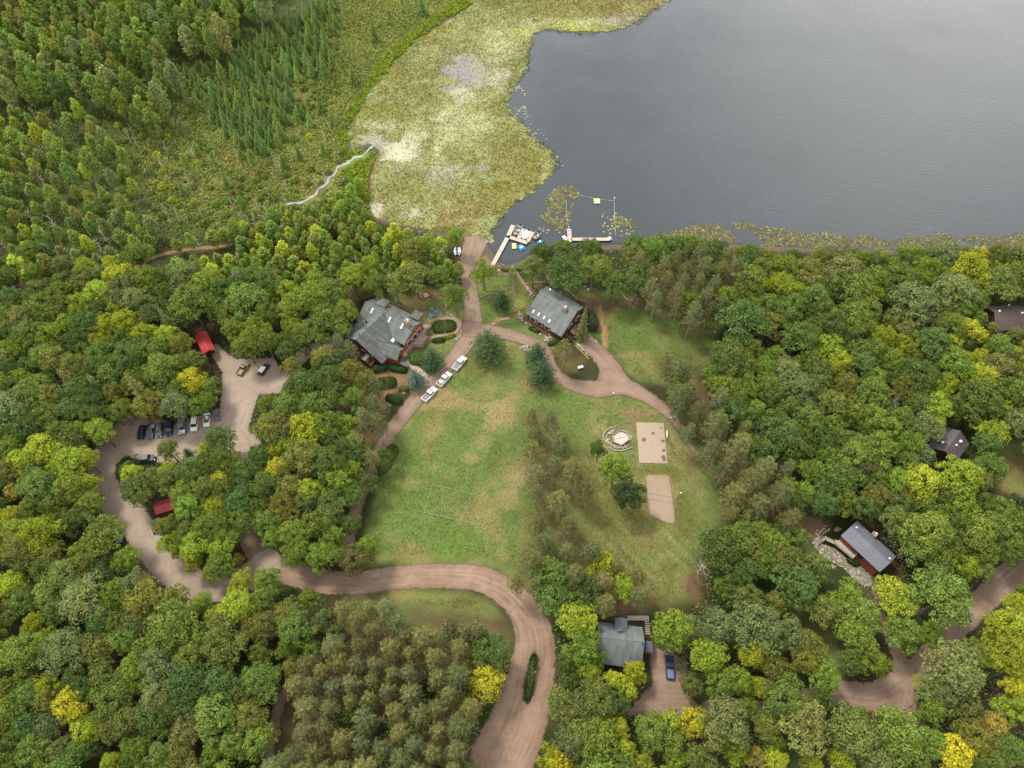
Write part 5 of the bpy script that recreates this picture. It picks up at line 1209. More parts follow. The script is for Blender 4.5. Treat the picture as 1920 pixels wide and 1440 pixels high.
def zoomf(s, ox, oy): return lambda a, b: (ox + a / s, oy + b / s)
class Bld:
    def __init__(s, name, label, cat, px, group=None):
        p = W(*px); s.L = np.array([p[0], p[1], gzat(p[0], p[1])])
        s.root = empty(name, s.L, 0, label, cat, group)
    def part(s, mb, name, mat, parent=None, bevel=0.0, label=None):
        """mesh collected in world coordinates"""
        o = mb.build(name, mat, parent or s.root, bevel=bevel, label=label)
        if parent is None: o.location = -s.L
        return o
    def panel(s, name, O, u, d, poly, mat, thick=.16):
        """slab lying on the plane through O spanned by u (along the ridge) and d (down the slope)"""
        u, d = np.array(u, float), np.array(d, float)
        n = np.cross(u, d); n /= np.linalg.norm(n)
        if n[2] < 0: n = -n
        mb = MB(); k = len(poly)
        lo = [(a, b, -thick if np.dot(np.cross(u, d), n) > 0 else thick) for a, b in poly]; hi = [(a, b, 0) for a, b in poly]
        mb.add(lo + hi, [tuple(range(k - 1, -1, -1)), tuple(range(k, 2 * k))] + [(i, (i + 1) % k, k + (i + 1) % k, k + i) for i in range(k)])
        o = mb.build(name, mat, s.root)
        w = np.cross(u, d)
        M = Matrix(((u[0], d[0], w[0], O[0] - s.L[0]), (u[1], d[1], w[1], O[1] - s.L[1]), (u[2], d[2], w[2], O[2] - s.L[2]), (0, 0, 0, 1)))
        o.matrix_basis = M
        return o, (np.array(O, float), u, d, n)
    def gable(s, A, B, zr, wr, zr_e, wl, zl_e, roof, wall, go=.45, eo=.45, pr=None, pl=None, base=0.0, names=("roof", "roof")):
        """gable block: ridge A-B (world xy); right side (wr wide, eave height zr_e) and left side"""
        A, B = np.array([*A[:2], zr]), np.array([*B[:2], zr])
        Ln = np.linalg.norm(B - A); u = (B - A) / Ln; nr = np.array([u[1], -u[0], 0])
        out = {}
        zb = s.L[2] - .1 + base
        a, b = A + u * go, B - u * go
        R, Lf = wr - eo, wl - eo
        zR, zL = zr - (zr - zr_e) * R / wr - .18, zr - (zr - zl_e) * Lf / wl - .18
        def sec(c): return [(*(c + nr * R)[:2], zb), (*(c + nr * R)[:2], zR), (c[0], c[1], zr - .2), (*(c - nr * Lf)[:2], zL), (*(c - nr * Lf)[:2], zb)]
        out["wall"] = s.part(MB().prism(sec(a), b - a), "wall", wall)
        for nm, sg, w, ze, pl_ in (("r", 1, wr, zr_e, pr), ("l", -1, wl, zl_e, pl)):
            d = nr * sg * w + np.array([0, 0, ze - zr]); sl = np.linalg.norm(d); d /= sl
            poly = pl_(Ln, sl) if pl_ else [(0, 0), (Ln, 0), (Ln, sl), (0, sl)]
            out[nm], out[nm + "p"] = s.panel(names[0 if sg > 0 else 1], A, u, d, poly, roof)
        s.part(MB().tube([A + [0, 0, .03], B + [0, 0, .03]], .09, n=6), "ridge_cap", roof)
        out["u"], out["nr"], out["A"], out["B"], out["R"], out["Lf"], out["len"] = u, nr, A, B, R, Lf, Ln
        return out
    def on_panel(s, pan, px):
        """local x, y where the ray of photo position px meets the roof plane"""
        O, u, d, n = pan
        q1, q2 = W(*px, 0.0), W(*px, 20.0)
        r = q2 - q1; t = np.dot(O - q1, n) / np.dot(r, n); P = q1 + r * t
        return np.dot(P - O, u), np.dot(P - O, d), P
    def skylight(s, pobj, pan, px, w=.7, h=1.2):
        x, y, _ = s.on_panel(pan, px)
        sg = 1 if np.dot(np.cross(pan[1], pan[2]), pan[3]) > 0 else -1
        fr = MB().box((x, y, sg * .06), (w + .16, h + .16, .12)).build("skylight", M_trim, pobj)
        MB().box((x, y, sg * .13), (w, h, .05)).build("pane", M_skyl, pobj)
        return fr
    def vent(s, pan, px, r=.12, h=.7, mat=None):
        _, _, P = s.on_panel(pan, px)
        o = s.part(MB().tube([P - [0, 0, .2], P + [0, 0, h]], r, n=8).tube([P + [0, 0, h], P + [0, 0, h + .12]], r * 1.7, n=8), "vent_pipe", mat or M_white)
        return o
    def chimney(s, c, w, d, z0, z1, rz, mat=M_stone):
        o = s.part(MB().box((c[0], c[1], (z0 + z1) / 2), (w, d, z1 - z0), rz), "chimney", mat)
        MB().tube([(c[0] + .2, c[1], z1 - .1), (c[0] + .2, c[1], z1 + .35)], .2, n=8).build("chimney_pot", M_white, o); MB().tube([(c[0] - .25, c[1] + .1, z1 - .1), (c[0] - .25, c[1] + .1, z1 + .3)], .14, n=8).build("chimney_pot", M_redtrim, o)
        return o
    def window(s, c, rz, w, h, frame=None, name="window"):
        """c: centre on the wall face; rz: heading of the outward normal"""
        n = np.array([cos(rz), sin(rz), 0])
        o = s.part(MB().box(c + n * .03, (.1, w + .2, h + .2), rz), name, frame or M_white)
        MB().box(c + n * .075, (.05, w, h), rz).build("pane", M_glass, o)
        return o
    def wallpoint(s, g, side, along, z):
        """point on a long wall and the heading of its normal"""
        k = 1 if side == "r" else -1
        n = g["nr"] * k; w = g["R"] if k > 0 else g["Lf"]
        p = g["A"] + g["u"] * along + n * w
        return np.array([p[0], p[1], z]), math.atan2(n[1], n[0])
    def endpoint(s, g, end, off, z, go=.45):
        n = -g["u"] if end == "A" else g["u"]
        c = (g["A"] + g["u"] * go) if end == "A" else (g["B"] - g["u"] * go)
        p = c + g["nr"] * off
        return np.array([p[0], p[1], z]), math.atan2(n[1], n[0])
    def railing(s, pts, z, mat=M_redwood, h=.95):
        mb = MB(); pts = [np.array([*p[:2], z]) for p in pts]
        for a, b in zip(pts, pts[1:]):
            ln = np.linalg.norm(b - a); k = max(1, int(ln / 1.3))
            for i in range(k + 1):
                p = a + (b - a) * i / k; mb.box((p[0], p[1], z + h / 2), (.1, .1, h))
            for zz in (.3, .6, h): mb.tube([a + [0, 0, zz], b + [0, 0, zz]], .05, n=4)
        return s.part(mb, "railing", mat)
    def slab(s, pxs, z, name, mat, thick=.2, wz=None):
        P = [W(*q, wz if wz is not None else z) for q in pxs]
        return s.part(MB().prism([(p[0], p[1], z - thick) for p in P], (0, 0, thick)), name, mat), P

# the lodge with the cross gable
f = zoomf(8.727, 640, 540)
b = Bld("log_lodge", "green roofed log lodge with a big cross gable and terrace beside the drive", "lodge", (715, 640))
A, B = W(*f(390, 225), 7), W(*f(1180, 622), 7)
g1 = b.gable(A, B, 7.0, 4.7, 4.0, 4.6, 4.0, M_green_roof, M_cedar)
C, D = W(*f(700, 400), 6.95), W(*f(235, 850), 6.95)
g2 = b.gable(C, D, 6.95, 5.6, 4.0, 8.2, 3.0, M_green_roof, M_log); g2['l'].data.materials[0] = M_darker_roof
E0, E1 = W(*f(560, 875), 5.3), W(*f(958, 1022), 5.3)
g3 = b.gable(E0, E1, 5.2, 2.1, 3.5, 2.1, 3.5, M_green_roof, M_cedar, .5, .4)
for q in ((505, 370), (790, 520), (995, 625)): b.skylight(g1["r"], g1["rp"], f(*q), .45, 1.5)
b.skylight(g2["l"], g2["lp"], f(842, 858), 1.0, .9)
for q in ((530, 725), (440, 850)): b.vent(g2["lp"], f(*q), .1, .4, M_trim)
b.vent(g2["rp"], f(410, 565), .22, 1.0, M_black); b.vent(g2["rp"], f(405, 660), .12, .3, M_black); b.vent(g2["rp"], f(300, 770), .12, .3, M_black)
b.vent(g1["lp"], f(985, 487), .12, .3, M_black); b.vent(g1["lp"], f(735, 355), .12, .3, M_black)
P = b.on_panel(g1["rp"], f(1085, 600))[2]
b.chimney(P, 1.35, 1.1, P[2] - .7, P[2] + 1.9, math.atan2(g1["u"][1], g1["u"][0]))
ang1 = math.atan2(g1["u"][1], g1["u"][0])
for q, wd, z in (((680, 235), 2.9, 6.3), ((1235, 445), 2.6, 5.7)):      # shed dormers on the back slope
    p = W(*f(*q), z); n = -g1["nr"]
    dm = b.part(MB().box((p[0], p[1], z - 1.0), (wd - .4, 2.0, 1.9), ang1), "dormer", M_cedar)
    o = MB().box((p[0], p[1], z), (wd, 2.6, .16), ang1).build("dormer_roof", M_darker_roof, dm)
for off in (-2.2, 0, 2.2):
    b.window(*b.endpoint(g1, "B", off, 2.0), 1.5, 1.6)
b.window(*b.endpoint(g1, "B", 0, 5.0), 1.6, .9)
b.window(*b.endpoint(g3, "B", 0, 1.5), 1.1, 2.1, M_log, "door")
for off in (-3.6, -1.2, 1.6): b.window(*b.endpoint(g2, "B", off, 2.2), 1.2, 1.3)
dk, P = b.slab([f(*q) for q in ((1330, 600), (1480, 600), (1410, 700), (1380, 770), (1440, 800), (1330, 960), (1190, 960), (1000, 1200), (880, 1170), (1070, 960), (1150, 860))], .75, "deck", M_deck, .3)
b.railing([P[i] for i in (1, 2, 3)], .75); b.railing([P[i] for i in (4, 5, 6, 7)], .75); b.railing([P[i] for i in (9, 8)], .75)
st, P = b.slab([f(*q) for q in ((1000, 1190), (1110, 1260), (1050, 1290), (930, 1220))], .4, "steps", M_pale_plank, .3)
bl, P = b.slab([f(*q) for q in ((290, 1010), (430, 1100), (560, 1180), (480, 1290), (300, 1150))], 1.4, "balcony", M_log, .25)
b.railing([P[i] for i in (0, 4, 3, 2)], 1.4)
pr = W(*f(430, 1105), 3.0)
b.part(MB().box((pr[0], pr[1], 2.9), (1.1, 3.4, .14), ang1 - .05), "porch_roof", M_green_roof)

# the lodge with four skylights
f = zoomf(9.6, 960, 520)
b = Bld("lake_lodge", "green roofed lodge with four skylights and a stone chimney near the boat dock", "lodge", (1040, 600))
A, B = W(*f(510, 225), 7.0), W(*f(1175, 612), 7.0)
g1 = b.gable(A, B, 7.0, 6.9, 3.0, 3.3, 5.5, M_green_roof, M_log, .5, .75, pr=lambda L_, s_: [(0, 0), (L_, 0), (L_, s_), (L_ * .70, s_), (L_ * .70, s_ - .55), (0, s_ - .55)])
for q in ((388, 615), (484, 668), (580, 726), (676, 788)): b.skylight(g1["r"], g1["rp"], f(*q), .5, .95)
P = b.on_panel(g1["rp"], f(945, 590))[2]
b.chimney(P, 1.15, 1.0, P[2] - .8, P[2] + 1.3, math.atan2(g1["u"][1], g1["u"][0]))
b.vent(g1["lp"], f(685, 238), .14, .4)
for al in (2.2, 4.6, 7.0): b.window(*b.wallpoint(g1, "r", al, 1.9), 1.5, 1.4)
for off in (-1.4, 2.0): b.window(*b.endpoint(g1, "B", off, 2.2), 1.3, 1.3)
b.window(*b.wallpoint(g1, "r", 10.0, 1.15), 1.1, 2.1, M_cedar, "door")
_, P = b.slab([f(*q) for q in ((215, 690), (640, 985), (610, 1030), (190, 735))], .5, "porch", M_log, .4)

# the grey house by the road
f = zoomf(10.29, 1110, 1140)
b = Bld("grey_roofed_house", "grey metal roofed house with a rear porch gable beside the parked blue pickup", "house", (1168, 1205))
A, B = W(*f(120, 548), 7), W(*f(1018, 655), 7)
g1 = b.gable(A, B, 7.0, 4.2, 3.0, 3.9, 3.2, M_grey_green, M_log, .4, .4, pr=lambda L_, s_: [(0, 0), (L_, 0), (L_, s_ - .5), (L_ * .62, s_ - .5), (L_ * .62, s_ + .15), (0.4, s_ + .15)])
C, D = W(*f(575, 440), 6.0), W(*f(570, 190), 5.4)
g2 = b.gable(C, D, 5.7, 1.25, 4.9, 1.25, 4.9, M_blue_grey, M_redtrim, .2, .2)
b.vent(g1["lp"], f(545, 470), .1, .4, M_black); b.vent(g1["rp"], f(972, 705), .12, .4, M_black)
P = W(*f(1110, 745), 2.9)
b.part(MB().box((P[0], P[1], 1.3), (1.3, 2.0, 2.6), radians(-7)), "entry_porch", M_log)
b.panel("porch_roof", W(*f(1035, 625), 3.1), np.array([cos(radians(-97)), sin(radians(-97)), 0]), unit(np.array([cos(radians(-7)), sin(radians(-7)), -.22])), [(0, 0), (2.3, 0), (2.3, 1.5), (0, 1.5)], M_blue_grey)
for off in (-1.6, 1.4): b.window(*b.endpoint(g1, "B", off, 2.0, .4), 1.0, 1.1)
for al in (2.0, 4.4, 7.4): b.window(*b.wallpoint(g1, "r", al, 1.8), 1.2, 1.2)
# slatted steps behind it
bw = Bld("slat_walk", "pale slatted boardwalk turning the corner behind the grey roofed house", "boardwalk", f(880, 210))
for i in range(11):
    p = W(*f(700 + i * 38, 195), .3); bw.part(MB().box((p[0], p[1], .32), (.34, 1.0, .08), radians(-3)), "slat", M_pale_plank)
for i in range(7):
    p = W(*f(1060 + i * 3, 262 + i * 38), .3); bw.part(MB().box((p[0], p[1], .3 - i * .02), (1.0, .26, .08), radians(-3)), "slat", M_pale_plank)
p0, p1 = W(*f(690, 195), .2), W(*f(1090, 195), .2)
bw.part(MB().tube([(p0[0], p0[1], .2), (p1[0], p1[1], .2)], .08, n=4), "bearer", M_deck)

# the cabin with the timber deck
f = zoomf(10.667, 1520, 960)
b = Bld("cedar_cabin", "grey metal roofed cedar cabin with a timber deck and flagstone terrace", "cabin", (1625, 1035))
A, B = W(*f(812, 282), 5.5), W(*f(1600, 1008), 5.5)
g1 = b.gable(A, B, 5.5, 2.75, 4.0, 3.05, 4.0, M_grey_metal, M_cedar, .35, .45)
P = W(*f(1285, 440), 5.2); b.chimney(P, 1.1, .9, b.L[2] - .1, 5.3, math.atan2(g1["u"][1], g1["u"][0]))
b.vent(g1["lp"], f(903, 322), .12, .35); b.vent(g1["lp"], f(1563, 940), .12, .35)
for al, wd, fr in ((3.6, .9, M_redtrim), (5.3, 1.9, M_black), (7.3, .9, M_redtrim)): b.window(*b.wallpoint(g1, "r", al, 2.5), wd, 1.1, fr)
b.window(*b.endpoint(g1, "B", .3, 2.4, .35), 1.3, 1.2)
_, P = b.slab([f(*q) for q in ((470, 580), (570, 560), (900, 850), (835, 935), (500, 660))], 1.6, "deck", M_pale_plank, .22)
b.railing([P[i] for i in (0, 4, 3, 2)], 1.6, M_pale_plank)
_, P = b.slab([f(*q) for q in ((330, 500), (480, 575), (500, 655), (300, 560))], 1.3, "ramp", M_deck, .2)
for k in range(5):
    b.slab([f(*q) for q in ((300 - k * 30, 470 + k * 25), (330 - k * 30, 500 + k * 25), (260 - k * 22, 590 + k * 14), (225 - k * 22, 560 + k * 14))], 1.1 - k * .22, "step", M_deck, .1)
for q in ((480, 600), (850, 900), (680, 780)):
    p = W(*f(*q), 1.5); b.part(MB().box((p[0], p[1], .7), (.22, .22, 1.5)), "deck_post", M_log)

# the brown roofed cabin at the right edge
f = zoomf(9.6, 1720, 540)
b = Bld("brown_roofed_cabin", "brown roofed cabin with a red plank gable end half sunk in the trees", "cabin", (1900, 600))
A = W(*f(1385, 428), 6); u = unit(W(*f(1920, 408), 6) - A); B = A + u * 12
g1 = b.gable(A, B, 6.0, 4.4, 3.4, 3.8, 3.6, M_brown_roof, M_log, .5, .4)
b.vent(g1["lp"], f(1635, 320), .14, .4); b.vent(g1["rp"], f(1465, 430), .16, .4); b.vent(g1["rp"], f(1875, 465), .14, .4)
for off in (-1.5, 1.5): b.window(*b.endpoint(g1, "A", off, 2.0), 1.1, 1.2)
for al in (2.0, 5.0): b.window(*b.wallpoint(g1, "r", al, 1.8), 1.3, 1.2)
# the roof among the trees
f = zoomf(12, 1700, 780)
M_mauve_roof = roof_mat('mauve_grey_roof', gc(116, 108, 110), gc(88, 80, 82), gc(130, 122, 124), .35)
b = Bld("hidden_house", "brown grey house with a cross gable and white roof vents mostly hidden by crowns", "house", (1790, 838))
A, B = W(*f(1215, 330), 6), W(*f(880, 800), 6)
g1 = b.gable(A, B, 6.0, 3.6, 3.8, 3.4, 3.8, M_mauve_roof, M_log, .4, .4)
C, D = W(*f(1030, 590), 5.4), W(*f(760, 600), 5.4)
g2 = b.gable(C, D, 5.4, 2.0, 4.0, 2.0, 4.0, M_mauve_roof, M_log, .3, .3)
b.vent(g1["lp"], f(1190, 590), .2, .5); b.vent(g1["lp"], f(1100, 670), .14, .4); b.vent(g2["lp"], f(795, 610), .16, .4)
b.window(*b.endpoint(g2, "B", 0, 2.2, .3), 1.2, 1.2)
# red roofed sheds, grey shed
f = zoomf(9.6, 340, 600)
b = Bld("red_wood_shed", "long open ended shed with a bright red metal roof at the car park's top", "shed", (390, 650))
A, B = W(*f(330, 205), 3.5), W(*f(487, 545), 3.5)
g1 = b.gable(A, B, 3.5, 1.75, 2.7, 1.55, 2.7, M_red_roof, M_log, 1.5, .3)
for k in (-1.35, 1.35):
    p = g1["B"] - g1["u"] * .3 + g1["nr"] * k; b.part(MB().box((p[0], p[1], 1.3), (.18, .18, 2.7)), "post", M_pale_plank)
p0, p1 = W(*f(430, 235), 2.3), W(*f(600, 540), 2.3)
b.part(MB().tube([p0, p1], .09, n=4), "side_rail", M_pale_plank)
f = zoomf(8, 100, 920)
b = Bld("red_roofed_hut", "small hut showing one corner of its red metal roof between yellow green crowns", "hut", (304, 950))
A = W(*f(1500, 245), 3.2); B = A + unit(W(*f(1690, 190), 3.2) - A) * 4.5
g1 = b.gable(A, B, 3.2, 1.6, 2.3, 1.6, 2.3, M_red_roof, M_log, .3, .3)
b.window(*b.endpoint(g1, "A", 0, 1.0, .3), .9, 1.9, M_redtrim, "door")
f = zoomf(16, 1440, 940)
b = Bld("grey_shed", "small blue grey roofed shed under the trees beside the cabin's dirt yard", "shed", f(620, 1010))
A, B = W(*f(575, 720), 3.0), W(*f(800, 1180), 3.0)
g1 = b.gable(A, B, 3.0, 1.7, 2.4, .35, 2.85, M_blue_grey, M_log, .2, .12)
b.window(*b.endpoint(g1, "B", .8, 1.1, .2), .8, 1.8, M_trim, "door")

# ------------------------------------------------------------------ vehicles
def paint(name, col, rough=.45, metal=0):
    m, t, bb = new_mat(name); bb.inputs["Base Color"].default_value = col; bb.inputs["Roughness"].default_value = rough; bb.inputs["Metallic"].default_value = metal
    bb.inputs["Coat Weight"].default_value = 0; bb.inputs["Specular IOR Level"].default_value = .3
    tc = N(t, "ShaderNodeTexCoord"); n = noise(t, 1.2, 4, .6, tc.outputs["Object"])
    r = ramp(t, n.outputs["Fac"], [(.35, tuple(c * .88 for c in col[:3])), (.7, col[:3])]); t.links.new(r.outputs[0], bb.inputs["Base Color"])
    return m
P_white = paint("white_car_paint", srgb(228, 228, 226), .35, 0); P_black = paint("black_car_paint", srgb(34, 36, 40)); P_navy = paint("navy_car_paint", srgb(36, 46, 70)); P_silver = paint("silver_car_paint", srgb(158, 160, 164), .35, .5)
P_grey = paint("grey_car_paint", srgb(104, 106, 110)); P_camo = paint("tan_camouflage_paint", srgb(140, 124, 100), .8, 0); P_char = paint("charcoal_car_paint", srgb(62, 64, 70)); P_slate = paint("slate_car_paint", srgb(72, 84, 92))
M_tyre = simple("tyre", srgb(28, 28, 28), .9); M_rim = simple("wheel_rim", srgb(150, 150, 150), .4, .6); M_lamp = simple("lamp_glass", srgb(220, 222, 225), .2); M_tail = simple("tail_lamp", srgb(150, 30, 28), .3)
M_lid = simple('pale_blue_sheen_lid', gc(126, 142, 184), .35); M_cover = simple("bed_cover", srgb(112, 112, 118), .7); M_cargo = simple("cargo", srgb(150, 128, 92), .8, var=.4)  # lid's pale blue is sky reflection painted in for the blue pickup
def vehicle(name, label, kind, px_rear, px_front, body, roofm=None, bedm=None, length=None, group=None, cargo=False):
    Ln, Wd, H = {"pickup": (5.8, 2.0, 1.88), "suv": (4.9, 1.95, 1.78), "sedan": (4.8, 1.84, 1.46), "hatch": (4.2, 1.76, 1.5)}[kind]
    Ln = length or Ln
    r, fr = W(*px_rear, .8), W(*px_front, .8); c = (r + fr) / 2; d = fr - r; rz = math.atan2(d[1], d[0])
    z = gzat(c[0], c[1]) + .1
    root = empty(name, (c[0], c[1], z - .1), rz, label, {"pickup": "pickup truck", "suv": "car", "sedan": "car", "hatch": "car"}[kind], group)
    root.scale = (.83, .83, .83)
    hl, hw = Ln / 2, Wd / 2
    belt = {"pickup": 1.16, "suv": 1.08, "sedan": .94, "hatch": .96}[kind]
    hood = belt - .06
    xf = {"pickup": hl - 1.35, "suv": hl - 1.2, "sedan": hl - 1.25, "hatch": hl - .95}[kind]       # foot of the windscreen
    xb = {"pickup": -.45, "suv": -hl + .2, "sedan": -hl + .85, "hatch": -hl + .2}[kind]          # back of the cabin
    prof = [(-hl, .42), (-hl + .05, belt - .12), (-hl + .12, belt)] + ([(xb - .02, belt), (xb, belt)] if kind == "pickup" else [(xb, belt)]) + [(xf, belt), (hl - .5, hood - .06), (hl - .12, hood - .2), (hl, .75), (hl - .02, .40), (hl - .5, .3), (-hl + .5, .3)]
    if kind == "pickup":                                                                          # open bed behind the cabin
        prof = [(xb, belt), (xf, belt), (hl - .5, hood - .04), (hl - .12, hood - .16), (hl, .78), (hl - .02, .42), (hl - .5, .32), (-hl + .5, .32), (-hl, .46), (-hl, .68), (xb, .68)]
    mb = MB().prism([(x, -hw, zz) for x, zz in prof], (0, Wd, 0))
    mb.build("body", body, root, bevel=.07)
    if kind == "pickup":
        for sy in (-1, 1): MB().box((-hl / 2 + xb / 2, sy * (hw - .07), .92), (hl + xb, .12, .5)).build("bed_side", body, root, bevel=.03)
        MB().box((-hl + .06, 0, .92), (.1, Wd - .26, .5)).build("tailgate", body, root)
        MB().box((-hl / 2 + xb / 2, 0, 1.10 if bedm is M_cover or bedm is None else .72), (hl + xb - .2, Wd - .30, .06)).build("bed_cover" if bedm is M_cover or bedm is None else "bed_floor", bedm or M_cover, root)
        if cargo:
            MB().box((-hl + 1.5, .05, 1.0), (.9, 1.1, .5)).build("load", M_white, root, bevel=.08); MB().box((-hl + .7, -.1, .95), (.6, .9, .4), .2).build("load", M_cargo, root, bevel=.06)
    # glasshouse and roof
    tw, k = {"pickup": .80, "suv": .80, "sedan": .74, "hatch": .76}[kind], .06
    xr0, xr1 = {"pickup": (xb + .22, xf - .75), "suv": (xb + .38, xf - .72), "sedan": (xb + .75, xf - .85), "hatch": (xb + .45, xf - .75)}[kind]
    q = hw - .05
    lo = [(xb + .04, -q, belt - .01), (xf - .02, -q, belt - .01), (xf - .02, q, belt - .01), (xb + .04, q, belt - .01)]
    hi = [(xr0, -hw * tw, H - .05), (xr1, -hw * tw, H - .05), (xr1, hw * tw, H - .05), (xr0, hw * tw, H - .05)]
    MB().add(lo + hi, [(3, 2, 1, 0), (4, 5, 6, 7), (0, 1, 5, 4), (1, 2, 6, 5), (2, 3, 7, 6), (3, 0, 4, 7)]).build("window_glass", M_glass, root)
    ro = MB().box(((xr0 + xr1) / 2, 0, H - .01), (xr1 - xr0 + .12, hw * tw * 2 + .06, .09)).build("roof", roofm or body, root, bevel=.04)
    for sy in (-1, 1):                                                                            # pillars
        a, b2 = lo[1], hi[1]
        MB().tube([(xf - .04, sy * (q - .01), belt), (xr1, sy * (hw * tw + .01), H - .02)], .05, n=4).build("pillar", body, root)
        MB().tube([((xb + xf) / 2 - .1, sy * (q + .0), belt), ((xr0 + xr1) / 2 - .1, sy * (hw * tw + .02), H - .02)], .05, n=4).build("pillar", body, root)
        MB().box((xf - .35, sy * (hw + .1), belt + .08), (.14, .2, .14)).build("mirror", body, root)
        MB().box((hl - .1, sy * (hw - .3), hood - .28), (.16, .34, .16)).build("headlight", M_lamp, root)
        MB().box((-hl + .02, sy * (hw - .15), belt - .3), (.08, .18, .34)).build("tail_light", M_tail, root)
        for sx in (-1, 1):
            x = sx * (hl - (1.05 if sx < 0 else .95)); y = sy * (hw - .10)
            w = MB().tube([(x, y - sy * .13, .36), (x, y + sy * .13, .36)], .36, n=14).build("wheel", M_tyre, root)
            MB().tube([(x, y + sy * .10, .36), (x, y + sy * .145, .36)], .21, n=10).build("rim", M_rim, w)
    return root
grp = "vehicles in the car park row"
f = zoomf(10.667, 240, 750)
vehicle("parked_car", "black estate car at the far end of the row beside the trees", "suv", f(315, 520), f(228, 765), P_black, group=grp)
vehicle("parked_pickup", "dark pickup with a pale slate bonnet, second in the car park row", "pickup", f(465, 470), f(428, 750), P_slate, P_black, M_black, 5.3, grp)
vehicle("parked_car", "slate grey car with black roof between two dark vehicles", "suv", f(655, 450), f(605, 730), P_slate, P_black, group=grp)
vehicle("parked_car", "navy blue car parked next to the silver pickup", "suv", f(838, 425), f(798, 695), P_navy, group=grp)
vehicle("parked_pickup", "silver pickup with an open bed in the middle of the car park row", "pickup", f(1062, 365), f(1072, 680), P_silver, None, M_char if False else M_cover, 5.5, grp)
vehicle("parked_car", "tall white car with dark windscreen next to the silver pickup", "suv", f(1342, 340), f(1308, 600), P_white, group=grp)
vehicle("parked_car", "low white saloon between the tall white car and the little grey car", "sedan", f(1572, 262), f(1562, 510), P_white, group=grp)
vehicle("parked_car", "little grey hatchback at the right end of the row", "hatch", f(1752, 200), f(1788, 375), P_grey, group=grp)
vehicle("parked_car", "charcoal car parked alone across the lot beside the tree island", "suv", f(268, 1172), f(485, 1152), P_char, P_char, length=4.6)
f = zoomf(9.6, 340, 600)
vehicle("parked_pickup", "tan camouflage pickup with a loaded bed near the red shed", "pickup", f(1030, 965), f(1178, 768), P_camo, P_camo, M_cargo, 5.0)
vehicle("parked_car", "black car with a silver white roof parked below the dense trees", "suv", f(1415, 975), f(1545, 788), P_char, P_white, length=4.7)
f = zoomf(14.4, 780, 660)
grp = "white pickups on the drive"
vehicle("parked_pickup", "white pickup with a covered bed, last of the three along the lawn edge", "pickup", f(225, 1275), f(495, 985), P_white, group=grp)
vehicle("parked_pickup", "white pickup carrying boxes in its open bed, between two others", "pickup", f(620, 880), f(900, 565), P_white, None, M_black, group=grp, cargo=True)
vehicle("parked_pickup", "white pickup with a grey covered bed, nearest the big white pine", "pickup", f(1035, 455), f(1310, 135), P_white, group=grp)
f = zoomf(10.29, 1110, 1140)
vehicle("parked_pickup", "blue pickup with pale sheen painted on its bed cover below a green maple", "pickup", f(1515, 1330), f(1495, 930), P_navy, None, M_lid)
f = zoomf(8, 100, 920)
vehicle("parked_pickup", "dark pickup with a pale blue bed lid behind the tan trailer", "pickup", f(1010, 735), f(780, 770), P_navy, None, M_lid, 5.4)
def utv(px, rz, label, roofm):
    p = W(*px, .8); z = gzat(p[0], p[1]) + .14
    r = empty("utility_cart", (p[0], p[1], z), rz, label, "utility cart")
    MB().box((0, 0, .62), (2.7, 1.4, .3)).box((.95, 0, .85), (.8, 1.3, .3), taper=.8).box((-.9, 0, .88), (.9, 1.35, .28)).build("body", M_log, r, bevel=.04)
    MB().box((-.05, 0, 1.85), (1.5, 1.35, .08)).build("roof", roofm, r, bevel=.03)
    MB().box((0, 0, .95), (.6, 1.2, .4)).build("seat", M_black, r, bevel=.05)
    for sx in (-1, 1):
        for sy in (-1, 1):
            MB().tube([(sx * .65, sy * .6, .7), (sx * .6, sy * .6, 1.85)], .04, n=4).build("post", M_black, r)
            MB().tube([(sx * .95, sy * .5, .32), (sx * .95, sy * .78, .32)], .32, n=12).build("wheel", M_tyre, r)
utv(zoomf(9.6, 960, 520)(1105, 1030), radians(-50), "utility cart with a tan roof beside the skylight lodge's corner", simple("tan_canvas", gc(196, 160, 130), .8))
utv(zoomf(8.727, 640, 540)(75, 620), radians(20), "dark utility cart in the shade behind the cross gabled lodge", M_redwood)
# trailer and boat under the trees
f = zoomf(8, 100, 920)
p = W(*f(700, 780), 1.2)
r = empty("camper_trailer", (p[0], p[1], gzat(p[0], p[1]) + .1), radians(-4), "tan box trailer with dark roof slats under the yellow green crowns", "trailer")
MB().box((0, 0, 1.35), (2.9, 1.9, 1.7)).build("body", simple("trailer_tan", gc(200, 180, 156), .7), r, bevel=.06)
for k in range(4): MB().box((.35 + k * .28, 0, 2.24), (.1, 1.8, .08)).build("roof_slat", M_log, r)
MB().tube([(-1.4, 0, .5), (-2.4, 0, .5)], .06, n=5).build("tow_bar", M_black, r)
for sy in (-1, 1): MB().tube([(0, sy * .8, .36), (0, sy * 1.0, .36)], .36, n=12).build("wheel", M_tyre, r)

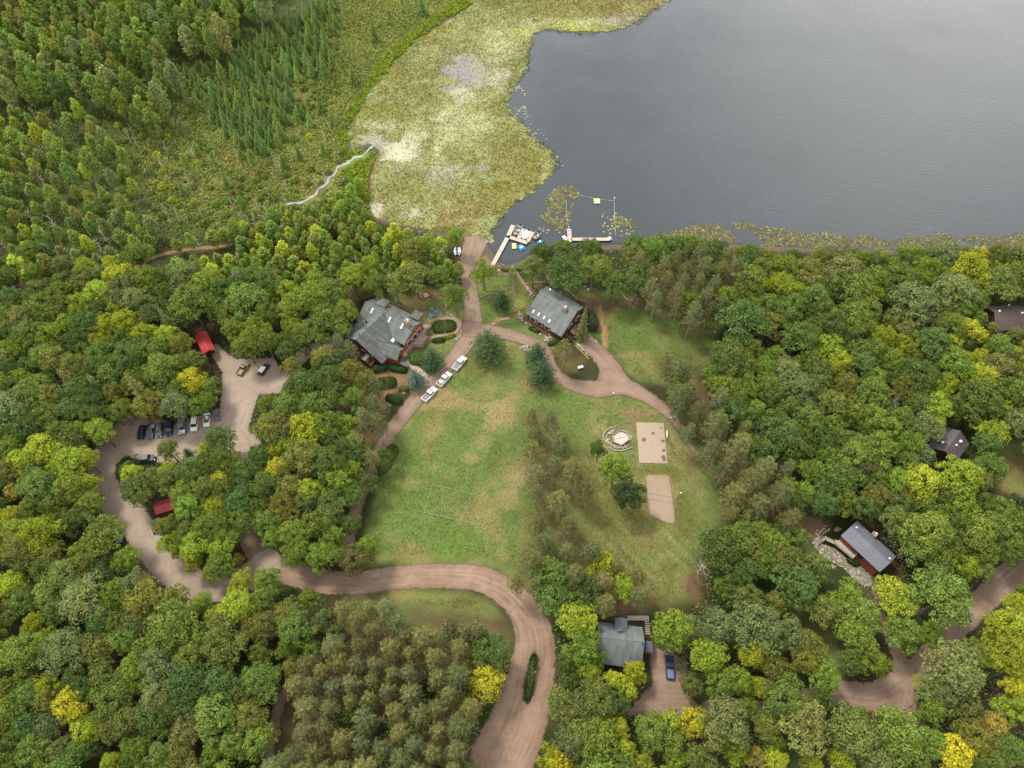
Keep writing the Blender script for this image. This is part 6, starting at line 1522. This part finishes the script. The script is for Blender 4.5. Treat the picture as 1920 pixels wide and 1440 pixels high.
# ------------------------------------------------------------------ boats, docks and floats
WL = -.35
def hull(L_, Wd, H, n=9, stern=.85):
    """open boat hull: sections from stern (-x) to bow; returns outer and inner shells in one MB"""
    mb = MB(); vs = []
    for i in range(n):
        t = i / (n - 1); x = -L_ / 2 + L_ * t
        w = Wd / 2 * (stern + (1 - stern) * min(1, t * 2.2)) * (1 - max(0, (t - .55) / .45) ** 2.2 * .96); zk = .02 + .35 * H * max(0, (t - .6) / .4) ** 2; zt = H * (1 + .18 * t * t)
        vs.append([(x, -w, zt), (x, -w * .72, zk + .06), (x, 0, zk), (x, w * .72, zk + .06), (x, w, zt), (x, w - .09 * min(1, w * 3), zt), (x, w * .6, zk + .2), (x, -w * .6, zk + .2), (x, -w + .09 * min(1, w * 3), zt)])
    m = 9
    V = [q for sct in vs for q in sct]; F = []
    for i in range(n - 1):
        for k in range(m): F.append((i * m + k, i * m + (k + 1) % m, (i + 1) * m + (k + 1) % m, (i + 1) * m + k))
    F += [tuple(range(m - 1, -1, -1)), tuple((n - 1) * m + k for k in range(m))]
    return mb.add(V, F)
def px_line(a, b, z):
    A, B = W(*a, z), W(*b, z); d = B - A
    return (A + B) / 2, math.atan2(d[1], d[0]), np.linalg.norm(d)
f = zoomf(6.857, 880, 360)
M_hull = paint("boat_grey", srgb(150, 152, 150), .4, .3); M_seat = simple("boat_seat", srgb(70, 66, 62), .7); M_motor = simple("outboard_motor", srgb(40, 40, 44), .4)
def motorboat(a, b, hullm, label, cover=None, seats=True, Wd=1.9):
    c, rz, ln = px_line(a, b, .1)
    r = empty("motor_boat", (c[0], c[1], WL - .12), rz, label, "boat", "boats at the boat dock")
    hull(ln, Wd, .75).build("hull", hullm, r)
    if cover: MB().box((-.1, 0, .78), (ln * .72, Wd * .82, .12), taper=.9).build("cover", cover, r, bevel=.04)
    if seats:
        for x in (-.25, .12): MB().box((x * ln, 0, .6), (.5, Wd * .66, .22)).build("seat", M_seat, r, bevel=.05)
        MB().box((.28 * ln, 0, .72), (.7, Wd * .5, .08)).build("bow_deck", hullm, r)
        MB().box((.0 * ln, Wd * .2, .85), (.4, .4, .5)).build("console", M_white, r, bevel=.05)
    MB().box((-ln / 2 - .12, 0, .72), (.36, .34, .7)).build("motor", M_motor, r, bevel=.06)
    return r
motorboat(f(655, 425), f(580, 570), M_hull, "grey open fishing boat with dark seats, moored at the dock's outer side", Wd=2.0)
motorboat(f(765, 490), f(690, 620), P_white, "white boat under a white cover between the two finger piers", M_white, False, 1.9)
r = motorboat(f(890, 515), f(835, 610), M_hull, "grey boat with pale railings moored outside the last finger pier", Wd=2.1)
c, rz, ln = px_line(f(1205, 560), f(1250, 625), 0)
r = empty("rowing_boat", (c[0], c[1], WL - .1), rz, "small white boat tied beside the swimming dock's corner", "boat")
hull(ln, 1.1, .5).build("hull", P_white, r); MB().box((0, 0, .38), (.3, .85, .06)).build("seat", M_hull, r)
def dock(name, label, parts, mat, z=.12):
    c0 = W(*f(*parts[0][0]), z)
    r = empty(name, (c0[0], c0[1], WL), 0, label, "dock")
    for nm, in_w, a, b_ in [(p[3], p[2], p[0], p[1]) for p in parts]:
        A, B = W(*f(*a), z), W(*f(*b_), z); c = (A + B) / 2; d = B - A; ln = np.linalg.norm(d); rz = math.atan2(d[1], d[0])
        o = MB().box((0, 0, 0), (ln, in_w, .14)).build(nm, mat, r, loc=(c[0] - c0[0], c[1] - c0[1], z - WL), rz=rz)
        for sx in (-.46, .46):
            for sy in (-.5, .5):
                MB().tube([(sx * ln, sy * in_w, -1.3), (sx * ln, sy * in_w, .35)], .05, n=6).build("pile", M_trim, o)
    return r
m, t, b = new_mat("dock_boards")
tc = N(t, "ShaderNodeTexCoord"); sp = N(t, "ShaderNodeSeparateXYZ"); t.links.new(tc.outputs["Object"], sp.inputs[0])
fr = mth(t, 'FRACT', mth(t, 'MULTIPLY', sp.outputs[0], 3.2)); wn = N(t, "ShaderNodeTexWhiteNoise", noise_dimensions='1D'); t.links.new(mth(t, 'FLOOR', mth(t, 'MULTIPLY', sp.outputs[0], 3.2)), wn.inputs["W"])
cc = ramp(t, wn.outputs["Value"], [(0, gc(216, 190, 170)), (1, gc(238, 226, 212))])
t.links.new(mixc(t, mth(t, 'LESS_THAN', fr, .1), cc.outputs[0], (*gc(120, 96, 82), 1)), b.inputs["Base Color"]); b.inputs["Roughness"].default_value = .85
M_board = m
dock("boat_dock", "long plank boat dock with two finger piers running out from the landing", [((300, 940), (502, 565), 1.25, "walkway"), ((492, 585), (562, 428), 1.3, "outer_pier"), ((500, 575), (745, 655), 1.25, "cross_walk"), ((632, 600), (694, 475), 1.2, "finger_pier"), ((752, 640), (812, 515), 1.1, "finger_pier")], M_board)
sd = dock("swimming_dock", "T shaped plank swimming dock with a white end board by the roped bathing area", [((1284, 480), (1290, 640), 1.3, "walkway"), ((1306, 608), (1790, 608), 1.2, "pier")], M_board)
p = W(*f(1805, 590), .5); MB().box((p[0] - sd.location[0], p[1] - sd.location[1], .7), (1.1, 1.3, .5), .5, taper=.7).build("end_board", M_white, sd, bevel=.05)
p = W(*f(1285, 485), .4); MB().box((p[0] - sd.location[0], p[1] - sd.location[1], .75), (.8, .6, .4), 0, taper=.7).build("ladder_seat", M_skyl, sd, bevel=.05)
M_yel = simple("yellow_float", gc(236, 228, 150), .6, var=.06); M_cyan = simple("blue_plastic", gc(70, 176, 220), .4, var=.1)
def raft(a, size, rz, label):
    p = W(*f(*a), 0); r = empty("swim_raft", (p[0], p[1], WL), rz, label, "raft")
    MB().box((0, 0, .22), (size[0], size[1], .14)).build("deck", M_yel, r, bevel=.03)
    for sy in (-1, 1): MB().box((0, sy * size[1] * .36, .02), (size[0] * .92, size[1] * .2, .3)).build("float", M_trim, r, bevel=.05)
raft((1640, 112), (1.9, 2.2), 0.05, "pale yellow swimming raft afloat inside the roped bathing area")
raft((577, 690), (1.3, 2.2), .05, "pale yellow raft afloat next to the blue paddle boat")
p = W(*f(665, 708), 0); r = empty("paddle_boat", (p[0], p[1], WL), radians(118), "bright blue paddle boat moored below the boat dock", "paddle boat")
for sy in (-1, 1): hull(2.6, .75, .5).build("pontoon", M_cyan, r).location = (0, sy * .5, -.08)
MB().box((-.1, 0, .42), (1.8, 1.1, .14)).build("deck", M_cyan, r, bevel=.04)
for sy in (-.3, .3): MB().box((-.35, sy, .6), (.45, .45, .3)).build("seat", M_white, r, bevel=.06)
p = W(*f(918, 636), 0); r = empty("paddle_boat", (p[0], p[1], WL), .4, "small pale blue paddle boat half hidden below the last grey boat", "paddle boat")
hull(2.0, .9, .45).build("hull", M_cyan, r); MB().box((-.2, 0, .4), (.5, .6, .25)).build("seat", M_white, r, bevel=.05)
def rope(pts, label):
    P = [W(*f(*q), 0) for q in pts]; r = empty("swim_rope", (P[0][0], P[0][1], WL), 0, label, "rope")
    L0 = np.array([P[0][0], P[0][1], 0]); Q = [p - L0 for p in P]
    MB().tube([(q[0], q[1], .04) for q in Q], .022, n=4).build("line", M_white, r)
    for a, b_ in zip(Q, Q[1:]):
        k = max(2, int(np.linalg.norm(b_ - a) / 1.1))
        for i in range(1, k):
            q = a + (b_ - a) * i / k; MB().ball((q[0], q[1], .05), .085, 8, 5).build("buoy", M_white if i % 3 else M_cyan, r)
rope([(1285, 480), (1262, 350), (1245, 240), (1250, 120)], "buoy rope running out from the swimming dock past the lily bed")
rope([(1400, 25), (1500, 45), (1630, 75), (1760, 92), (1862, 106)], "buoy rope along the outer side of the bathing area by the yellow raft")
rope([(1862, 106), (1868, 240), (1874, 420), (1886, 560)], "buoy rope down the open side of the bathing area to the shore")
p = W(*f(1862, 106), 0); r = empty("corner_post", (p[0], p[1], WL - .8), 0, "pale post standing in the lake at the bathing area's corner", "post")
MB().tube([(0, 0, 0), (0, 0, 2.0)], .07, n=6).build("post", M_white, r); MB().box((0, 0, 2.05), (.3, .3, .25)).build("cap", M_lamp, r)
f9 = zoomf(12, 840, 440)
for (a, m_, lb) in ((170, P_white, "white canoe on the landing, left of the blue canoe"), (214, simple("blue_canoe", gc(110, 160, 200), .4), "blue canoe lying between two white canoes"), (256, P_white, "white canoe on the landing beside the blue canoe and the shrubs")):
    c, rz, ln = px_line(f9(a, 290), f9(a - 2, 475), .2)
    r = empty("canoe", (c[0], c[1], gzat(c[0], c[1]) + .02), rz, lb, "canoe", "canoes on the landing")
    mb = MB(); n = 9; vs = []
    for i in range(n):
        tt = i / (n - 1); w = .42 * (1 - abs(2 * tt - 1) ** 2.2) + .02; x = -ln / 2 + ln * tt; e = abs(2 * tt - 1) ** 3 * .12
        vs += [(x, -w, .38 + e), (x, -w * .75, .08 + e), (x, w * .75, .08 + e), (x, w, .38 + e), (x, w * .8, .36 + e), (x, 0, .16 + e), (x, -w * .8, .36 + e)]
    fs = [(i * 7 + k, i * 7 + (k + 1) % 7, (i + 1) * 7 + (k + 1) % 7, (i + 1) * 7 + k) for i in range(n - 1) for k in range(7)] + [tuple(range(6, -1, -1)), tuple((n - 1) * 7 + k for k in range(7))]
    mb.add(vs, fs).build("hull", m_, r)
    for x in (-.2, .2): MB().box((x * ln, 0, .34), (.2, .66, .04)).build("seat", M_log, r)

# ------------------------------------------------------------------ courts and play things
COURT = WP([(1193.5, 792.5), (1243.8, 793.5), (1250.8, 869.3), (1198.5, 867.8)])
m, t, b = new_mat("court_concrete")
at = N(t, "ShaderNodeAttribute", attribute_name="gcol"); tc = N(t, "ShaderNodeTexCoord"); n1 = noise(t, 1.2, 6, .65, tc.outputs["Object"])
vm = N(t, "ShaderNodeVectorMath", operation='SCALE'); t.links.new(at.outputs["Color"], vm.inputs[0]); t.links.new(mth(t, 'MULTIPLY_ADD', n1.outputs["Fac"], .4, .8), vm.inputs["Scale"]); t.links.new(vm.outputs[0], b.inputs["Base Color"]); b.inputs["Roughness"].default_value = .9
fc = zoomf(6.547, 1100, 780)
def court_color(P):
    c = np.tile(gc(194, 174, 149), (len(P), 1))
    o, ux, uy = COURT[0], COURT[1] - COURT[0], COURT[3] - COURT[0]
    a = (P - o) @ ux / (ux @ ux); d = (P - o) @ uy / (uy @ uy); lw, lh = np.linalg.norm(ux), np.linalg.norm(uy)
    for k in (1 / 3, 2 / 3): c[np.abs(a - k) * lw < .07] = gc(198, 177, 156)
    for k in (.2, .4, .6, .8): c[np.abs(d - k) * lh < .07] = gc(198, 177, 156)
    for (x, y, r_) in ((912, 145, 14), (815, 215, 18), (698, 297, 30), (938, 310, 24), (945, 425, 20), (940, 505, 26), (950, 540, 24)):
        q = np.array(W2(*fc(x, y))); s = ppm(*fc(x, y)) * 6.547
        dd = np.hypot(*(P - q).T) / (r_ / s) + .8 * (fbm(P[:, 0], P[:, 1], .8) - .5)
        c = c + (gc(104, 82, 84) - c) * (.85 * sstep(1.3, .7, dd))[:, None]
    return c
tag(sheet("concrete_court", lambda P: (poly_sdf(P, COURT), P[:, 0] * 0), bnds(COURT, pad=1), .13, m, .1, .0, colfn=court_color), "pale jointed concrete slab with dark stains", None)
SAND = WP([(1208, 892), (1216, 889), (1250, 889), (1257, 894), (1264, 940), (1268, 978), (1262, 985), (1248, 982), (1230, 974), (1216, 966), (1211, 930)])
M_sand = dirt_mat("court_sand", gc(180, 157, 132), gc(190, 168, 144), gc(166, 142, 120), .15, .35)
sheet("sand_court", lambda P: (poly_sdf(P, SAND), P[:, 0] * 0), bnds(SAND, pad=3), .14, M_sand, .35)
def strip(pts, w, z, mb):
    for a, b_ in zip(pts, pts[1:]):
        A, B = W(*a), W(*b_); c = (A + B) / 2; d = B - A
        mb.box((c[0], c[1], gzat(c[0], c[1]) + z), (np.linalg.norm(d) + w, w, .02), math.atan2(d[1], d[0]))
m, t, b = new_mat("field_chalk"); b.inputs["Base Color"].default_value = (.21, .26, .14, 1); b.inputs["Roughness"].default_value = .9
SW_ = [(811, 909), (913, 933), (899.5, 984), (795, 961)]
mb = MB(); strip(SW_ + SW_[:1], .09, .14, mb); strip([(834, 914.5), (826, 968)], .07, .14, mb); strip([(884, 926), (872, 977.5)], .07, .14, mb)
tag(mb.build("field_markings", m), kind="structure")
# hoop
p = W(*fc(985, 305), 0); z = gzat(p[0], p[1])
r = empty("basketball_hoop", (p[0], p[1], z), radians(178), "basketball hoop with a white board on the concrete court's right side", "basketball hoop")
MB().tube([(0, 0, 0), (0, 0, 3.0), (.5, 0, 3.5)], .08, n=8).build("pole", M_black, r)
MB().box((.6, 0, 3.4), (.06, 1.7, 1.1)).build("backboard", M_white, r)
mb = MB(); mb.tube([(.9 + .23 * cos(k * pi / 6), .23 * sin(k * pi / 6), 3.05) for k in range(13)], .02, n=4).build("rim", M_tail, r)
# volleyball net
p, q = W(*fc(700, 985), 0), W(*fc(1104, 1050), 0); c = (p + q) / 2; d = q - p; ln = np.linalg.norm(d)
r = empty("volleyball_net", (c[0], c[1], gzat(c[0], c[1])), math.atan2(d[1], d[0]), "volleyball net on two dark posts across the sand court", "volleyball net")
for sx in (-.5, .5): MB().tube([(sx * ln, 0, 0), (sx * ln, 0, 2.45)], .07, n=6).box((sx * ln, 0, 2.5), (.2, .2, .12)).build("post", M_black, r)
mb = MB()
for zz in (1.5, 1.75, 2.0, 2.25, 2.42): mb.tube([(-.5 * ln, 0, zz), (.5 * ln, 0, zz)], .012, n=3)
for k in range(41): mb.tube([(-.5 * ln + ln * k / 40, 0, 1.5), (-.5 * ln + ln * k / 40, 0, 2.42)], .008, n=3)
mb.build("net", M_trim, r)
# hexagonal pit with benches round it
hx = [(312, 245), (398, 185), (498, 222), (522, 300), (425, 372), (325, 330)]
Hx = [W(*fc(*q)) for q in hx]; c = sum(Hx) / 6
r = empty("hexagonal_pit", (c[0], c[1], gzat(c[0], c[1])), 0, "hexagonal timber sided pit with a pale sand floor ringed by stones", "play pit")
hp = [q - c for q in Hx]
MB().prism([(q[0] * .97, q[1] * .97, .05) for q in hp], (0, 0, .12)).build("floor", simple("pale_sand", gc(226, 216, 196), .9, var=.08, scale=.8), r)
for i in range(6):
    a, b_ = hp[i], hp[(i + 1) % 6]; mdl = (a + b_) / 2; d = b_ - a
    MB().box((mdl[0], mdl[1], .35), (np.linalg.norm(d), .16, .7), math.atan2(d[1], d[0])).build("side_wall", M_deck, r)
for q in ((400, 215), (490, 265), (330, 290)):
    e = W(*fc(*q)) - c; MB().tube([(0, 0, .2), (e[0] * .9, e[1] * .9, .2)], .035, n=4).build("marker_line", M_log, r)
for arc, lb in (([(205, 300), (204, 240), (240, 185), (290, 152), (350, 138)], "curved pale timber edging around the pit's upper side"), ([(262, 380), (300, 408), (360, 426), (430, 428), (500, 410), (562, 386)], "curved pale timber edging around the pit's lower side")):
    Q = smooth_line([W(*fc(*q)) for q in arc], 3); c0 = Q[len(Q) // 2]
    r = empty("timber_edging", (c0[0], c0[1], gzat(c0[0], c0[1])), 0, lb, "edging")
    MB().tube([(q[0] - c0[0], q[1] - c0[1], .18) for q in Q], .13, n=6).build("log", M_pale_plank, r)
for pts, lb, mt in (([(1165, 548), (1171, 558), (1176, 563), (1184, 564), (1190, 558), (1197, 548)], "low grey log border bent in a V on the pine needles", M_deck), ([(890, 570), (902, 558), (918, 551), (945, 551), (962, 553)], "low log border curving above the silver firs' lawn", M_deck),
                    ([(1078, 648), (1090, 660), (1104, 674)], "straight yellowish timber kerb beside the looping drive", simple("yellow_timber", gc(196, 184, 110), .8)), ([(980, 534), (1000, 530), (1040, 530)], "log retaining edge behind the skylight lodge", M_deck),
                    ([(924, 606), (940, 596), (962, 588), (986, 578)], "timber handrail beside the skylight lodge's walk", M_redwood), ([(1060, 540), (1082, 560), (1100, 566)], "log edge along the skylight lodge's back yard", M_deck)):
    Q = [W(*q) for q in pts]; c0 = Q[0]
    r = empty("log_border", (c0[0], c0[1], gzat(c0[0], c0[1])), 0, lb, "edging")
    MB().tube([(q[0] - c0[0], q[1] - c0[1], .15) for q in Q], .12, n=6).build("log", mt, r)
# boardwalk steps to the drive
f1 = zoomf(12, 690, 640)
r = Bld("timber_walk", "pale plank walk stepping down from the lodge terrace to the drive", "boardwalk", f1(1100, 620))
for k in range(9):
    a = 900 + k * 58; y_ = 480 + k * 42
    p = W(*f1(a, y_), .3); r.part(MB().box((p[0], p[1], .45 - k * .04), (1.35, 1.5, .1), radians(-38)), "plank_step", M_plank if k % 2 else M_pale_plank)
# fire circle
f1 = zoomf(8.727, 640, 540)
c = W(*f1(1385, 125)); r = empty("fire_ring", (c[0], c[1], gzat(c[0], c[1])), 0, "small stone fire ring in the middle of the log benches", "fire ring")
mb = MB()
for k in range(10): mb.box((.6 * cos(k * .628), .6 * sin(k * .628), .14), (.34, .2, .26), k * .628 + pi / 2)
mb.build("stone_ring", M_rock, r); MB().tube([(0, 0, .02), (0, 0, .1)], .5, n=10).build("ash_bed", M_trim, r)
for (a, b_, lb) in (((1370, 55), (1448, 75), "above"), ((1315, 85), (1325, 135), "left of"), ((1320, 178), (1400, 184), "below"), ((1435, 160), (1468, 135), "lower right of"), ((1478, 85), (1465, 130), "right of")):
    p, q = W(*f1(*a)), W(*f1(*b_)); c = (p + q) / 2; d = q - p; ln = np.linalg.norm(d)
    r = empty("log_bench", (c[0], c[1], gzat(c[0], c[1])), math.atan2(d[1], d[0]), f"orange log bench {lb} the fire ring", "bench", "benches round the fire ring")
    MB().box((0, 0, .42), (ln, .34, .12)).build("seat", M_redwood, r, bevel=.02)
    for sx in (-.38, .38): MB().box((sx * ln, 0, .18), (.16, .28, .38)).build("leg", M_log, r)
M_teal = simple("teal_table", gc(120, 160, 150), .6)
for (a, lb) in (((1490, 370), "teal patio table nearest the lodge's back lawn"), ((1545, 415), "teal patio table on the right of the stone patio"), ((1475, 480), "teal patio table nearest the round hedge")):
    p = W(*f1(*a)); r = empty("patio_table", (p[0], p[1], gzat(p[0], p[1]) + .12), .4, lb, "table", "tables on the stone patio")
    MB().tube([(0, 0, .7), (0, 0, .76)], .5, n=14).build("table_top", M_teal, r); MB().tube([(0, 0, 0), (0, 0, .7)], .07, n=6).build("pedestal", M_black, r)
    for k in range(3): MB().box((.75 * cos(k * 2.1), .75 * sin(k * 2.1), .42), (.6, .22, .08), k * 2.1 + pi / 2).build("bench", M_teal, r)
for (a, lb) in (((1165, 830), "round orange table on the lodge terrace, lower of two"), ((1225, 750), "round orange table on the lodge terrace, upper of two")):
    p = W(*f1(*a), 1.2); r = empty("terrace_table", (p[0], p[1], .75), 0, lb, "table", "tables on the lodge terrace")
    MB().tube([(0, 0, .68), (0, 0, .74)], .6, n=14).build("table_top", M_redwood, r); MB().tube([(0, 0, 0), (0, 0, .7)], .07, n=6).build("pedestal", M_log, r)
    for k in range(4): MB().box((.85 * cos(k * 1.57 + .4), .85 * sin(k * 1.57 + .4), .45), (.4, .4, .08), k * 1.57 + .4).box((1.05 * cos(k * 1.57 + .4), 1.05 * sin(k * 1.57 + .4), .75), (.08, .42, .6), k * 1.57 + .4).build("chair_seat", M_redwood, r)
# white markers and lamps on the lawns
def post(px, label, h=1.6, cap=.34):
    p = W(*px); r = empty("lamp_post", (p[0], p[1], gzat(p[0], p[1])), 0, label, "lamp post")
    MB().tube([(0, 0, 0), (0, 0, h)], .06, n=6).build("post", M_black, r); MB().ball((0, 0, h + cap * .5), cap * .6, 10, 7).build("lamp_head", M_white, r)
post(fc(1018, 62), "white headed post above the concrete court, left of a pair"); post(fc(1072, 52), "white headed post above the concrete court, right of a pair")
post((1149, 744), "white headed post on the lawn edge below the looping drive"); post((1317, 609), "white headed post at the east lawn's track end"); post((1337, 629), "white headed post at the east wood's edge")
post(fc(1142, 975), "white headed post right of the sand court", 1.2)
p = W(1088, 691); r = empty("gas_tank", (p[0], p[1], gzat(p[0], p[1])), .3, "small white gas tank on the green loop of the drive", "tank")
MB().tube([(-.7, 0, .6), (-.6, 0, .6), (.6, 0, .6), (.7, 0, .6)], .36, n=12).build("tank", M_white, r, bevel=.04)
for sx in (-.4, .4): MB().box((sx, 0, .14), (.12, .5, .3)).build("foot", M_trim, r)

# hedges and clipped mounds round the lodge
f1 = zoomf(8.727, 640, 540)
def mound(px, lx, ly, H, rz, label, col=(.060, .100, .030), n=2600, leaf=.26):
    p = W(*px, H * .5); me = hedge(int(px[0]), lx, ly, H, n, leaf)
    o = link("hedge", me, None, (p[0], p[1], gzat(p[0], p[1])), rz); o.color = (*col, 1)
    tag(o, label, "hedge", "clipped shrubs round the lodge")
mound(f1(1680, 620), 6.6, 4.4, 1.5, .15, "big oval clipped hedge inside the looping footpath")
mound(f1(1590, 850), 3.6, 1.6, 1.0, .1, "flat green shrub below the looping footpath"); mound(f1(1780, 790), 3.2, 1.2, .8, .4, "yellow flowered border along the footpath's outer curve", (.24, .23, .04))
f2 = zoomf(12, 690, 640)
mound(f2(680, 605), 4.8, 2.2, 1.5, -.2, "long dark clipped hedge below the lodge's entrance gable", (.05, .10, .028)); mound(f2(250, 600), 4.4, 2.2, 1.6, .2, "loose dark shrub under the lodge's balcony", (.055, .11, .04))
mound(f2(400, 920), 5.6, 3.4, 1.6, .15, "large dark clipped mound left of the bluish pine", (.06, .105, .03)); mound(f2(580, 1290), 4.6, 2.4, 1.5, -.35, "dark clipped mound nearest the drive", (.05, .095, .028))
mound(f2(800, 1060), 2.6, 1.8, 1.1, 0, "yellowish shrub ringed with white stones", (.16, .15, .04)); mound(f2(1100, 380), 4.2, 3.6, 2.0, .3, "light green bushes between the terrace and the white pine", (.11, .19, .045))
mound((1040, 640), 4.2, 1.5, 1.1, .5, "low green hedge at the skylight lodge's front corner", (.075, .125, .035)); mound((1002, 618), 3.4, 1.4, .7, -.5, "low shrubs along the skylight lodge's rock bed", (.08, .11, .04))
mound((1600, 1052), 2.6, 1.8, 1.2, -.7, "dark green bush against the cabin's cedar wall", (.05, .09, .03)); mound((958, 505), 6.4, 1.1, .8, 0, "strip of bright grass like shrubs at the landing", (.15, .22, .04))
mound((1112, 600), 2.6, 5.6, 3.6, .1, "tall dark juniper thicket at the skylight lodge's end wall", (.065, .085, .045), 3800, .3)
mound((995, 1270), 1.7, 9.6, .4, -.16, "dark green grass tuft bed on the road's island", (.085, .135, .045), 2600, .3)
mound((725, 860), 3.4, 8.5, 1.6, -.42, "bright bushy strip between the drive and the lawn", (.11, .17, .045), 3400, .36)

# loose stones
rs = np.random.RandomState(77); V, F = [], []
def rocks(pts, n, wid, r0):
    Q = np.array([W2(*q) for q in pts])
    for _ in range(n):
        i = rs.randint(len(Q) - 1) if len(Q) > 1 else 0
        p = Q[i] + (Q[min(i + 1, len(Q) - 1)] - Q[i]) * rs.rand() + rs.randn(2) * wid
        r = r0 * (.5 + .9 * rs.rand()); o = len(V); z = gzat(*p) + .12
        base = unit(np.array([(1, 1, 1), (1, 1, -1), (1, -1, 1), (1, -1, -1), (-1, 1, 1), (-1, 1, -1), (-1, -1, 1), (-1, -1, -1)], float) + .5 * rs.randn(8, 3))
        for q in base: V.append((p[0] + q[0] * r, p[1] + q[1] * r * .8, z + q[2] * r * .55))
        for q in ((0, 1, 3, 2), (4, 6, 7, 5), (0, 4, 5, 1), (2, 3, 7, 6), (0, 2, 6, 4), (1, 5, 7, 3)): F.append(tuple(o + k for k in q))
rocks([(972, 588), (978, 596), (996, 606), (1006, 614)], 70, .5, .42); rocks([(1020, 628), (1027, 634), (1030, 640)], 34, .6, .45); rocks([(978, 650), (990, 656), (996, 652)], 26, .5, .5)
rocks([(1082, 645), (1092, 654), (1104, 670)], 40, .18, .38); rocks([(1112, 640), (1118, 642)], 14, .4, .3); rocks([(834, 570), (838, 586), (848, 594), (860, 600)], 30, .2, .34); rocks([(850, 640), (862, 632), (866, 618)], 22, .15, .3)
rocks([fc(245, 270), fc(250, 320), fc(300, 365), fc(370, 388), fc(440, 388), fc(500, 372)], 110, .22, .34); rocks([fc(340, 180), fc(300, 200), fc(262, 225)], 36, .2, .28); rocks([fc(440, 185), fc(500, 200), fc(535, 260), fc(532, 300)], 40, .12, .3)
f4 = zoomf(10.667, 1520, 960)
rocks([f4(350, 300), f4(180, 420), f4(110, 560), f4(100, 680)], 60, .4, .34); rocks([f4(480, 340), f4(600, 360)], 16, .3, .42); rocks([f4(1360, 430), f4(1580, 620), f4(1760, 860), f4(1790, 930)], 60, .35, .32); rocks([f4(400, 1060), f4(500, 1150)], 14, .2, .36)
rocks([(942, 495), (938, 506), (950, 520)], 12, .4, .36); rocks([(752, 735), (758, 738), (746, 724)], 16, .2, .26); rocks([(1000, 1250), (994, 1292)], 8, .3, .3); rocks([(985, 535), (994, 548), (1000, 556)], 20, .3, .3); rocks([(1095, 540), (1108, 546)], 16, .4, .34); rocks([(726, 770), (730, 760)], 8, .3, .3)
me = mesh_np("garden_stones", V, F, M_rock)
tag(link("garden_stones", me), "pale loose stones edging the beds, paths and pit", "stones", kind="stuff")
